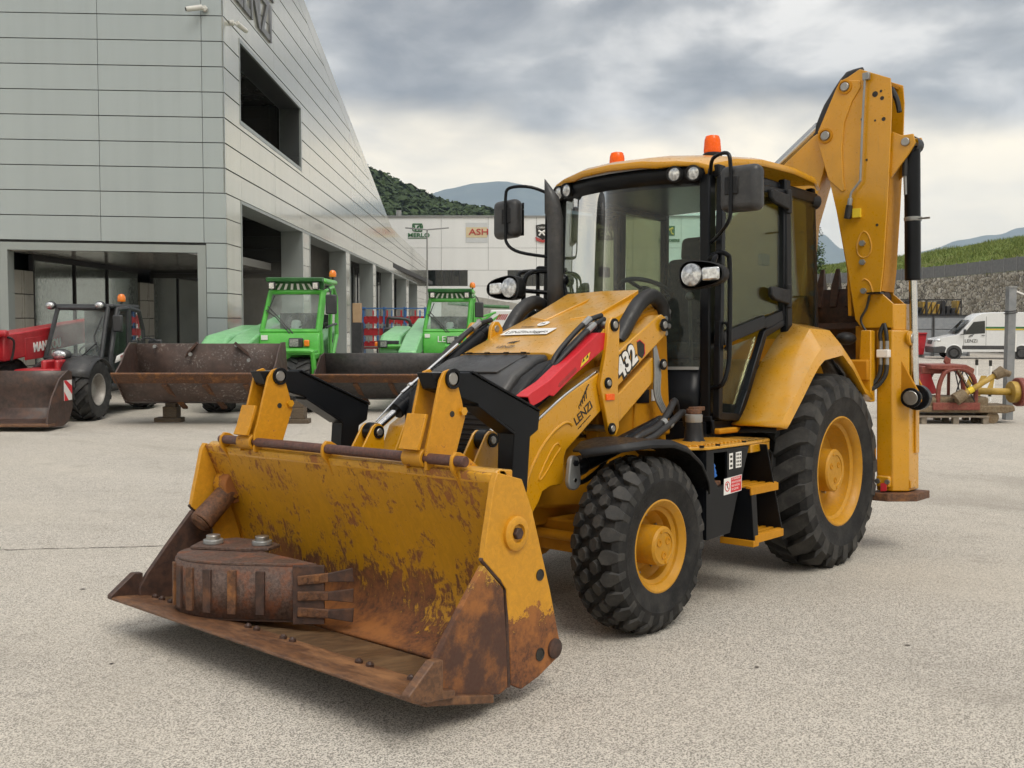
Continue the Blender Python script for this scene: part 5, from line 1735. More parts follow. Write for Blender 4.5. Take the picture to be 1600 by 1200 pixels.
# mirrors, headlights
for s in (1, -1):
    MR = empty('mirror', BH)
    g = G()
    g.obox((-1.06, s * 0.95, 2.485), (0.055, 0, 0.0), (-0.015 * s, 0.125, 0), (0, 0, 0.14))
    g.build('mirror_housing', 'grey_plastic', MR, bevel=0.045, seg=4)
    G().obox((-0.998, s * 0.91, 2.50), (0.006, 0, 0), (0, 0.045, 0), (0, 0, 0.055)).build('mirror_clamp', 'black_plastic', MR, bevel=0.008)
    G().obox((-1.118, s * 0.95, 2.485), (0.003, 0, 0), (0, 0.105, 0), (0, 0, 0.12)).build('mirror_face', 'chrome', MR)
    G().tube([(-1.22, s * 0.64, 2.64), (-1.08, s * 0.74, 2.70), (-1.0, s * 0.88, 2.70), (-0.99, s * 0.91, 2.62), (-0.99, s * 0.91, 2.40), (-0.995, s * 0.90, 2.30), (-1.04, s * 0.82, 2.235), (-1.20, s * 0.66, 2.20)], 0.012, n=8, smooth=4).build('mirror_arm', 'black', MR)
    HL = empty('headlight', BH)
    g = G()
    n = 20
    rows = []
    for dx, sc_ in ((-0.13, 0.35), (-0.10, 0.72), (-0.05, 0.95), (0.0, 1.0), (0.025, 1.0), (0.03, 0.93)):
        row = []
        for i in range(n):
            a = 2 * math.pi * i / n
            cy_ = 0.155 * math.copysign(abs(math.cos(a)) ** 0.7, math.cos(a))
            cz_ = (0.082 - 0.022 * (cy_ / 0.155)) * math.copysign(abs(math.sin(a)) ** 0.7, math.sin(a))
            row.append((-0.86 + dx, s * (0.80 + cy_ * sc_), 1.962 + cz_ * sc_))
        rows.append(row)
    g.loft(rows, close=True)
    g.add(rows[0], [tuple(range(n))])
    g.build('lamp_housing', 'black_plastic', HL, smooth=50)
    g = G()
    g.lathe([(0.071, 0.0), (0.068, 0.012), (0.04, 0.020), (0, 0.023)], (-0.84, s * 0.735, 1.962), (1, 0, 0), 24)
    g.build('lamp_lens', 'lens', HL)
    g = G()
    g.obox((-0.836, s * 0.865, 1.962), (0.012, 0, 0), (0, 0.058, 0), (0, 0, 0.040))
    g.build('indicator_lens', 'lens', HL, bevel=0.012)
    g = G()
    g.tube([(-0.92, s * 0.78, 1.96), (-1.04, s * 0.74, 1.95), (-1.20, s * 0.64, 1.94)], 0.016, n=8, smooth=2)
    g.tube([(-1.0, s * 0.76, 1.93), (-1.0, s * 0.79, 2.05), (-1.04, s * 0.78, 2.09), (-1.20, s * 0.65, 2.10)], 0.016, n=8, smooth=3)
    g.build('lamp_arm', 'black', HL)
# far-side stanchion beside the hood
g = G()
g.tube([(-0.95, -0.66, 1.30), (-0.95, -0.70, 1.80), (-0.96, -0.70, 2.02), (-1.02, -0.68, 2.08), (-1.12, -0.64, 2.09)], 0.017, n=8, smooth=3)
g.tube([(-1.0, -0.60, 1.72), (-0.92, -0.60, 1.78), (-0.85, -0.58, 1.74), (-0.76, -0.56, 1.62)], 0.035, n=10, smooth=3)
g.build('side_rail', 'black', BH)
# exhaust
g = G()
n = 24
base_c = Vector((-0.885, -0.36, 0))
rows = []
for z, r_, dx in ((1.72, 0.056, 0.0), (2.0, 0.052, 0.0), (2.30, 0.052, 0.0), (2.42, 0.054, 0.004)):
    rows.append([base_c + Vector((dx + r_ * math.cos(2 * math.pi * i / n), r_ * math.sin(2 * math.pi * i / n), z)) for i in range(n)])
nl = Vector((0.665, -0.747, 0))
c0 = base_c + Vector((0.004, 0, 2.42))
dirs = (nl * 0.42 + UP * 0.9).normalized()
mid_, end_ = [], []
for q in rows[-1]:
    k = (0.068 - (q - c0).dot(nl)) / 0.42
    end_.append(q + dirs * k * 1.0)
    mid_.append(q + (UP * 0.55 + dirs * 0.45) * k * 0.5)
rows += [mid_, end_]
g.loft(rows, close=True)
g.build('exhaust_stack', 'grey_plastic', BH, solid=0.004, smooth=60)

# ------------------------------------------------------------------ fenders, platform, steps, tool box
for s in (1, -1):
    FE = empty('rear_fender', BH)
    inner = [(-1.40, 1.035), (-1.45, 1.07), (-1.62, 1.25), (-1.80, 1.43), (-2.04, 1.61), (-2.20, 1.715), (-2.55, 1.705), (-2.70, 1.58), (-2.85, 1.38), (-2.96, 1.25)]
    mid = [(-1.40, 1.035), (-1.45, 1.07), (-1.64, 1.25), (-1.82, 1.42), (-1.98, 1.56), (-2.10, 1.665), (-2.42, 1.66), (-2.62, 1.50), (-2.80, 1.31), (-2.94, 1.215)]
    outr = [(-1.42, 1.03), (-1.46, 1.065), (-1.66, 1.23), (-1.84, 1.385), (-1.93, 1.46), (-2.03, 1.525), (-2.36, 1.555), (-2.57, 1.425), (-2.78, 1.25), (-2.93, 1.19)]
    lip = [(-1.49, 1.02), (-1.53, 1.05), (-1.71, 1.20), (-1.87, 1.34), (-1.96, 1.41), (-2.05, 1.455), (-2.35, 1.49), (-2.53, 1.39), (-2.75, 1.22), (-2.90, 1.165)]
    rows = []
    for a, b, c_, d in zip(inner, mid, outr, lip):
        rows.append([(a[0], s * 0.69, a[1]), (b[0], s * 0.90, b[1]), (c_[0], s * 1.010, c_[1]), (d[0], s * 1.025, d[1]), (d[0], s * 0.96, d[1] - 0.01)])
    g = G()
    g.loft(rows)
    g.build('fender_shell', 'yellow', FE, solid=0.012, smooth=20)
    g = G()
    g.loft([[(a[0] + 0.0, s * 0.68, a[1] - 0.05), (d[0], s * 0.95, d[1] - 0.03)] for a, d in zip(inner, lip)])
    g.build('fender_liner', 'black_plastic', FE, solid=0.01, smooth=40)
    # platform
    PF = empty('side_platform', BH)
    PF.location = (-0.125, -0.07 * s, -0.015)
    plat = [(-0.22, 0.60), (-0.20, 0.80), (-0.36, 0.98), (-0.48, 1.06), (-0.95, 1.055), (-1.27, 1.03), (-1.33, 0.99), (-1.33, 0.60)]
    g = G().prism([(x, s * y) for x, y in plat], 'Z', 0.955, 0.972)
    g.build('tread_plate', 'yellow', PF, bevel=0.004)
    g = G()
    for k in range(15):
        x = -0.40 - 0.045 * k
        g.bar((x - 0.06, s * 0.68, 0.974), (x + 0.03, s * (1.0 - 0.10 * max(0, 0.5 + x) / 0.1 * 0.4), 0.974), 0.014, 0.014)
    g.build('tread_ridges', 'yellow', PF, bevel=0.003)
    g = G()
    for k in range(5):
        for r_ in range(2):
            g.cyl((-1.06 - 0.045 * k, s * (0.93 + 0.07 * r_), 0.971), (-1.06 - 0.045 * k, s * (0.93 + 0.07 * r_), 0.974), 0.010, n=8)
    g.build('drain_holes', 'ink', PF)
    for x, y in ((-0.44, 1.035), (-0.60, 1.045), (-0.92, 1.04)):
        G().cyl((x, s * y, 0.97), (x, s * y, 0.982), 0.014, n=8).build('platform_bolt', 'black', PF)
    g = G()
    g.prism([(-0.98, s * 0.90), (-0.98, s * 1.053), (-1.27, s * 1.028), (-1.32, s * 0.99)], 'Z', 0.905, 0.953)
    g.build('platform_skirt', 'yellow', PF, bevel=0.004)
    G().bx(-1.60, -1.06, s * 0.70, s * 0.80, 1.0, 1.035).build('platform_riser', 'yellow_matt', PF, bevel=0.01)
    # tool box
    TB = empty('tool_box', BH)
    TB.location = (-0.125, -0.07 * s, -0.015)
    if s > 0:
        side = [(-0.465, 0.95), (-0.465, 0.445), (-0.73, 0.455), (-0.80, 0.62), (-0.965, 0.95)]
        g = G()
        hole = [(-0.545, 0.935), (-0.70, 0.932), (-0.70, 0.785), (-0.665, 0.742), (-0.60, 0.735), (-0.555, 0.775)]
        # the face is built round the opening
        ring_out = [(-0.465, 0.95), (-0.965, 0.95), (-0.80, 0.62), (-0.73, 0.455), (-0.465, 0.445), (-0.465, 0.70)]
        for a in range(6):
            b = (a + 1) % 6
            q = [ring_out[a], ring_out[b], hole[b], hole[a]]
            g.prism(q, 'Y', 1.035, 1.05)
        g.build('box_face', 'black', TB)
        g = G()
        g.bx(-0.97, -0.462, 0.62, 0.64, 0.45, 0.95)
        g.bx(-0.475, -0.462, 0.64, 1.035, 0.445, 0.95)
        g.prism([(-0.965, 0.95), (-0.80, 0.62), (-0.73, 0.455), (-0.465, 0.445), (-0.465, 0.455), (-0.72, 0.467), (-0.79, 0.628), (-0.95, 0.95)], 'Y', 0.64, 1.035)
        g.build('box_shell', 'black', TB)
        G().bx(-0.72, -0.53, 0.85, 0.86, 0.73, 0.94).build('recess_back', 'ink', TB)
    else:
        G().prism([(-0.465, 0.95), (-0.465, 0.445), (-0.73, 0.455), (-0.965, 0.95)], 'Y', s * 0.62, s * 1.05).build('box_shell', 'black', TB, bevel=0.006)
    # steps
    ST = empty('step_ladder', BH)
    ST.location = (-0.125, -0.07 * s, -0.015)
    for x0, x1, z in ((-0.90, -1.25, 0.695), (-0.95, -1.32, 0.40)):
        g = G()
        for k in range(4):
            g.bx(x0, x1, s * (0.905 + 0.052 * k), s * (0.932 + 0.052 * k), z, z + 0.016)
        g.bx(x0, x1, s * 1.088, s * 1.10, z - 0.035, z + 0.012)
        g.build('step_tread', 'yellow_matt', ST, bevel=0.003)
    g = G()
    g.prism([(-0.90, 0.70), (-0.94, 0.36), (-1.0, 0.36), (-0.965, 0.70)], 'Y', s * 0.89, s * 1.096)
    g.prism([(-1.11, 0.95), (-1.12, 0.95), (-1.335, 0.385), (-1.32, 0.385)], 'Y', s * 0.80, s * 1.09)
    g.prism([(-0.97, 0.95), (-1.11, 0.95), (-1.33, 0.385), (-0.95, 0.385)], 'Y', s * 0.80, s * 0.815)
    g.build('step_bracket', 'black', ST, bevel=0.003)
    G().bx(-0.93, -1.0, s * 0.87, s * 1.098, 0.345, 0.385).build('step_foot', 'yellow_matt', ST, bevel=0.004)
# stickers on the tool box
TBX = [o for o in BH.children if o.name.startswith('tool_box')][0]
G().prism([(-0.722, 0.918), (-0.765, 0.92), (-0.765, 0.828), (-0.722, 0.826)], 'Y', 1.0505, 1.0515).build('instruction_sticker', 'white_sticker', TBX)
G().prism([(-0.800, 0.92), (-0.868, 0.923), (-0.866, 0.83), (-0.80, 0.828)], 'Y', 1.0505, 1.0515).build('instruction_sticker', 'white_sticker', TBX)
for k in range(3):
    G().bx(-0.757, -0.732, 1.0515, 1.0522, 0.838 + 0.027 * k, 0.852 + 0.027 * k).build('pictogram', 'ink', TBX)
for k in range(12):
    G().bx(-0.808 - 0.020 * (k % 3), -0.820 - 0.020 * (k % 3), 1.0515, 1.0522, 0.838 + 0.021 * (k // 3), 0.850 + 0.021 * (k // 3)).build('pictogram', 'ink', TBX)
g = G().prism([(-0.662, 0.775), (-0.872, 0.785), (-0.868, 0.690), (-0.658, 0.680)], 'Y', 1.0505, 1.0515)
PS = g.build('prohibition_sticker', 'white_sticker', TBX)
G().prism([(-0.742, 0.775), (-0.866, 0.781), (-0.862, 0.694), (-0.738, 0.688)], 'Y', 1.0515, 1.0522).build('sticker_red_field', 'red_sticker', TBX)
G().lathe([(0.030, 0), (0.030, 0.0007), (0.024, 0.0007), (0.024, 0)], (-0.70, 1.0515, 0.728), (0, 1, 0), 24, True).build('prohibition_ring', 'red_sticker', TBX)
g = G()
g.bar((-0.718, 1.052, 0.708), (-0.682, 1.052, 0.748), 0.005, 0.001, (0, 1, 0))
g.build('prohibition_bar', 'red_sticker', TBX)
g = G()
g.cyl((-0.70, 1.0515, 0.742), (-0.70, 1.0522, 0.742), 0.006, n=8)
g.bar((-0.70, 1.052, 0.735), (-0.702, 1.052, 0.718), 0.007, 0.001, (0, 1, 0))
g.build('walking_figure', 'ink', TBX)
for k, t in enumerate(("ATTENZIONE", "NON SOSTARE", "NEL RAGGIO", "DI AZIONE")):
    lettering('sticker_lettering', t, 0.0165, (-0.748, 1.0523, 0.761 - 0.020 * k), (-1, 0, 0.04), (0, 0, 1), 'white_sticker', TBX, 0.0003)
G().tube([(-0.565, 0.99, 0.93), (-0.60, 1.0, 0.90), (-0.575, 1.01, 0.86), (-0.62, 1.01, 0.85), (-0.59, 1.0, 0.88), (-0.61, 1.02, 0.82), (-0.60, 1.01, 0.79), (-0.625, 1.02, 0.80)], 0.009, n=8, smooth=5).build('blue_cord', 'blue_rope', TBX)
G().bx(-0.665, -0.60, 0.96, 1.03, 0.735, 0.765).build('box_latch', 'rust_orange', TBX, bevel=0.006)
# filler neck on the platform
g = G()
g.lathe([(0.075, 0.0), (0.060, 0.02), (0.052, 0.09), (0.050, 0.12)], (-0.84, 0.76, 0.972), (0, 0, 1), 20)
FN = g.build('filler_neck', 'black_plastic', BH)
FN.location = (-0.03, -0.03, -0.016)
G().lathe([(0.050, 0.12), (0.052, 0.125), (0.052, 0.165), (0.044, 0.17)], (-0.84, 0.76, 0.972), (0, 0, 1), 20).build('filler_collar', 'zinc', FN)
g = G()
g.lathe([(0.044, 0.17), (0.048, 0.175), (0.046, 0.20), (0, 0.20)], (-0.84, 0.76, 0.972), (0, 0, 1), 16)
g.bx(-0.93, -0.80, 0.745, 0.785, 1.16, 1.185)
g.build('filler_cap', 'rust_orange', FN, bevel=0.004)

# ------------------------------------------------------------------ rear frame, stabilisers, boom, stick, bucket
RFm = empty('rear_frame', BH)
g = G()
g.bx(-3.12, -2.95, -1.0, 0.97, 1.30, 1.46)
g.bx(-3.12, -2.95, -1.0, 0.97, 0.62, 0.80)
g.bx(-3.10, -2.97, -0.95, -0.80, 0.62, 1.46)
g.bx(-2.98, -2.70, -0.45, 0.45, 0.60, 1.35)
g.build('frame_rails', 'yellow_matt', RFm, bevel=0.015)
g = G()
g.prism([(0.80, 1.16), (0.98, 1.14), (0.98, 1.68), (0.90, 1.68), (0.885, 1.40), (0.80, 1.22)], 'X', -3.06, -2.98)
g.build('frame_gusset', 'yellow', RFm, bevel=0.008)
for s in (1, -1):
    SL = empty('stabilizer_leg', BH)
    plan = [(-3.10, s * 0.975), (-3.10, s * 1.095), (-3.19, s * 1.185), (-3.40, s * 1.185), (-3.40, s * 0.975)]
    G().prism(plan, 'Z', 0.47, 1.68).build('leg_column', 'yellow', SL, bevel=0.008)
    G().prism([(-3.13, s * 1.0), (-3.13, s * 1.09), (-3.20, s * 1.16), (-3.37, s * 1.16), (-3.37, s * 1.0)], 'Z', 1.68, 1.88).build('leg_inner', 'yellow', SL, bevel=0.006)
    G().prism([(-2.99, s * 0.95), (-2.99, s * 1.10), (-3.15, s * 1.26), (-3.42, s * 1.26), (-3.42, s * 0.95)], 'Z', 0.405, 0.462).build('foot_pad', 'rust_orange', SL, bevel=0.004)
    G().bx(-3.10, -3.06, s * 0.985, s * 1.09, 0.50, 0.585).build('pad_bracket', 'yellow', SL, bevel=0.012)
    G().cyl((-3.062, s * 1.0, 0.545), (-3.045, s * 1.0, 0.545), 0.02, n=8).build('bracket_bolt', 'steel', SL)
    G().cyl((-3.062, s * 1.075, 0.545), (-3.04, s * 1.075, 0.545), 0.018, n=8).build('bracket_bolt', 'steel', SL)
    G().obox((-3.045, s * 1.05, 0.505), (0.004, 0, 0), (0, 0.022, 0.004), (0, 0, 0.030)).build('red_tag', 'red_sticker', SL)
    G().bx(-3.22, -3.16, s * 1.180, s * 1.192, 1.27, 1.315).build('side_reflector', 'amber', SL, bevel=0.002) if s < 0 else G().bx(-3.26, -3.20, 1.185, 1.192, 1.27, 1.315).build('side_reflector', 'amber', SL, bevel=0.002)
    g = G()
    g.bx(-3.42, -3.40, s * 1.0, s * 1.17, 0.62, 1.1)
    g.bx(-3.37, -3.30, s * 1.185, s * 1.20, 0.75, 1.12)
    g.bx(-3.20, -3.32, s * 1.184, s * 1.196, 0.49, 0.55)
    g.build('leg_guide', 'yellow', SL, bevel=0.004)
    G().cyl((-3.2, s * 1.18, 1.62), (-3.2, s * 1.215, 1.62), 0.036, n=18).build('leg_pin', 'steel', SL, bevel=0.005)
    G().lathe([(0.055, 0), (0.055, 0.02), (0.038, 0.025), (0.038, 0)], (-3.2, s * 1.182, 1.62), (0, s, 0), 20, True).build('pin_collar', 'yellow', SL)
# valve block and hoses on the near leg
VB = empty('valve_block', BH)
G().bx(-3.10, -3.04, 0.995, 1.085, 1.475, 1.535).build('block_body', 'white_sticker', VB, bevel=0.006)
for y in (1.02, 1.065):
    G().cyl((-3.07, y, 1.535), (-3.07, y, 1.60), 0.016, n=8).build('hose_fitting', 'zinc', VB)
    G().cyl((-3.07, y, 1.41), (-3.07, y, 1.475), 0.016, n=8).build('hose_fitting', 'zinc', VB)
    G().tube([(-3.07, y, 1.59), (-3.07, y - 0.005, 1.66), (-3.08, 1.04, 1.73)], 0.015, n=8, smooth=4).build('hose', 'hose', VB)
    G().tube([(-3.07, y, 1.42), (-3.06, y - 0.01, 1.34), (-3.03, y - 0.06, 1.26), (-2.98, y - 0.14, 1.22), (-2.90, y - 0.22, 1.20)], 0.017, n=8, smooth=4).build('hose', 'hose', VB)
G().tube([(-3.08, 0.93, 1.95), (-3.07, 0.91, 1.85), (-3.06, 0.87, 1.76), (-3.06, 0.92, 1.66), (-3.06, 0.965, 1.58), (-3.05, 0.96, 1.42), (-3.04, 0.93, 1.28)], 0.009, n=8, smooth=4).build('cable', 'hose', VB)
# boom, folded across the rear
BO = empty('boom', BH)
flank = [(0.845, 3.69), (1.08, 3.575), (1.09, 3.44), (1.078, 3.05), (1.055, 2.60), (1.025, 2.14), (1.005, 1.97), (1.06, 1.92), (1.10, 1.88), (1.10, 1.70), (0.86, 1.70), (0.81, 1.77), (0.75, 2.16), (0.665, 2.60), (0.61, 2.84), (0.52, 3.20), (0.53, 3.27), (0.66, 3.57), (0.70, 3.63), (0.75, 3.645)]
for xa, xb in ((-3.115, -3.10), (-3.375, -3.36)):
    G().prism(flank, 'X', xa, xb).build('boom_flank', 'yellow', BO, bevel=0.004)
G().prism([(0.84, 3.67), (1.06, 3.565), (1.05, 3.545), (0.84, 3.645)], 'X', -3.36, -3.115).build('boom_web', 'yellow_matt', BO)
G().prism([(1.01, 1.98), (1.03, 2.14), (1.058, 2.60), (1.078, 3.02), (1.06, 3.02), (1.04, 2.60), (1.012, 2.14), (0.995, 1.98)], 'X', -3.36, -3.115).build('boom_web', 'yellow_matt', BO)
G().prism([(0.75, 1.80), (0.74, 2.16), (0.66, 2.60), (0.62, 2.80), (0.64, 2.82), (0.68, 2.62), (0.765, 2.16), (0.775, 1.80)], 'X', -3.36, -3.115).build('boom_web', 'yellow_matt', BO)
hornp = [(0.70, 3.632), (0.66, 3.565), (0.515, 3.26), (0.512, 3.18), (0.60, 2.87), (0.64, 2.83), (0.71, 2.76), (0.735, 2.775), (0.72, 2.86), (0.71, 3.1), (0.73, 3.30), (0.79, 3.45), (0.86, 3.55), (0.85, 3.60)]
G().prism(hornp, 'X', -3.112, -3.088).build('boom_horn_plate', 'yellow', BO, bevel=0.005)
for y, z, r in ((0.735, 3.57, 0.034), (0.578, 3.215, 0.036)):
    G().lathe([(r * 1.65, 0), (r * 1.65, 0.012), (r * 1.25, 0.014), (r * 1.25, 0.0)], (-3.09, y, z), (1, 0, 0), 22, True).build('pin_ring', 'yellow_matt', BO)
    G().cyl((-3.39, y, z), (-3.072, y, z), r, n=18).build('boom_pin', 'steel', BO, bevel=0.005)
for y, z in ((0.87, 2.35), (0.87, 2.205), (0.88, 1.985)):
    G().cyl((-3.11, y, z), (-3.075, y, z), 0.023, n=6).build('boom_bolt', 'zinc', BO)
def loop(c, a, b, n=20, top=1.0):
    pts = []
    for i in range(n + 1):
        t = 2 * math.pi * i / n
        pts.append((-3.10, c[0] + a * math.cos(t) * (1 - 0.25 * math.sin(t)), c[1] + b * math.sin(t)))
    return pts
G().tube(loop((0.88, 2.34), 0.055, 0.10), 0.006, n=6, smooth=1).build('pressed_ring', 'yellow', BO)
G().tube([(-3.10, 0.865, 2.065), (-3.10, 0.885, 2.075), (-3.10, 0.92, 2.05), (-3.10, 0.94, 2.0), (-3.10, 0.95, 1.95)], 0.007, n=6, smooth=4).build('pressed_ring', 'yellow', BO)
for y, z, r in ((0.965, 3.475, 0.022), (1.018, 3.435, 0.015), (1.03, 3.275, 0.015), (0.965, 3.275, 0.008), (0.865, 3.30, 0.011), (0.98, 2.48, 0.011), (0.90, 2.985, 0.009), (1.01, 3.49, 0.010)):
    G().lathe([(r, 0), (r, 0.002), (0, 0.002)], (-3.0995, y, z), (1, 0, 0), 14).build('boom_hole', 'ink', BO)
G().tube([(-3.07, 0.915, 3.63), (-3.06, 0.905, 3.615), (-3.06, 0.90, 3.56), (-3.06, 0.885, 3.29), (-3.06, 0.868, 2.86), (-3.06, 0.862, 2.82), (-3.06, 0.80, 2.745), (-3.06, 0.79, 2.70)], 0.009, n=8, smooth=3).build('steel_pipe', 'zinc', BO)
G().bx(-3.085, -3.05, 0.885, 0.935, 3.585, 3.64).build('pipe_clamp', 'zinc', BO, bevel=0.004)
G().cyl((-3.06, 0.79, 2.70), (-3.06, 0.78, 2.63), 0.019, n=8).build('pipe_fitting', 'zinc', BO, bevel=0.004)
G().cyl((-3.06, 0.782, 2.645), (-3.06, 0.765, 2.545), 0.026, n=10).build('plug_cap', 'hose', BO)
G().bx(-3.098, -3.07, 0.80, 0.86, 2.55, 2.62).build('brass_tag', 'yellow_sticker', BO)
G().bx(-3.10, -3.03, 0.925, 1.03, 1.955, 1.968).build('cable_bracket', 'black', BO)
G().tube([(-3.20, 0.83, 3.70), (-3.20, 0.73, 3.68), (-3.20, 0.60, 3.52), (-3.20, 0.52, 3.36), (-3.20, 0.47, 3.24)], [0.030] * 3 + [0.045] * 4 + [0.052] * 4 + [0.04] * 2, n=10, smooth=3).build('sleeved_hose', 'hose', BO)
G().tube([(-3.24, 1.10, 3.08), (-3.20, 1.14, 3.06), (-3.19, 1.16, 2.98), (-3.19, 1.16, 2.84)], 0.026, n=8, smooth=4).build('hose', 'hose', BO)
G().cyl((-3.19, 1.16, 2.85), (-3.19, 1.165, 2.70), 0.018, n=8).build('hose_fitting', 'zinc', BO)
G().tube([(-3.23, 1.04, 3.53), (-3.23, 1.08, 3.44), (-3.23, 1.10, 3.34)], 0.02, n=8, smooth=4).build('hose', 'hose', BO)
G().prism([(1.06, 3.19), (1.15, 3.14), (1.235, 3.14), (1.25, 3.07), (1.20, 2.99), (1.07, 2.83)], 'X', -3.155, -3.135).build('ram_lug', 'yellow', BO, bevel=0.004)
G().prism([(1.06, 3.19), (1.15, 3.14), (1.235, 3.14), (1.25, 3.07), (1.20, 2.99), (1.07, 2.83)], 'X', -3.325, -3.305).build('ram_lug', 'yellow', BO, bevel=0.004)
G().cyl((-3.345, 1.18, 3.085), (-3.118, 1.18, 3.085), 0.032, n=18).build('boom_pin', 'steel', BO, bevel=0.005)
BR = empty('boom_ram', BH)
G().lathe([(0.062, -0.06), (0.062, 0.06)], (-3.23, 1.20, 3.075), (1, 0, 0), 20).build('ram_eye', 'black', BR)
g = G()
g.cyl((-3.23, 1.195, 3.06), (-3.23, 1.20, 2.055), 0.058, n=22)
g.build('ram_barrel', 'black', BR, bevel=0.008)
G().cyl((-3.23, 1.20, 2.06), (-3.23, 1.215, 1.20), 0.030, n=18).build('ram_rod', 'chrome', BR)
G().lathe([(0.060, 0.0), (0.064, 0.012), (0.064, 0.03), (0.058, 0.032)], (-3.23, 1.20, 2.50), (0, 0, 1), 18).build('zip_tie', 'zinc', BR)
G().bar((-3.20, 1.255, 2.512), (-3.12, 1.36, 2.50), 0.004, 0.014).build('zip_tail', 'zinc', BR)
SWG = empty('swing_bracket', BH)
g = G()
for x in (-3.16, -3.30):
    g.prism([(1.02, 1.60), (1.12, 1.50), (1.27, 1.22), (1.29, 1.15), (1.24, 1.11), (1.17, 1.12), (1.05, 1.22)], 'X', x - 0.012, x + 0.012)
g.prism([(0.80, 1.72), (1.08, 1.72), (1.08, 1.30), (0.80, 1.30)], 'X', -3.36, -3.13)
g.build('bracket_plates', 'yellow_matt', SWG, bevel=0.006)
G().cyl((-3.36, 1.225, 1.175), (-3.10, 1.225, 1.175), 0.055, n=20).build('bracket_pin', 'steel', SWG, bevel=0.006)
g = G()
g.cyl((-3.13, 1.225, 1.175), (-3.105, 1.225, 1.175), 0.075, n=20)
g.cyl((-3.20, 1.235, 1.175), (-3.27, 1.235, 1.175), 0.095, n=20)
g.build('rod_eye', 'black', SWG, bevel=0.006)
# stick behind the cab
SK = empty('stick', BH)
stick = [(0.60, 3.24), (0.54, 3.28), (0.46, 3.24), (0.22, 3.06), (-0.30, 2.62), (-0.62, 2.25), (-0.70, 1.90), (-0.42, 1.25), (-0.20, 1.12), (0.02, 1.16), (0.20, 1.5), (0.36, 2.0), (0.42, 2.55), (0.56, 3.0)]
G().prism(stick, 'X', -3.34, -3.13).build('stick_beam', 'yellow', SK, bevel=0.008)
g = G()
g.cyl((-3.22, 0.47, 3.33), (-3.22, -0.15, 2.86), 0.045, n=14)
g.build('stick_ram', 'chrome', SK)
g = G()
g.tube([(-3.24, 0.49, 3.38), (-3.24, 0.2, 3.16), (-3.24, -0.3, 2.78), (-3.24, -0.6, 2.45)], 0.022, n=8, smooth=2)
g.build('hose', 'hose', SK)
# rear bucket, teeth up
RB = empty('rear_bucket', BH)
pro = [(-3.24, 2.02), (-3.26, 1.80), (-3.32, 1.58), (-3.46, 1.40), (-3.66, 1.34), (-3.86, 1.44), (-3.95, 1.66)]
g = G()
y0, y1 = 0.30, 0.98
g.loft([[(x, y, z) for x, z in pro] for y in (y0, (y0 + y1) / 2, y1)])
g.build('bucket_shell', 'rust_brown', RB, solid=0.02, smooth=50)
for y in (y0, y1):
    G().prism(pro + [(-3.7, 1.78)], 'Y', y - 0.012, y + 0.012).build('bucket_cheek', 'rust_brown', RB, bevel=0.003)
for k in range(6):
    y = y0 + 0.03 + k * (y1 - y0 - 0.06) / 5
    g = G()
    g.add([(-3.215, y - 0.028, 1.88), (-3.215, y + 0.028, 1.88), (-3.20, y + 0.032, 2.03), (-3.205, y + 0.014, 2.18), (-3.205, y - 0.014, 2.18), (-3.20, y - 0.032, 2.03),
           (-3.265, y - 0.028, 1.88), (-3.265, y + 0.028, 1.88), (-3.275, y + 0.032, 2.03), (-3.225, y + 0.014, 2.18), (-3.225, y - 0.014, 2.18), (-3.275, y - 0.032, 2.03)],
          [(0, 1, 2, 3, 4, 5), (6, 7, 8, 9, 10, 11)] + [(i, (i + 1) % 6, 6 + (i + 1) % 6, 6 + i) for i in range(6)])
    g.v = [(x, yv + (z - 1.88) * 0.16, z) for x, yv, z in g.v]
    g.build('bucket_tooth', 'rust_brown', RB, bevel=0.004)
G().bx(-3.215, -3.19, y0, y1, 1.70, 1.75).build('wear_bar', 'rust_brown', RB, bevel=0.004)
# black lamp housing over the fender
g = G()
g.ball((-2.95, 0.80, 1.62), 0.09, 0.075, 0.05)
g.build('rear_lamp_housing', 'black_plastic', BH)

# ================================================================== loose digging bucket lying in the front bucket
XB = empty('digging_bucket')
tag(XB, 'rusty narrow digging bucket with three teeth lying on its side inside the yellow front bucket', 'excavator bucket')
bp = [(1.385, 0.02), (1.47, -0.07), (1.58, -0.22), (1.685, -0.38), (1.735, -0.52), (1.735, -0.63), (1.69, -0.73), (1.60, -0.80), (1.48, -0.83), (1.38, -0.80)]
# smooth the outline
def crs(pts, k=4):
    P = [Vector((a, b, 0)) for a, b in pts]
    out = []
    for i in range(len(P) - 1):
        q0, q1, q2, q3 = P[max(i - 1, 0)], P[i], P[i + 1], P[min(i + 2, len(P) - 1)]
        for j in range(k):
            t = j / k
            v = 0.5 * ((2 * q1) + (q2 - q0) * t + (2 * q0 - 5 * q1 + 4 * q2 - q3) * t * t + (3 * q1 - q0 - 3 * q2 + q3) * t ** 3)
            out.append((v.x, v.y))
    out.append(pts[-1])
    return out
bs = crs(bp)
zf, zt_ = 0.205, 0.458
g = G()
g.loft([[(x, y, zf), (x, y, zt_)] for x, y in bs])
g.build('bucket_shell', 'rust_grey', XB, solid=0.014, smooth=60)
g = G()
g.prism(bs, 'Z', zt_, zt_ + 0.014)
g.build('side_plate', 'rust_grey', XB, bevel=0.003)
G().prism(bs, 'Z', zf - 0.014, zf).build('side_plate', 'rust_brown', XB, bevel=0.003)
def along(f):
    n = len(bs) - 1
    i = min(int(f * n), n - 1)
    a, b = Vector((*bs[i], 0)), Vector((*bs[i + 1], 0))
    p = a.lerp(b, f * n - i)
    d = (b - a).normalized()
    return p, d
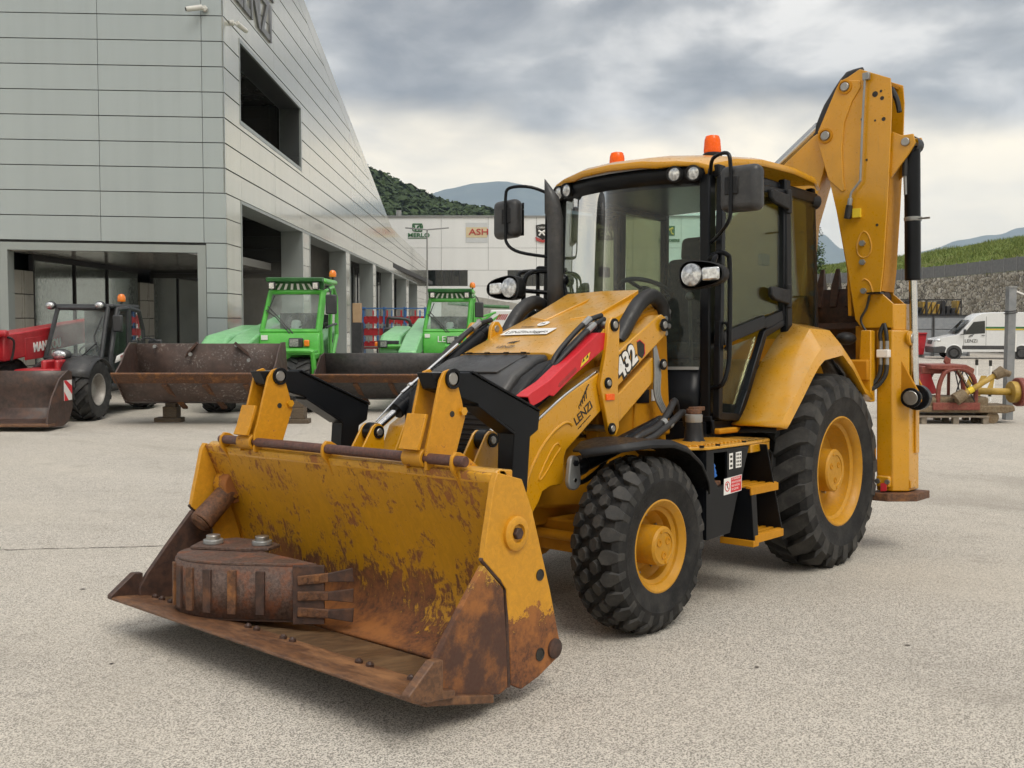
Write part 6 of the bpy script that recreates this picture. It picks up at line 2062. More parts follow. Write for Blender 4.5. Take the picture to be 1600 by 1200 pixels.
for k, f in enumerate((0.20, 0.28, 0.36, 0.44, 0.52, 0.61, 0.70)):
    p, d = along(f)
    nrm = Vector((-d.y, d.x, 0))
    if nrm.dot(Vector((1, 0.3, 0))) < 0:
        nrm = -nrm
    c = p + nrm * 0.012 + Vector((0, 0, (zf + zt_) / 2))
    G().obox(c, d * 0.022, nrm * 0.008, Vector((0, 0, 0.105))).build('wear_strip', 'rust_orange' if k % 2 else 'rust_brown', XB, bevel=0.003)
lp, ld = Vector((1.385, 0.02, 0)), Vector((-0.085, 0.09, 0)).normalized()
ln = Vector((0.72, 0.69, 0)).normalized()
G().obox(Vector((1.415, -0.002, 0.328)) + ln * 0.010, ld * 0.075, ln * 0.010, Vector((0, 0, 0.140))).build('lip_plate', 'rust_brown', XB, bevel=0.003)
for k, (z, up) in enumerate(((0.405, 0.10), (0.325, 0.0), (0.245, -0.07))):
    T = empty('tooth', XB)
    d3 = (ld + Vector((0, 0, up))).normalized()
    u3 = ln.cross(d3).normalized()
    c = Vector((1.395, 0.012, z)) + ln * 0.028
    G().obox(c, d3 * 0.075, ln * 0.010, u3 * 0.022).build('tooth_shank', 'rust_orange', T, bevel=0.004)
    e = c + d3 * 0.07
    g = G()
    g.add([e - ln * 0.012 - u3 * 0.020, e - ln * 0.012 + u3 * 0.020, e + ln * 0.012 + u3 * 0.020, e + ln * 0.012 - u3 * 0.020,
           e + d3 * 0.12 - ln * 0.006 - u3 * 0.034, e + d3 * 0.12 - ln * 0.006 + u3 * 0.034, e + d3 * 0.12 + ln * 0.004 + u3 * 0.034, e + d3 * 0.12 + ln * 0.004 - u3 * 0.034],
          [(0, 1, 2, 3), (4, 5, 6, 7), (0, 1, 5, 4), (1, 2, 6, 5), (2, 3, 7, 6), (3, 0, 4, 7)])
    g.build('tooth_tip', 'rust_brown', T, bevel=0.004)
    for q in (-0.035, 0.02):
        G().cyl(c + d3 * q + ln * 0.008, c + d3 * q + ln * 0.019, 0.012, n=8).build('tooth_bolt', 'rust_orange', T)
EB = empty('ear_pair', XB)
for z in (0.465, 0.40):
    G().prism([(1.60, -0.76), (1.45, -0.50), (1.36, -0.42), (1.26, -0.46), (1.24, -0.60), (1.30, -0.80), (1.48, -0.86)], 'Z', z + 0.008, z + 0.024).build('ear_plate', 'rust_grey', EB, bevel=0.003)
for x, y in ((1.48, -0.74), (1.33, -0.52)):
    G().cyl((x, y, 0.40), (x, y, 0.535), 0.036, n=14).build('ear_pin', 'steel', EB, bevel=0.004)
    G().cyl((x, y, 0.489), (x, y, 0.512), 0.052, n=16).build('pin_collar', 'zinc', EB, bevel=0.004)
# ================================================================== telehandlers (local x = to their left as seen, y = towards their rear, z up)
paint('tele_black', (0.028, 0.030, 0.033), 0.45, var=0.15, dust=0.25, dustcol=(0.10, 0.10, 0.10))
paint('tele_red', (0.42, 0.014, 0.022), 0.4, var=0.15, dust=0.15, dustcol=(0.30, 0.10, 0.09), coat=0.3)
paint('green', (0.075, 0.43, 0.045), 0.38, var=0.15, dust=0.18, dustcol=(0.20, 0.30, 0.14), coat=0.3)
paint('green_dark', (0.02, 0.13, 0.03), 0.45, var=0.2, dust=0.15)
paint('green_pale', (0.20, 0.50, 0.22), 0.42, var=0.12, dust=0.15, dustcol=(0.40, 0.50, 0.35), coat=0.3)
paint('rim_silver', (0.42, 0.40, 0.37), 0.5, metal=0.3, var=0.2, dust=0.3)
paint('old_rubber', (0.022, 0.022, 0.023), 0.8, var=0.3, dust=0.55, dustcol=(0.10, 0.095, 0.085))
paint('orange_lens', (0.80, 0.20, 0.01), 0.25, var=0.05, dust=0.0, coat=0.5)
rusty('bucket_steel', (0.042, 0.028, 0.024), (0.080, 0.048, 0.038), (0.13, 0.060, 0.036), 0.5, 2.2, 0.55, 0.2)
rusty('bucket_dark', (0.030, 0.028, 0.027), (0.060, 0.053, 0.050), (0.08, 0.055, 0.045), 0.4, 2.2, 0.5, 0.2)
m, nt, b, out = _mk('splashed_steel')
v = _obj(nt)
n1 = _noise(nt, v, 1.4, 6, 0.6)
n2 = _noise(nt, v, 22, 8, 0.75)
n3 = _noise(nt, v, 4, 6, 0.7)
c = _mix(nt, _range(nt, n3, 0.35, 0.7), (0.055, 0.036, 0.030), (0.095, 0.060, 0.048))
c = _mix(nt, _math(nt, 'MULTIPLY', _range(nt, n1, 0.42, 0.62), _range(nt, n2, 0.52, 0.68)), c, (0.36, 0.34, 0.31))
nt.links.new(c, b.inputs["Base Color"])
b.inputs["Roughness"].default_value = 0.6
M['splashed_steel'] = m
def agri_wheel(parent, x, y, z, r, w, side, rimmat, n=16):
    we = empty('wheel', parent)
    rim_r = r * 0.50
    g = G()
    prof = [(rim_r, -w * 0.42), (r * 0.72, -w * 0.52), (r * 0.88, -w * 0.5), (r * 0.93, -w * 0.40), (r * 0.93, w * 0.40), (r * 0.88, w * 0.5), (r * 0.72, w * 0.52), (rim_r, w * 0.42)]
    g.lathe(prof, (0, 0, 0), (1, 0, 0), 36)
    st = 2 * math.pi / n
    for k in range(n):
        for sg, ph in ((-1, 0.5), (1, 0.0)):
            t0 = (k + ph) * st
            h = 0.10
            pts = [(t0 - h * 0.8, 0.0, r), (t0 + h * 0.8, 0.0, r), (t0 - 0.30 + h, sg * w * 0.40, r * 0.995), (t0 - 0.40 + h, sg * w * 0.52, r * 0.93), (t0 - 0.40 - h * 0.4, sg * w * 0.52, r * 0.93), (t0 - 0.30 - h, sg * w * 0.40, r * 0.995)]
            top = [(xx, rr * math.cos(t), rr * math.sin(t)) for t, xx, rr in pts]
            bot = [(xx, rr * 0.90 * math.cos(t), rr * 0.90 * math.sin(t)) for t, xx, rr in pts]
            nn = len(pts)
            g.add(top + bot, [tuple(range(nn))] + [(i, (i + 1) % nn, nn + (i + 1) % nn, nn + i) for i in range(nn)])
    o = g.build('tyre', 'old_rubber', we, smooth=25)
    o.location = (x, y, z)
    s = side
    g = G()
    g.lathe([(rim_r * 1.02, w * 0.40 * s), (rim_r * 1.04, w * 0.46 * s), (rim_r * 0.97, w * 0.44 * s), (rim_r * 0.90, w * 0.30 * s), (rim_r * 0.86, w * 0.10 * s), (rim_r * 0.55, w * 0.02 * s), (rim_r * 0.50, w * 0.15 * s), (rim_r * 0.38, w * 0.20 * s), (0, w * 0.20 * s)], (x, y, z), (1, 0, 0), 32)
    g.build('rim', rimmat, we, smooth=30)
    return we
def framed_pane(parent, quad, name, mat, fm, w, frame=True):
    g = G()
    g.add([Vector(p) for p in quad], [tuple(range(len(quad)))])
    P_ = g.build(name, mat, parent)
    if frame:
        g = G()
        n = len(quad)
        for i in range(n):
            g.cyl(quad[i], quad[(i + 1) % n], w, n=8)
            g.ball(quad[i], w, nu=8, nv=6)
        g.build(name + '_frame', fm, parent)
    return P_
def side_mirror(parent, c, arm0, w=0.20, h=0.34):
    mi = empty('mirror', parent)
    G().obox(c, (w / 2, 0, 0), (0, 0.04, 0), (0, 0, h / 2)).build('mirror_housing', 'tele_black', mi, bevel=0.03)
    G().tube([arm0, (arm0[0] * 0.4 + c[0] * 0.6, arm0[1], arm0[2] + 0.04), (c[0], c[1] - 0.03, c[2] + h * 0.45)], 0.016, n=6, smooth=3).build('mirror_arm', 'tele_black', mi)
def beacon(parent, x, y, z, r=0.075):
    be = G().cyl((x, y, z), (x, y, z + 0.10), 0.025, n=8).build('beacon', 'tele_black', parent)
    G().lathe([(r * 0.9, 0.0), (r, 0.03), (r * 0.95, 0.10), (r * 0.6, 0.15), (0, 0.165)], (x, y, z + 0.09), (0, 0, 1), 16).build('beacon_lens', 'orange_lens', be)
def loader_bucket(parent, name, prof, x0, x1, mat_in, mat_out, side_poly, ribs=0, liptop=None, lipmat='rust_orange'):
    B = empty(name, parent)
    g = G()
    g.loft([[(x, y, z) for y, z in prof] for x in (x0, x0 + (x1 - x0) * .33, x0 + (x1 - x0) * .66, x1)])
    g.build('bucket_shell', mat_in, B, solid=0.03, smooth=30)
    for x in (x0, x1):
        G().prism(side_poly, 'X', x - 0.015, x + 0.015).build('bucket_side', mat_out, B, bevel=0.006)
    ly, lz = prof[0]
    my, mz = prof[1]
    d = Vector((0, ly - my, lz - mz)).normalized()
    n_ = Vector((0, -d.z, d.y))
    G().obox(Vector(((x0 + x1) / 2, ly, lz)) - d * 0.09, ((x1 - x0) / 2 + 0.05, 0, 0), d * 0.13, n_ * 0.022).build('cutting_edge', lipmat, B, bevel=0.01)
    for k in range(ribs):
        x = x0 + (x1 - x0) * (0.30 + 0.26 * k)
        a, c_ = Vector((x, my + 0.05, mz - 0.03)), Vector((x, ly, lz)) - d * 0.2
        G().bar(c_ + Vector((0, 0, -0.05)), Vector((x + 0.16, my + 0.28, mz - 0.16)), 0.10, 0.05).build('wear_strip', lipmat, B, bevel=0.006)
    return B
# ------------------------------------------------------------------ red and black telehandler
T1 = empty('telehandler', mw=lv(0, 18.6, gz(18.6)))
tag(T1, 'red and black telehandler with dark bucket parked in front of the showroom portico', 'telehandler')
ground1 = 0.0
g = G()
g.bx(-9.75, -8.25, 0.2, 3.7, 0.45, 0.95)
g.bx(-9.3, -8.7, -0.5, 0.3, 0.45, 0.85)
g.build('chassis', 'tele_black', T1, bevel=0.05)
g = G()
g.bx(-9.2, -8.45, -0.75, 0.1, 0.75, 1.02)
g.obox((-8.72, -0.35, 1.02), (0.05, 0, 0), (0, 0.25, 0.0), (0, 0, 0.16))
g.obox((-8.52, -0.30, 0.98), (0.05, 0, 0), (0, 0.2, 0.0), (0, 0, 0.20))
g.build('front_cowl', 'tele_red', T1, bevel=0.04)
for x, y, sd in ((-8.14, 0.0, 1), (-9.72, 0.0, -1), (-8.14, 2.75, 1), (-9.72, 2.75, -1)):
    agri_wheel(T1, x, y, 0.595, 0.60, 0.43, sd, 'rim_silver')
# boom
BM = empty('lift_boom', T1)
g = G()
g.prism([(-0.9, 1.16), (-0.9, 1.66), (3.6, 1.98), (3.6, 1.52)], 'X', -9.72, -9.27)
g.build('boom_beam', 'tele_red', BM, bevel=0.03)
g = G()
g.prism([(-1.25, 1.22), (-1.25, 1.60), (-0.9, 1.64), (-0.9, 1.18)], 'X', -9.66, -9.36)
g.cyl((-9.85, -0.95, 1.66), (-9.18, -0.95, 1.68), 0.07, n=12)
g.build('boom_nose', 'tele_red', BM, bevel=0.03)
g = G()
g.prism([(-1.6, 0.75), (-1.7, 1.05), (-1.55, 1.62), (-1.25, 1.68), (-1.15, 1.45), (-1.2, 0.85)], 'X', -9.85, -9.60)
g.prism([(-1.5, 0.8), (-1.5, 1.4), (-1.3, 1.55), (-1.2, 0.8)], 'X', -9.52, -9.30)
g.cyl((-9.95, -1.45, 1.15), (-9.2, -1.45, 1.15), 0.12, n=14)
g.cyl((-9.95, -1.5, 1.48), (-9.3, -1.5, 1.48), 0.09, n=14)
g.build('carriage', 'tele_black', BM, bevel=0.02)
g = G()
g.tube([(-9.28, -0.8, 1.62), (-9.20, -0.7, 1.55), (-9.22, -0.68, 1.35), (-9.25, -0.7, 1.18)], 0.022, n=8)
g.tube([(-9.70, -1.2, 1.62), (-9.5, -1.1, 1.72), (-9.3, -0.8, 1.69)], 0.02, n=8)
g.build('boom_hoses', 'hose', BM)
lettering('boom_lettering', 'MANITOU', 0.25, (-9.258, 0.16, 1.31), (0.0, 1, 0.07), (0, 0, 1), 'white_sticker', BM, 0.004, bold=0.008)
G().prism([(-0.15, 1.16), (-0.15, 1.58), (0.9, 1.64), (0.9, 1.20)], 'X', -9.285, -9.262).build('boom_side_plate', 'tele_red', BM, bevel=0.006)
# bucket
bpf = [(-2.15, 0.13), (-1.75, 0.12), (-1.40, 0.16), (-1.25, 0.35), (-1.22, 0.70), (-1.32, 1.02)]
loader_bucket(T1, 'bucket', bpf, -10.6, -7.93, 'bucket_steel', 'bucket_steel', [(-2.15, 0.10), (-2.10, 0.34), (-1.95, 0.60), (-1.66, 0.90), (-1.32, 1.04), (-1.18, 1.0), (-1.18, 0.35), (-1.35, 0.12), (-1.55, 0.06)], lipmat='rust_edge')
G().bx(-7.912, -7.906, -1.52, -1.22, 0.50, 0.86).build('marker_board', 'white_sticker', T1)
for k in range(2):
    G().prism([(-1.52 + 0.0, 0.86 - 0.18 - 0.34 * k + 0.16), (-1.52, 0.86 - 0.34 * k), (-1.44, 0.86 - 0.34 * k + 0.0), (-1.22, 0.60 - 0.34 * k + 0.15), (-1.22, 0.50 - 0.20 * k + 0.10)] if k == 0 else [(-1.52, 0.50), (-1.52, 0.66), (-1.36, 0.50)], 'X', -7.906, -7.902).build('marker_stripe', 'red_sticker', T1)
# cab
C1 = empty('cab', T1)
g = G()
fw = [(-9.22, 0.55, 1.18), (-8.12, 0.55, 1.18), (-8.10, 0.86, 2.16), (-9.10, 0.86, 2.17)]
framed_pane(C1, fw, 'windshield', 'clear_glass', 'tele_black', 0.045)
framed_pane(C1, [(-8.02, 0.62, 0.62), (-8.00, 0.74, 1.30), (-7.98, 1.02, 2.14), (-7.98, 1.55, 2.17), (-7.98, 1.55, 0.55)], 'door_pane', 'cab_glass', 'tele_black', 0.05)
framed_pane(C1, [(-7.98, 1.62, 1.15), (-7.98, 1.62, 2.17), (-7.98, 2.15, 2.12), (-7.98, 2.38, 1.72), (-7.98, 2.40, 1.15)], 'rear_side_pane', 'cab_glass', 'tele_black', 0.045)
g = G()
g.bx(-9.25, -8.0, 0.9, 2.3, 2.16, 2.25)
g.build('roof', 'tele_black', C1, bevel=0.05, seg=3)
g = G()
g.bx(-8.06, -8.00, 0.80, 2.4, 0.55, 1.08)
g.build('door_panel', 'tele_black', C1, bevel=0.02)
G().add([(-7.975, 0.84, 1.06), (-7.975, 1.95, 1.22), (-7.975, 1.95, 1.36), (-7.975, 1.05, 1.22), (-7.975, 0.95, 1.20)], [(0, 1, 2, 3, 4)]).build('door_stripe', 'white_sticker', C1, solid=0.004)
lettering('door_lettering', 'MT 625', 0.09, (-7.968, 1.12, 1.14), (0, 1, 0.14), (0, 0, 1), 'ink_red', C1, 0.002)
g = G()
g.bx(-9.20, -8.1, 2.28, 2.36, 0.6, 2.2)
g.bx(-9.25, -9.18, 0.7, 2.3, 0.6, 1.2)
g.build('cab_back', 'tele_black', C1)
g = G()
g.bx(-8.85, -8.35, 1.5, 1.95, 0.95, 1.15)
g.bx(-8.85, -8.35, 1.9, 2.05, 1.1, 1.75)
g.build('seat', 'seat_fabric', C1, bevel=0.06)
g = G()
rg = g.ring((-8.6, 1.15, 1.32), (0, -0.6, 0.8), 0.20, 20)
g.tube(rg + [rg[0]], 0.018, n=6, smooth=1)
g.cyl((-8.6, 1.15, 1.32), (-8.6, 0.85, 0.9), 0.05, n=8)
g.build('steering_wheel', 'tele_black', C1)
g = G()
g.tube([(-8.10, 0.52, 1.15), (-8.28, 0.60, 1.60), (-8.15, 0.72, 2.0)], 0.014, n=6, smooth=1)
g.tube([(-8.60, 0.52, 1.12), (-8.20, 0.56, 1.48)], 0.014, n=6, smooth=1)
g.build('wiper', 'tele_black', C1)
for x in (-9.20, -8.22):
    L_ = G().ball((x, 0.78, 2.22), 0.11, 0.08, 0.085).build('work_light', 'tele_black', T1)
    G().ball((x, 0.735, 2.22), 0.088, 0.05, 0.065).build('light_lens', 'lens', L_)
HLx = G().ball((-8.62, -0.05, 1.26), 0.19, 0.10, 0.12).build('headlight', 'tele_black', T1)
G().ball((-8.64, -0.10, 1.26), 0.15, 0.07, 0.09).build('headlight_lens', 'lens', HLx)
g = G()
g.tube([(-9.15, -0.05, 0.72), (-9.18, -0.05, 0.95), (-9.0, -0.02, 1.10), (-8.75, 0.0, 1.16), (-8.4, 0.15, 1.12)], 0.05, n=8, smooth=4)
g.build('guard_rail', 'tele_black', T1)
g = G()
rows_ = []
for k in range(9):
    a = R(28 + 15 * k)
    rows_.append([(-8.52, -0.66 * math.cos(a) + 0.05, 0.56 + 0.64 * math.sin(a)), (-8.20, -0.68 * math.cos(a) + 0.05, 0.56 + 0.68 * math.sin(a)), (-7.90, -0.66 * math.cos(a) + 0.05, 0.56 + 0.62 * math.sin(a))])
g.loft(rows_)
g.build('mudguard', 'grey_plastic', T1, solid=0.02, smooth=50)
beacon(T1, -8.16, 1.7, 2.22, 0.085)
side_mirror(T1, (-7.86, 0.75, 1.86), (-8.02, 1.0, 2.05))
side_mirror(T1, (-7.80, 2.6, 1.42), (-8.0, 2.35, 1.5), 0.3, 0.16)
# ------------------------------------------------------------------ green telehandlers, one builder for both
def green_handler(label, mw, body, trim, pale, windscreen_label=False, mirror_right=True):
    """Origin on the ground at the middle of the front axle."""
    T = empty('telehandler', mw=mw)
    tag(T, label, 'telehandler', 'green telehandlers in the yard')
    g = G()
    g.bx(-0.95, 0.95, -0.3, 3.6, 0.5, 1.05)
    g.build('chassis', 'green_dark', T, bevel=0.05)
    for x, y, sd in ((0.86, 0.0, 1), (-0.86, 0.0, -1), (0.86, 2.9, 1), (-0.86, 2.9, -1)):
        agri_wheel(T, x, y, 0.585, 0.585, 0.52, sd, body)
    C_ = empty('cab', T)
    x0, x1 = -0.02, 1.14
    fr = [(x0 - 0.04, 0.42, 1.70), (x1 + 0.0, 0.42, 1.70), (x1 + 0.06, 0.66, 2.55), (x0 + 0.10, 0.66, 2.55)]
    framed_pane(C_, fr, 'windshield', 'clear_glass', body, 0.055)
    g = G()
    g.prism([(0.70, 2.55), (0.66, 2.58), (0.62, 2.76), (0.44, 2.77), (0.42, 2.85), (0.64, 2.87), (0.72, 2.60)], 'X', x0 + 0.05, x1 + 0.10)
    g.build('visor', 'green_dark', C_, bevel=0.01)
    for k in range(8):
        x = x0 + 0.18 + k * (x1 - x0 - 0.24) / 7
        G().obox((x, 0.615, 2.665), (0.026, 0, 0), (0, 0.012, 0), (0.016 * (3.5 - k), -0.012, 0.065)).build('roof_grille_bar', 'white_sticker', C_)
    g = G()
    g.bx(x0 + 0.06, x1 + 0.14, 0.68, 2.1, 2.74, 2.86)
    g.build('roof', body, C_, bevel=0.06, seg=3)
    for x in (x0 + 0.18, x1 - 0.04):
        L_ = G().bx(x - 0.07, x + 0.07, 0.40, 0.50, 2.60, 2.76).build('work_light', 'tele_black', T, bevel=0.015)
        G().bx(x - 0.05, x + 0.05, 0.390, 0.402, 2.62, 2.74).build('light_lens', 'lens', L_)
    framed_pane(C_, [(x1 + 0.05, 0.55, 1.15), (x1 + 0.04, 0.48, 1.72), (x1 + 0.10, 0.72, 2.58), (x1 + 0.12, 1.55, 2.68), (x1 + 0.12, 1.95, 2.45), (x1 + 0.12, 2.0, 1.6), (x1 + 0.10, 1.6, 1.15)], 'door_pane', 'cab_glass', body, 0.05)
    G().bar((x1 + 0.09, 1.35, 1.2), (x1 + 0.12, 1.40, 2.66), 0.05, 0.05).build('door_pillar', body, C_)
    G().tube([(x1 + 0.16, 0.6, 1.78), (x1 + 0.20, 0.8, 1.82), (x1 + 0.20, 1.5, 1.86), (x1 + 0.14, 1.8, 1.84)], 0.025, n=6, smooth=2).build('door_rail', 'tele_black', C_)
    # lower front of the cab
    g = G()
    g.prism([(0.28, 1.02), (0.26, 1.45), (0.38, 1.69), (0.75, 1.69), (0.9, 0.9), (0.4, 0.9)], 'X', x0 - 0.08, x1 + 0.06)
    g.build('cab_nose', body, C_, bevel=0.04)
    g = G()
    g.bx(x0, x1, 1.9, 2.0, 1.0, 2.1)
    g.build('cab_back', 'tele_black', C_)
    HL_ = G().bx(0.56, 0.86, 0.20, 0.30, 1.36, 1.56).build('headlight', 'tele_black', T, bevel=0.02)
    G().bx(0.58, 0.77, 0.185, 0.203, 1.38, 1.54).build('headlight_lens', 'lens', HL_)
    G().bx(0.885, 1.0, 0.18, 0.26, 1.38, 1.52).build('indicator', 'orange_lens', C_, bevel=0.02)
    G().bx(-0.04, 0.10, 0.262, 0.27, 1.52, 1.62).build('reflector', 'white_sticker', C_)
    g = G()
    g.bx(0.30, 0.80, 1.1, 1.6, 1.25, 1.40)
    g.bx(0.30, 0.80, 1.5, 1.65, 1.4, 2.1)
    g.build('seat', 'seat_fabric', C_, bevel=0.06)
    g = G()
    cc = Vector((0.62, 0.72, 1.93))
    rg = g.ring(cc, (0, -0.75, 0.65), 0.21, 22)
    g.tube(rg + [rg[0]], 0.020, n=6, smooth=1)
    for k in (2, 9, 16):
        g.bar(cc, rg[k], 0.03, 0.015)
    g.build('steering_wheel', 'tele_black', C_)
    g = G()
    g.cyl(cc, (0.62, 0.60, 1.55), 0.10, 0.16, n=12)
    g.bx(0.45, 0.8, 0.55, 0.75, 1.5, 1.72)
    g.build('dashboard', 'panel_white' if 'panel_white' in M else 'lens', C_, bevel=0.04)
    g = G()
    g.tube([(0.62, 0.36, 1.66), (0.30, 0.43, 2.0), (0.06, 0.48, 2.24)], 0.014, n=6, smooth=1)
    g.tube([(0.55, 0.36, 1.66), (0.25, 0.43, 2.0), (0.02, 0.46, 2.16)], 0.014, n=6, smooth=1)
    g.bar((0.06, 0.44, 2.10), (0.20, 0.50, 2.46), 0.02, 0.02)
    g.build('wiper', 'tele_black', C_)
    beacon(T, x1 + 0.06, 1.9, 2.84, 0.085)
    side_mirror(T, (x1 + 0.30, 0.40, 2.28), (x1 + 0.08, 0.6, 2.6), 0.24, 0.42)
    # mudguard hoops of bent pipe with skirts
    for s, xa in ((1, 0.55), (-1, -1.16)):
        MG = empty('mudguard', T)
        xb = xa + 0.62
        G().tube([(xa, -0.30, 1.30), (xb - 0.06, -0.30, 1.30), (xb, -0.28, 1.24), (xb + 0.02, -0.25, 0.9)], 0.055, n=8, smooth=2).build('bumper_pipe', body, MG)
        g = G()
        g.prism([(-0.32, 1.22), (-0.30, 1.30), (0.35, 1.32), (0.70, 0.95), (0.62, 0.9), (0.30, 1.22)], 'X', xa, xb)
        g.prism([(-0.30, 0.75), (-0.32, 1.24), (0.45, 1.24), (0.68, 0.8), (0.60, 0.8), (0.36, 1.12), (-0.2, 1.12), (-0.22, 0.75)], 'X', xb - 0.03, xb + 0.03)
        g.build('mudguard_shell', body, MG, bevel=0.02)
    # boom and engine cover on the other side of the cab
    BM_ = empty('lift_boom', T)
    g = G()
    g.prism([(-1.6, 0.85), (-1.6, 1.22), (0.2, 1.62), (3.7, 2.06), (3.7, 1.60), (0.3, 1.15)], 'X', -0.56, -0.10)
    g.build('boom_beam', pale, BM_, bevel=0.04)
    g = G()
    g.bx(-0.50, -0.16, -1.92, -1.5, 0.55, 1.18)
    g.build('boom_head', 'tele_black', BM_, bevel=0.03)
    g = G()
    g.prism([(-0.25, 1.05), (-0.30, 1.38), (0.2, 1.62), (2.8, 1.82), (3.4, 1.7), (3.4, 1.05)], 'X', -1.24, -0.66)
    EC = g.build('engine_cover', pale, T, bevel=0.10, seg=3)
    G().obox((-0.92, -0.305, 1.40), (0.24, 0, 0), (0, 0.012, 0), (0, 0, 0.05)).build('cover_vent', 'tele_black', EC, bevel=0.02)
    HL2 = G().bx(-1.24, -0.98, -0.40, -0.28, 1.26, 1.46).build('headlight', 'tele_black', T, bevel=0.02)
    G().bx(-1.16, -1.0, -0.415, -0.398, 1.29, 1.43).build('headlight_lens', 'lens', HL2)
    G().bx(-1.32, -1.24, -0.38, -0.30, 1.30, 1.42).build('indicator', 'orange_lens', T, bevel=0.02)
    return T
D1 = 20.45
T2 = green_handler('bright green telehandler behind the wide rusty bucket, beside the showroom corner', lv(-5.32, D1, gz(D1)), 'green', 'green_dark', 'green_pale')
T2B = empty('bucket', T2)
T2B.name = 'bucket'
pf = [(-3.15, 0.97), (-2.62, 0.46), (-2.30, 0.40), (-2.05, 0.52), (-1.98, 0.95), (-2.12, 1.50)]
sp2 = [(-3.16, 0.93), (-3.05, 1.02), (-2.85, 1.15), (-2.62, 1.38), (-2.40, 1.53), (-2.10, 1.53), (-1.95, 0.95), (-2.02, 0.50), (-2.30, 0.36), (-2.62, 0.42)]
bk = loader_bucket(T2, 'bucket', pf, -1.80, 1.02, 'splashed_steel', 'bucket_steel', sp2, ribs=3)
bpy.data.objects.remove(T2B)
g = G()
g.bar((-0.6, -2.20, 1.52), (-0.95, -2.02, 1.20), 0.03, 0.05)
g.bar((0.10, -2.20, 1.52), (0.42, -2.02, 1.20), 0.03, 0.05)
g.build('bucket_braces', 'bucket_steel', bk)
for x, z in ((0.12, 1.47), (0.35, 1.19), (-1.42, 1.45), (-0.75, 1.3)):
    G().cyl((x, -2.14, z), (x, -2.18, z), 0.035, n=8).build('bucket_bolt', 'zinc', bk)
D2 = 26.2
T3 = green_handler('pale green telehandler parked farther back beside the red and blue rack', lv(-2.34, D2, gz(D2)), 'green', 'green_dark', 'green_pale')
lettering('door_lettering', 'LENZI', 0.24, (0.30, 0.245, 1.40), (1, 0, 0), (0, 0, 1), 'white_sticker', T3, 0.004)
loader_bucket(T3, 'bucket', [(-6.3, 0.86), (-5.7, 0.36), (-5.3, 0.30), (-5.0, 0.45), (-4.95, 0.9), (-5.1, 1.28)], -1.75, 1.05, 'bucket_dark', 'bucket_steel', [(-6.3, 0.82), (-6.1, 0.95), (-5.5, 1.25), (-5.1, 1.30), (-4.9, 0.9), (-4.97, 0.42), (-5.3, 0.26), (-5.7, 0.32)], ribs=3)
G().bar((-0.33, -4.86, 0.75), (-0.33, -1.4, 1.0), 0.36, 0.4).build('boom_extension', 'green_pale', T3, bevel=0.03)
# timber blocks under the wide bucket
rusty('old_timber', (0.055, 0.040, 0.028), (0.13, 0.095, 0.06), (0.17, 0.12, 0.07), 0.4, 5, 0.85, 0.5, (1, 6, 6))
def blocks(px, d, label):
    o = empty('timber_blocks', mw=lv((px - 800) / 1515 * d, d, gz(d)))
    tag(o, label, 'timber', 'timber blocks under the wide bucket')
    G().bx(-0.26, 0.24, -0.14, 0.12, 0.0, 0.09).build('timber_block', 'old_timber', o, bevel=0.01)
    G().bx(-0.10, 0.16, -0.12, 0.14, 0.09, 0.30).build('timber_block', 'old_timber', o, bevel=0.01)
    G().bx(-0.06, 0.14, -0.10, 0.10, 0.30, 0.42).build('timber_block', 'old_timber', o, bevel=0.01)
blocks(264, 18.25, 'small stack of dark timber blocks under the wide rusty bucket, beside the red telehandler')
blocks(463, 18.0, 'small stack of dark timber blocks under the wide rusty bucket, beside the green wheel')

# ------------------------------------------------------------------ white delivery van
paint('van_white', (0.72, 0.73, 0.73), 0.28, var=0.05, dust=0.10, dustcol=(0.45, 0.42, 0.38), coat=0.4)
paint('van_grey', (0.045, 0.046, 0.05), 0.6, var=0.1)
VD = 57.0
VN = empty('delivery_van', mw=lv((1478 - 800) / 1515 * VD, VD, gz(VD), R(-10)))
tag(VN, 'white delivery van with green and yellow side stripe in front of the stone wall', 'van')
# local: x = towards the rear, y = away from the camera, z up
side = [(-0.62, 0.42), (-0.66, 0.75), (-0.60, 1.05), (-0.35, 1.22), (0.55, 1.42), (0.75, 1.50), (1.35, 2.22), (1.62, 2.52), (1.95, 2.68), (2.6, 2.74), (6.2, 2.74), (6.28, 2.6), (6.30, 0.45)]
g = G()
rows_ = []
for y, ins in ((0.0, 0.10), (0.05, 0.0), (0.12, -0.03), (1.86, -0.03), (1.93, 0.0), (1.98, 0.10)):
    cxm, czm = 2.8, 1.4
    rows_.append([(x + (cxm - x) * ins * 0.18, y + 0.0, z + (czm - z) * ins * 0.22 * (1 if z > 1.2 else 0.2)) for x, z in side])
g.loft(rows_, close=True)
g.add(rows_[0], [tuple(range(len(side)))])
g.add(rows_[-1], [tuple(range(len(side)))])
g.build('van_body', 'van_white', VN, smooth=30)
G().add([(0.62, 0.14, 1.50), (0.62, 1.84, 1.50), (1.34, 1.80, 2.26), (1.34, 0.18, 2.26)], [(0, 1, 2, 3)]).build('windshield', 'dark_glass', VN, solid=0.02).location = (-0.035, 0, 0.03)
G().prism([(0.72, 1.42), (1.0, 1.50), (1.50, 2.18), (2.12, 2.25), (2.14, 1.52)], 'Y', -0.012, 0.01).build('door_window', 'dark_glass', VN)
G().bx(0.9, 6.25, -0.015, 0.02, 0.58, 0.80).build('side_moulding', 'van_grey', VN, bevel=0.02)
g = G()
g.prism([(-0.70, 0.34), (-0.72, 0.72), (-0.2, 0.78), (0.02, 0.74), (0.04, 0.36)], 'Y', -0.02, 2.0)
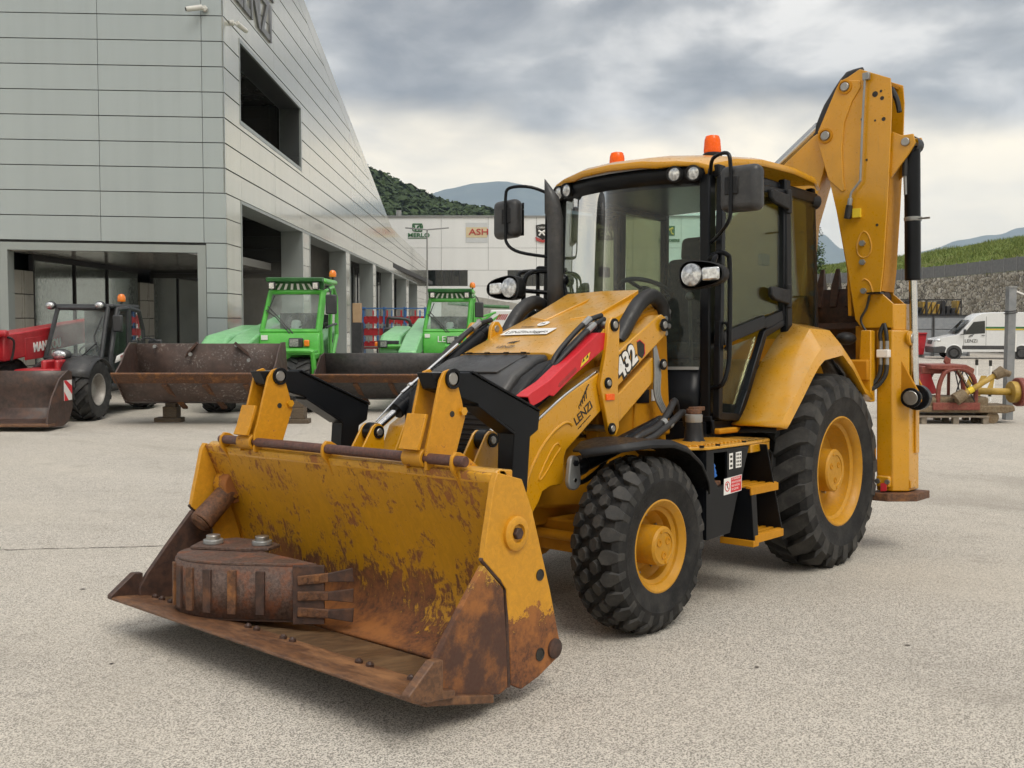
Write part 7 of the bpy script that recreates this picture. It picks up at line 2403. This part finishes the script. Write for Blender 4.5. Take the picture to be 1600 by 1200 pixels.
g.build('front_bumper', 'van_grey', VN, bevel=0.06)
G().bx(-0.70, -0.58, 0.55, 1.42, 0.86, 1.10).build('grille', 'van_grey', VN, bevel=0.02)
for k in range(3):
    G().bx(-0.715, -0.69, 0.6, 1.38, 0.89 + 0.07 * k, 0.91 + 0.07 * k).build('grille_bar', 'zinc', VN)
for y in (0.10, 1.88):
    G().ball((-0.40, y, 1.08), 0.26, 0.12, 0.13).build('headlight', 'lens', VN)
for x in (0.45, 4.15):
    W_ = empty('wheel', VN)
    for y, sd in ((0.10, -1), (1.88, 1)):
        G().cyl((x, y - 0.11, 0.35), (x, y + 0.11, 0.35), 0.35, n=24).build('tyre', 'rubber', W_, bevel=0.03)
        G().lathe([(0.22, 0.0), (0.20, 0.02), (0.08, 0.0), (0, 0.01)], (x, y + sd * 0.113, 0.35), (0, sd, 0), 20).build('rim', 'van_grey', W_)
    g = G()
    ring_ = [(x + 0.47 * math.cos(a), -0.008, 0.37 + 0.47 * math.sin(a)) for a in [math.pi * k / 12 for k in range(13)]]
    g.tube(ring_, 0.035, n=6, smooth=1)
    g.build('wheel_arch', 'van_white', VN)
    G().cyl((x, -0.006, 0.37), (x, 0.05, 0.37), 0.45, n=28).build('arch_shadow_gap', 'van_grey', VN)
for w_, z, mt in ((0.10, 1.80, 'sign_green'), (0.09, 1.70, 'sign_yellow')):
    G().bx(2.16, 5.05, -0.016, 0.0, z, z + w_).build('side_stripe', mt, VN)
lettering('van_lettering', 'LENZI', 0.27, (1.02, -0.018, 0.98), (1, 0, 0), (0, 0, 1), 'ink', VN, 0.003)
g = G()
for k in range(4):
    g.tube([(1.26 + 0.06 * k, -0.016, 1.26 + 0.02 * k), (1.27 + 0.06 * k, -0.016, 1.34 + 0.02 * k), (1.35 + 0.06 * k, -0.016, 1.40 + 0.02 * k)], 0.014, n=5)
g.build('van_emblem', 'ink', VN)
G().bx(5.15, 5.55, -0.016, 0.0, 1.62, 2.0).build('van_badge', 'sign_green', VN, bevel=0.03)
G().tube([(5.22, -0.02, 1.75), (5.32, -0.02, 1.84), (5.40, -0.02, 1.83), (5.50, -0.02, 1.92)], 0.025, n=5).build('badge_animal', 'sign_yellow', VN)
lettering('badge_lettering', 'John Deere', 0.24, (5.65, -0.018, 1.74), (1, 0, 0), (0, 0, 1), 'ink_green', VN, 0.003)
for x in (0.98, 2.2, 3.6):
    G().bx(x - 0.008, x + 0.008, -0.006, 0.01, 0.8, 2.5).build('door_seam', 'van_grey', VN)
G().bx(1.95, 2.12, -0.04, -0.01, 1.38, 1.41).build('door_handle', 'ink', VN)
side_mirror(VN, (0.98, -0.2, 1.62), (1.05, -0.02, 1.5), 0.16, 0.26)

# ------------------------------------------------------------------ steel post at the right
PO = empty('steel_post', mw=lv((1577.5 - 800) / 1515 * 18.7, 18.7, gz(18.7)))
tag(PO, 'plain grey square steel post standing between the white van and the mower', 'post')
paint('galvanised', (0.25, 0.265, 0.28), 0.5, metal=0.3, var=0.2, dust=0.2)
G().obox((0, 0, 1.27), (0.0015 + 0.072, 0, 0), (0, 0.072, 0), (0.008, 0, 1.27)).build('post_tube', 'galvanised', PO, bevel=0.008)
G().bx(-0.068, 0.092, -0.08, 0.08, 2.54, 2.57).build('post_cap', 'zinc', PO, bevel=0.006)
g = G()
for z in (2.05, 2.09):
    g.tube([(-0.085, -0.08, z), (0.09, -0.08, z + 0.02), (0.095, 0.08, z + 0.01), (-0.08, 0.08, z), (-0.085, -0.08, z)], 0.010, n=6, smooth=1)
g.build('wire_wrap', 'hose', PO)
G().bar((0.08, -0.06, 2.48), (0.22, -0.08, 2.42), 0.01, 0.03).build('plastic_tie', 'white_sticker', PO)
G().bx(0.078, 0.11, -0.05, 0.05, 1.32, 1.66).build('post_plate', 'white_sticker', PO, bevel=0.004)
# ------------------------------------------------------------------ flail mower on a pallet
FM = empty('flail_mower', mw=lv((1490 - 800) / 1515 * 18.2, 18.2, gz(18.2)))
tag(FM, 'worn red flail mower frame with yellow drive shaft strapped on a wooden pallet', 'mower')
rusty('worn_red', (0.17, 0.035, 0.025), (0.25, 0.065, 0.045), (0.20, 0.085, 0.05), 0.5, 5, 0.6, 0.3)
rusty('dusty_metal', (0.13, 0.09, 0.05), (0.22, 0.165, 0.10), (0.16, 0.085, 0.04), 0.5, 5, 0.85, 0.4)
paint('shaft_yellow', (0.45, 0.28, 0.03), 0.6, var=0.3, dust=0.4)
G().bx(-0.80, 0.55, -0.30, 0.30, 0.28, 0.50).build('mower_deck', 'dusty_metal', FM, bevel=0.05)
g = G()
g.prism([(-0.85, 0.22), (-0.85, 0.34), (1.0, 0.34), (1.02, 0.24), (0.85, 0.20)], 'Y', -0.34, 0.30)
g.build('deck_skid', 'dusty_metal', FM, bevel=0.02)
G().bx(-0.52, 0.35, -0.37, -0.32, 0.26, 0.40).build('front_rail', 'worn_red', FM, bevel=0.01)
g = G()
for y in (-0.28, 0.22):
    pts = [(-0.40, y, 0.40), (-0.38, y, 0.70), (-0.28, y, 0.95), (-0.12, y, 1.02), (0.10, y, 1.0), (0.24, y, 0.88), (0.30, y, 0.66), (0.30, y, 0.38)]
    g.tube(pts, 0.045, n=8, smooth=3)
g.build('frame_hoops', 'worn_red', FM)
g = G()
g.prism([(-0.55, 1.02), (-0.55, 1.10), (0.10, 1.10), (0.26, 1.02), (0.24, 0.94), (0.05, 1.0), (-0.20, 1.0)], 'Y', -0.32, 0.28)
g.bx(-0.62, -0.20, -0.1, 0.28, 0.92, 1.06)
g.bx(0.0, 0.05, 0.20, 0.26, 0.4, 1.2)
g.obox((-0.08, 0.1, 1.16), (0.04, 0, -0.03), (0, 0.03, 0), (0.02, 0, 0.06))
g.build('frame_top', 'worn_red', FM, bevel=0.015)
g = G()
g.prism([(-0.62, 0.50), (-0.62, 1.02), (-0.48, 1.02), (-0.30, 0.55)], 'Y', -0.05, 0.05)
g.build('frame_gusset', 'tele_red', FM, bevel=0.01)
g = G()
g.cyl((0.30, -0.12, 0.60), (1.10, -0.12, 0.58), 0.065, n=14)
g.build('rotor_tube', 'shaft_yellow', FM)
g = G()
g.cyl((1.02, -0.12, 0.58), (1.16, -0.12, 0.58), 0.20, n=22)
g.build('drive_plate', 'shaft_yellow', FM, bevel=0.01)
G().cyl((1.13, -0.12, 0.58), (1.26, -0.12, 0.58), 0.27, n=24).build('drive_guard', 'worn_red', FM, bevel=0.02)
DS = G().cyl((0.02, -0.42, 0.56), (0.62, -0.44, 0.94), 0.050, n=14).build('drive_shaft', 'shaft_yellow', FM)
G().cyl((0.10, -0.42, 0.61), (0.18, -0.423, 0.66), 0.058, n=14).build('shaft_band', 'yellow_sticker', DS)
g = G()
G().cyl((-0.14, -0.42, 0.46), (0.04, -0.42, 0.58), 0.12, 0.10, n=14).build('shaft_joint', 'dusty_metal', DS, bevel=0.01)
g.cyl((0.56, -0.44, 0.90), (0.72, -0.45, 0.99), 0.085, 0.11, n=14)
g.cyl((0.70, -0.45, 0.985), (0.84, -0.45, 0.93), 0.06, n=10)
g.build('shaft_joint', 'dusty_metal', DS, bevel=0.01)
g = G()
for a, b_ in (((-0.10, -0.30, 1.0), (-0.02, -0.40, 0.45)), ((-0.05, -0.30, 1.0), (0.25, -0.36, 0.42)), ((0.05, -0.30, 0.98), (-0.15, -0.38, 0.45)), ((0.10, -0.30, 0.95), (0.26, -0.38, 0.62))):
    g.tube([a, b_], 0.012, n=5, smooth=1)
g.build('straps', 'hose', FM)
g = G()
for k in range(9):
    g.ball((-0.05 + 0.03 * k, -0.34, 0.98 - 0.045 * k), 0.022, 0.012, 0.028, nu=6, nv=5)
g.build('chain', 'dusty_metal', FM)
PT = empty('pallet', mw=lv((1488 - 800) / 1515 * 18.2, 18.2, gz(18.2)))
tag(PT, 'weathered grey wooden pallet under the red mower frame', 'pallet')
paint('pallet_wood', (0.24, 0.20, 0.155), 0.85, var=0.3, vscale=8, dust=0.3)
for k in range(5):
    G().bx(-0.78, 0.52, -0.42 + 0.19 * k, -0.27 + 0.19 * k, 0.13, 0.155).build('pallet_board', 'pallet_wood', PT)
for x in (-0.72, -0.13, 0.42):
    for y in (-0.40, 0.0, 0.36):
        G().bx(x, x + 0.10, y, y + 0.10, 0.0, 0.13).build('pallet_block', 'pallet_wood', PT)
G().cyl((0.62, -0.3, 0.12), (0.62, 0.2, 0.12), 0.115, n=18).build('roller', 'dusty_metal', FM)
# red tank behind the mower
RT = G().lathe([(0.0, 0.0), (0.16, 0.0), (0.19, 0.06), (0.19, 0.30), (0.14, 0.38), (0, 0.40)], (0, 0, 0), (0, 0, 1), 20).build('red_canister', 'tele_red')
RT.matrix_world = lv((1461 - 800) / 1515 * 19.2, 19.2, gz(19.2) + 0.0)
tag(RT, 'round red canister on the ground behind the mower frame', 'canister')
# ------------------------------------------------------------------ warning posts and striped barrier
def marker(px, d, h, label):
    o = empty('marker_post', mw=lv((px - 800) / 1515 * d, d, gz(d)))
    tag(o, label, 'marker post', 'black topped marker posts')
    G().cyl((0, 0, 0), (0, 0, h - 0.14), 0.030, n=10).build('post_shaft', 'white_sticker', o)
    G().cyl((0, 0, h - 0.14), (0, 0, h), 0.036, n=10).build('post_head', 'ink', o)
    G().cyl((0, 0, 0.12), (0, 0, 0.24), 0.036, n=10).build('post_band', 'ink', o)
marker(1527, 23.5, 1.02, 'thin white marker post with black head, the one nearer the yellow digger arm')
marker(1548.5, 23.5, 1.0, 'thin white marker post with black head, the one nearer the grey steel post')
BA = empty('barrier_board', mw=lv((1532 - 800) / 1515 * 21.5, 21.5, gz(21.5)))
tag(BA, 'yellow and white striped barrier board behind the mower', 'barrier')
G().bx(-0.36, 0.34, 0.0, 0.02, 0.42, 0.72).build('board', 'white_sticker', BA)
for k in range(3):
    x = -0.36 + 0.26 * k
    G().prism([(x, 0.42), (x + 0.13, 0.42), (x + 0.26 if k < 2 else x + 0.18, 0.72), (x + 0.13, 0.72)], 'Y', -0.006, 0.0).build('board_stripe', 'shaft_yellow', BA)
G().bx(-0.02, 0.04, 0.03, 0.09, 0.0, 0.42).build('board_leg', 'shaft_yellow', BA)
# ------------------------------------------------------------------ yard store: grey containers, racks, red skip
paint('container_grey', (0.27, 0.29, 0.31), 0.55, var=0.12)
paint('rack_black', (0.02, 0.021, 0.024), 0.5)
SD = 63.0
def sxp(px):
    return (px - 800) / 1515 * SD
def szp(py):
    return (499 - py) / 1515 * SD
def container(px0, px1, label):
    o = empty('storage_container', mw=LEVEL)
    tag(o, label, 'container', 'grey containers by the stone wall')
    G().bx(sxp(px0), sxp(px1), SD, SD + 2.4, gz(SD), szp(494)).build('container_body', 'container_grey', o)
    n = 3
    for k in range(n):
        z0 = gz(SD) + 0.15 + k * (szp(494) - gz(SD) - 0.2) / n
        G().bx(sxp(px0) + 0.08, sxp(px1) - 0.08, SD - 0.05, SD, z0, z0 + (szp(494) - gz(SD) - 0.2) / n - 0.07).build('side_panel', 'container_grey', o, bevel=0.02)
    for px in (px0, px1):
        G().bx(sxp(px) - 0.07, sxp(px) + 0.07, SD - 0.09, SD, gz(SD), szp(493)).build('corner_post', 'fence_grey', o)
    G().bx(sxp(px0), sxp(px1), SD - 0.1, SD + 2.4, szp(494), szp(492)).build('top_rail', 'rack_black', o)
container(1392, 1457, 'low grey steel container behind the chrome rod of the digger ram')
container(1457.6, 1513, 'low grey steel container partly hidden by the white van')
def rack(px0, px1, nb, label, seed):
    rnd = random.Random(seed)
    o = empty('machine_rack', mw=LEVEL)
    tag(o, label, 'rack', 'black racks on the containers')
    x0, x1, z0, z1 = sxp(px0), sxp(px1), szp(492), szp(468)
    g = G()
    for y in (SD + 0.3, SD + 1.6):
        for a, b_ in (((x0, z0), (x0, z1)), ((x1, z0), (x1, z1)), ((x0, z1), (x1, z1)), ((x0, z0 + 0.06), (x1, z0 + 0.06))):
            g.bar((a[0], y, a[1]), (b_[0], y, b_[1]), 0.06, 0.06)
    g.build('rack_frame', 'rack_black', o)
    for k in range(nb):
        x = x0 + (x1 - x0) * (k + 0.5) / nb
        w_ = (x1 - x0) / nb * rnd.uniform(0.18, 0.42)
        h = (z1 - z0) * rnd.uniform(0.45, 0.97)
        G().bx(x - w_, x + w_, SD + 0.35, SD + 1.2, z0, z0 + h).build('stored_frame', 'rack_black' if rnd.random() < 0.75 else 'shaft_yellow', o, bevel=0.02)
        G().bar((x - w_ * 1.5, SD + 0.3, z0 + 0.1), (x + w_ * 1.5, SD + 0.3, z0 + h), 0.05, 0.05).build('stored_arm', 'rack_black', o)
rack(1394, 1432, 4, 'black steel rack of machine parts beside the digger ram', 3)
rack(1434, 1449, 3, 'narrow black rack of upright frames on the grey container', 4)
rack(1450.5, 1504, 7, 'wide black rack of machine parts above the white van bonnet', 5)
RS = empty('red_skip', mw=LEVEL)
tag(RS, 'red open skip in front of the grey containers', 'skip')
sd = 60.0
def qx(px):
    return (px - 800) / 1515 * sd
zt2 = (499 - 520) / 1515 * sd
g = G()
g.add([(qx(1408), sd, gz(sd) + 0.2), (qx(1443), sd, gz(sd) + 0.2), (qx(1445.5), sd - 0.2, zt2), (qx(1406), sd - 0.2, zt2), (qx(1408), sd + 1.4, gz(sd) + 0.2), (qx(1443), sd + 1.4, gz(sd) + 0.2), (qx(1445.5), sd + 1.6, zt2), (qx(1406), sd + 1.6, zt2)],
      [(0, 1, 2, 3), (4, 5, 6, 7), (0, 1, 5, 4), (1, 2, 6, 5), (0, 3, 7, 4)])
g.build('skip_body', 'tele_red', RS, solid=0.04)
G().bx(qx(1406), qx(1446), sd - 0.26, sd - 0.14, zt2 - 0.08, zt2 + 0.02).build('skip_rim', 'tele_red', RS, bevel=0.01)
G().bx(qx(1408), qx(1446), sd + 0.1, sd + 1.3, gz(sd), gz(sd) + 0.22).build('skip_skid', 'fence_grey', RS)
# ------------------------------------------------------------------ tool rack with red and blue bins
TRK = empty('display_rack', mw=lv((615 - 800) / 1515 * 33, 33, gz(33)))
tag(TRK, 'display rack with red panels and blue hooks between the showroom pillars', 'rack')
paint('rack_blue', (0.025, 0.13, 0.36), 0.5, var=0.1)
paint('rack_red', (0.45, 0.012, 0.022), 0.5, var=0.12)
zr = lambda py: (499 - py) / 1515 * 33 - gz(33)
rx = lambda px: (px - 615) / 1515 * 33
for px in (567, 600, 632, 664):
    G().bx(rx(px) - 0.03, rx(px) + 0.03, 0, 0.5, 0, zr(480)).build('rack_post', 'rack_blue', TRK)
for k, py in enumerate((481, 507, 524, 541)):
    G().bx(rx(566), rx(665), -0.04, 0.45, zr(py + 1.6), zr(py)).build('rack_shelf', 'rack_blue' if k == 0 else 'steel', TRK)
rnd = random.Random(9)
for k, (pa, pb) in enumerate(((494, 506), (513, 524), (533, 545))):
    for q in range(4):
        G().bx(rx(568 + 24 * q), rx(590 + 24 * q), 0.05, 0.3, zr(pb), zr(pa)).build('red_bin', 'rack_red', TRK, bevel=0.01)
    for q in range(13):
        x = rx(569 + 7.3 * q)
        G().bx(x - 0.02, x + 0.02, -0.08, 0.02, zr(pa + rnd.uniform(-1, 3)), zr(pa - 9)).build('hanging_tool', ('rack_blue', 'steel', 'rack_red')[q % 3], TRK)
CN = G().bx(-0.13, 0.13, 0, 0.3, 0, 0.62).build('cardboard_box', paint('cardboard', (0.42, 0.29, 0.17), 0.8, var=0.1), bevel=0.01)
CN.matrix_world = lv((557.5 - 800) / 1515 * 31, 31, (499 - 504) / 1515 * 31)
tag(CN, 'upright brown cardboard box on a stand beside the pillar and the red rack', 'box')
ST2 = G().bx(-0.16, 0.16, 0, 0.4, gz(31) - (499 - 504) / 1515 * 31, 0.0).build('stand', 'tele_black', bevel=0.01)
ST2.matrix_world = CN.matrix_world
tag(ST2, 'dark stand under the upright cardboard box by the pillar', 'stand')
# roll-bar machine part in front of the rack
QD = empty('compact_tractor', mw=lv((625 - 800) / 1515 * 29.5, 29.5, gz(29.5)))
tag(QD, 'small machine with black roll bars half hidden behind the pale green telehandler', 'tractor')
zq = lambda py: (499 - py) / 1515 * 29.5 - gz(29.5)
xq = lambda px: (px - 625) / 1515 * 29.5
G().tube([(xq(604), 0, zq(530)), (xq(606), 0, zq(500)), (xq(612), 0, zq(497)), (xq(636), 0, zq(499)), (xq(641), 0, zq(506)), (xq(642), 0, zq(525))], 0.05, n=8, smooth=2).build('roll_bar', 'tele_black', QD)
G().tube([(xq(602), -0.3, zq(530)), (xq(604), -0.3, zq(516)), (xq(608), -0.3, zq(514)), (xq(634), -0.3, zq(516)), (xq(640), -0.3, zq(524))], 0.05, n=8, smooth=2).build('guard_bar', 'tele_black', QD)
G().bx(xq(604), xq(644), 0.0, 1.4, 0.3, zq(527)).build('machine_body', 'red_dull', QD, bevel=0.08)
for x in (xq(606), xq(642)):
    G().cyl((x - 0.1, 0.2, 0.35), (x + 0.1, 0.2, 0.35), 0.35, n=18).build('wheel', 'rubber', QD, bevel=0.04)
# ------------------------------------------------------------------ things behind the digger's hood
WT = empty('white_trailer', mw=lv((800 - 800) / 1515 * 45, 45, gz(45)))
tag(WT, 'low white trailer with a maroon panel seen past the digger hood', 'trailer')
x4 = lambda px: (px - 800) / 1515 * 45
z4 = lambda py: (499 - py) / 1515 * 45 - gz(45)
G().bx(x4(766), x4(840), 0, 2.2, 0.5, z4(484)).build('trailer_body', 'van_white', WT, bevel=0.08)
G().bx(x4(809), x4(822), -0.02, 0.0, 0.8, z4(485)).build('trailer_panel', 'red_dull', WT)
for px in (782, 826):
    G().cyl((x4(px), 0.0, 0.4), (x4(px), 0.25, 0.4), 0.4, n=20).build('wheel', 'rubber', WT, bevel=0.04)
GM = empty('hay_mower', mw=lv((765 - 800) / 1515 * 40, 40, gz(40)))
tag(GM, 'green folded hay machine with red tines between the telehandler and the hood', 'implement')
x5 = lambda px: (px - 765) / 1515 * 40
z5 = lambda py: (499 - py) / 1515 * 40 - gz(40)
g = G()
for a, b_ in (((742, 498), (775, 488)), ((748, 505), (770, 490)), ((758, 508), (782, 492)), ((744, 491), (762, 507))):
    g.tube([(x5(a[0]), 0, z5(a[1])), (x5(b_[0]), 0.1, z5(b_[1]))], 0.05, n=6, smooth=1)
g.bx(x5(742), x5(775), -0.2, 0.6, 0.4, z5(508))
g.build('mower_frame', 'green', GM)
for k in range(5):
    G().bar((x5(776 + 3 * k), -0.1, z5(500)), (x5(781 + 3 * k), -0.1, z5(491)), 0.03, 0.05).build('mower_tine', 'red_dull', GM)
LW = empty('low_wall', mw=LEVEL)
tag(LW, 'low concrete wall with a green pipe rail in front of the white warehouse', 'wall')
G().add([((x - 800) / 1515 * 70, 70 + k, (499 - y) / 1515 * 70) for k in (0, 0.4) for x, y in ((690, 520), (690, 458), (740, 463), (830, 478), (830, 520))], [(0, 1, 2, 3, 4), (5, 6, 7, 8, 9)] + [(i, (i + 1) % 5, 5 + (i + 1) % 5, 5 + i) for i in range(5)]).build('wall_body', 'concrete', LW, smooth=0)
G().tube([((x - 800) / 1515 * 68, 68, (499 - y) / 1515 * 68) for x, y in ((700, 474), (750, 478), (796, 480))], 0.12, n=8, smooth=1).build('pipe_rail', 'green_dark', LW)
# yard lamp posts
def lamp(px, d, ytop, label, arms):
    o = empty('yard_lamp', mw=lv((px - 800) / 1515 * d, d, gz(d)))
    tag(o, label, 'lamp post')
    h = (499 - ytop) / 1515 * d - gz(d)
    G().cyl((0, 0, 0), (0, 0, h), 0.09, 0.06, n=10).build('lamp_pole', 'zinc', o)
    for s in arms:
        G().bar((0, 0, h - 0.05), (s * 1.9, 0, h + 0.12), 0.22, 0.10).build('lamp_head', 'zinc', o, bevel=0.02)
lamp(668, 85, 359, 'slim grey yard lamp post with two short heads at the end of the showroom', (-1, 1))
# far right tree behind the digger arm
def tree(mw, label, h, rx_, seed):
    rnd = random.Random(seed)
    o = empty('tree', mw=mw)
    tag(o, label, 'tree')
    g = G()
    g.tube([(0, 0, 0), (0.1, 0, h * 0.3), (-0.1, 0.1, h * 0.6), (0.05, 0, h * 0.92)], [0.28] * 3 + [0.2] * 3 + [0.12] * 3 + [0.05], n=8, smooth=3)
    for k in range(14):
        z = h * rnd.uniform(0.2, 0.85)
        a = rnd.uniform(0, 6.28)
        l = rx_ * rnd.uniform(0.5, 0.9) * (1.1 - z / h)
        g.tube([(0, 0, z), (math.cos(a) * l * 0.5, math.sin(a) * l * 0.5, z + l * 0.3), (math.cos(a) * l, math.sin(a) * l, z + l * 0.4)], 0.05, n=5, smooth=2)
    g.build('trunk', paint('bark', (0.07, 0.055, 0.04), 0.9), o)
    cr = G()
    for k in range(260):
        z = h * rnd.uniform(0.16, 1.0)
        f = z / h
        rad = rx_ * (1.05 - f) ** 0.6 * (0.75 + 0.35 * math.sin(z * 2.1) * math.sin(z * 5.3 + seed))
        a = rnd.uniform(0, 6.28)
        rr = rad * rnd.random() ** 0.45
        cl_ = clump_mesh(26, seed * 1000 + k, rnd.uniform(0.35, 0.75), 0.26)
        cr.add([(vx + math.cos(a) * rr, vy + math.sin(a) * rr, vz * 0.8 + z) for vx, vy, vz in cl_.v], cl_.f)
    cr.build('crown', 'leaf_mid', o, smooth=0)
tree(LEVEL @ Matrix.Translation(((1263 - 800) / 1515 * 100, 100, 2.6)), 'tall narrow green tree behind the cab beside the digger arm', 9.6, 1.75, 4)
# ================================================================== haze box around everything
hz_ = G().bx(-11500, 5200, -11500, 5200, -1.6, 1900)
ho = hz_.build('haze', 'haze_air', smooth=0)
tag(ho, kind='stuff')
ho["label"] = 'pale blue haze filling the valley towards the far mountains'

# ------------------------------------------------------------------ put each yard thing's origin at its own foot
def rebase(root, p):
    p = Vector(p)
    root.matrix_world = root.matrix_world @ Matrix.Translation(p)
    for ch in root.children:
        ch.location = Vector(ch.location) - p
rebase(T1, (-8.9, 0.0, 0.0))
rebase(SH, (CX, CY, gz(CY)))
rebase(WH, (wx(890), WD, gz(WD)))
rebase(SWL, ((1500 - 800) / 1515 * wall_d(1500), wall_d(1500), gz(78)))
rebase(FN2, ((1500 - 800) / 1515 * wall_d(1500), wall_d(1500) + 0.3, WALLTOP))
for o in list(bpy.data.objects):
    if o.parent is None and o.name.startswith(('storage_container', 'machine_rack')):
        pass
rebase(RS, (qx(1426), sd, gz(sd)))
rebase(LW, ((760 - 800) / 1515 * 70, 70, gz(70)))
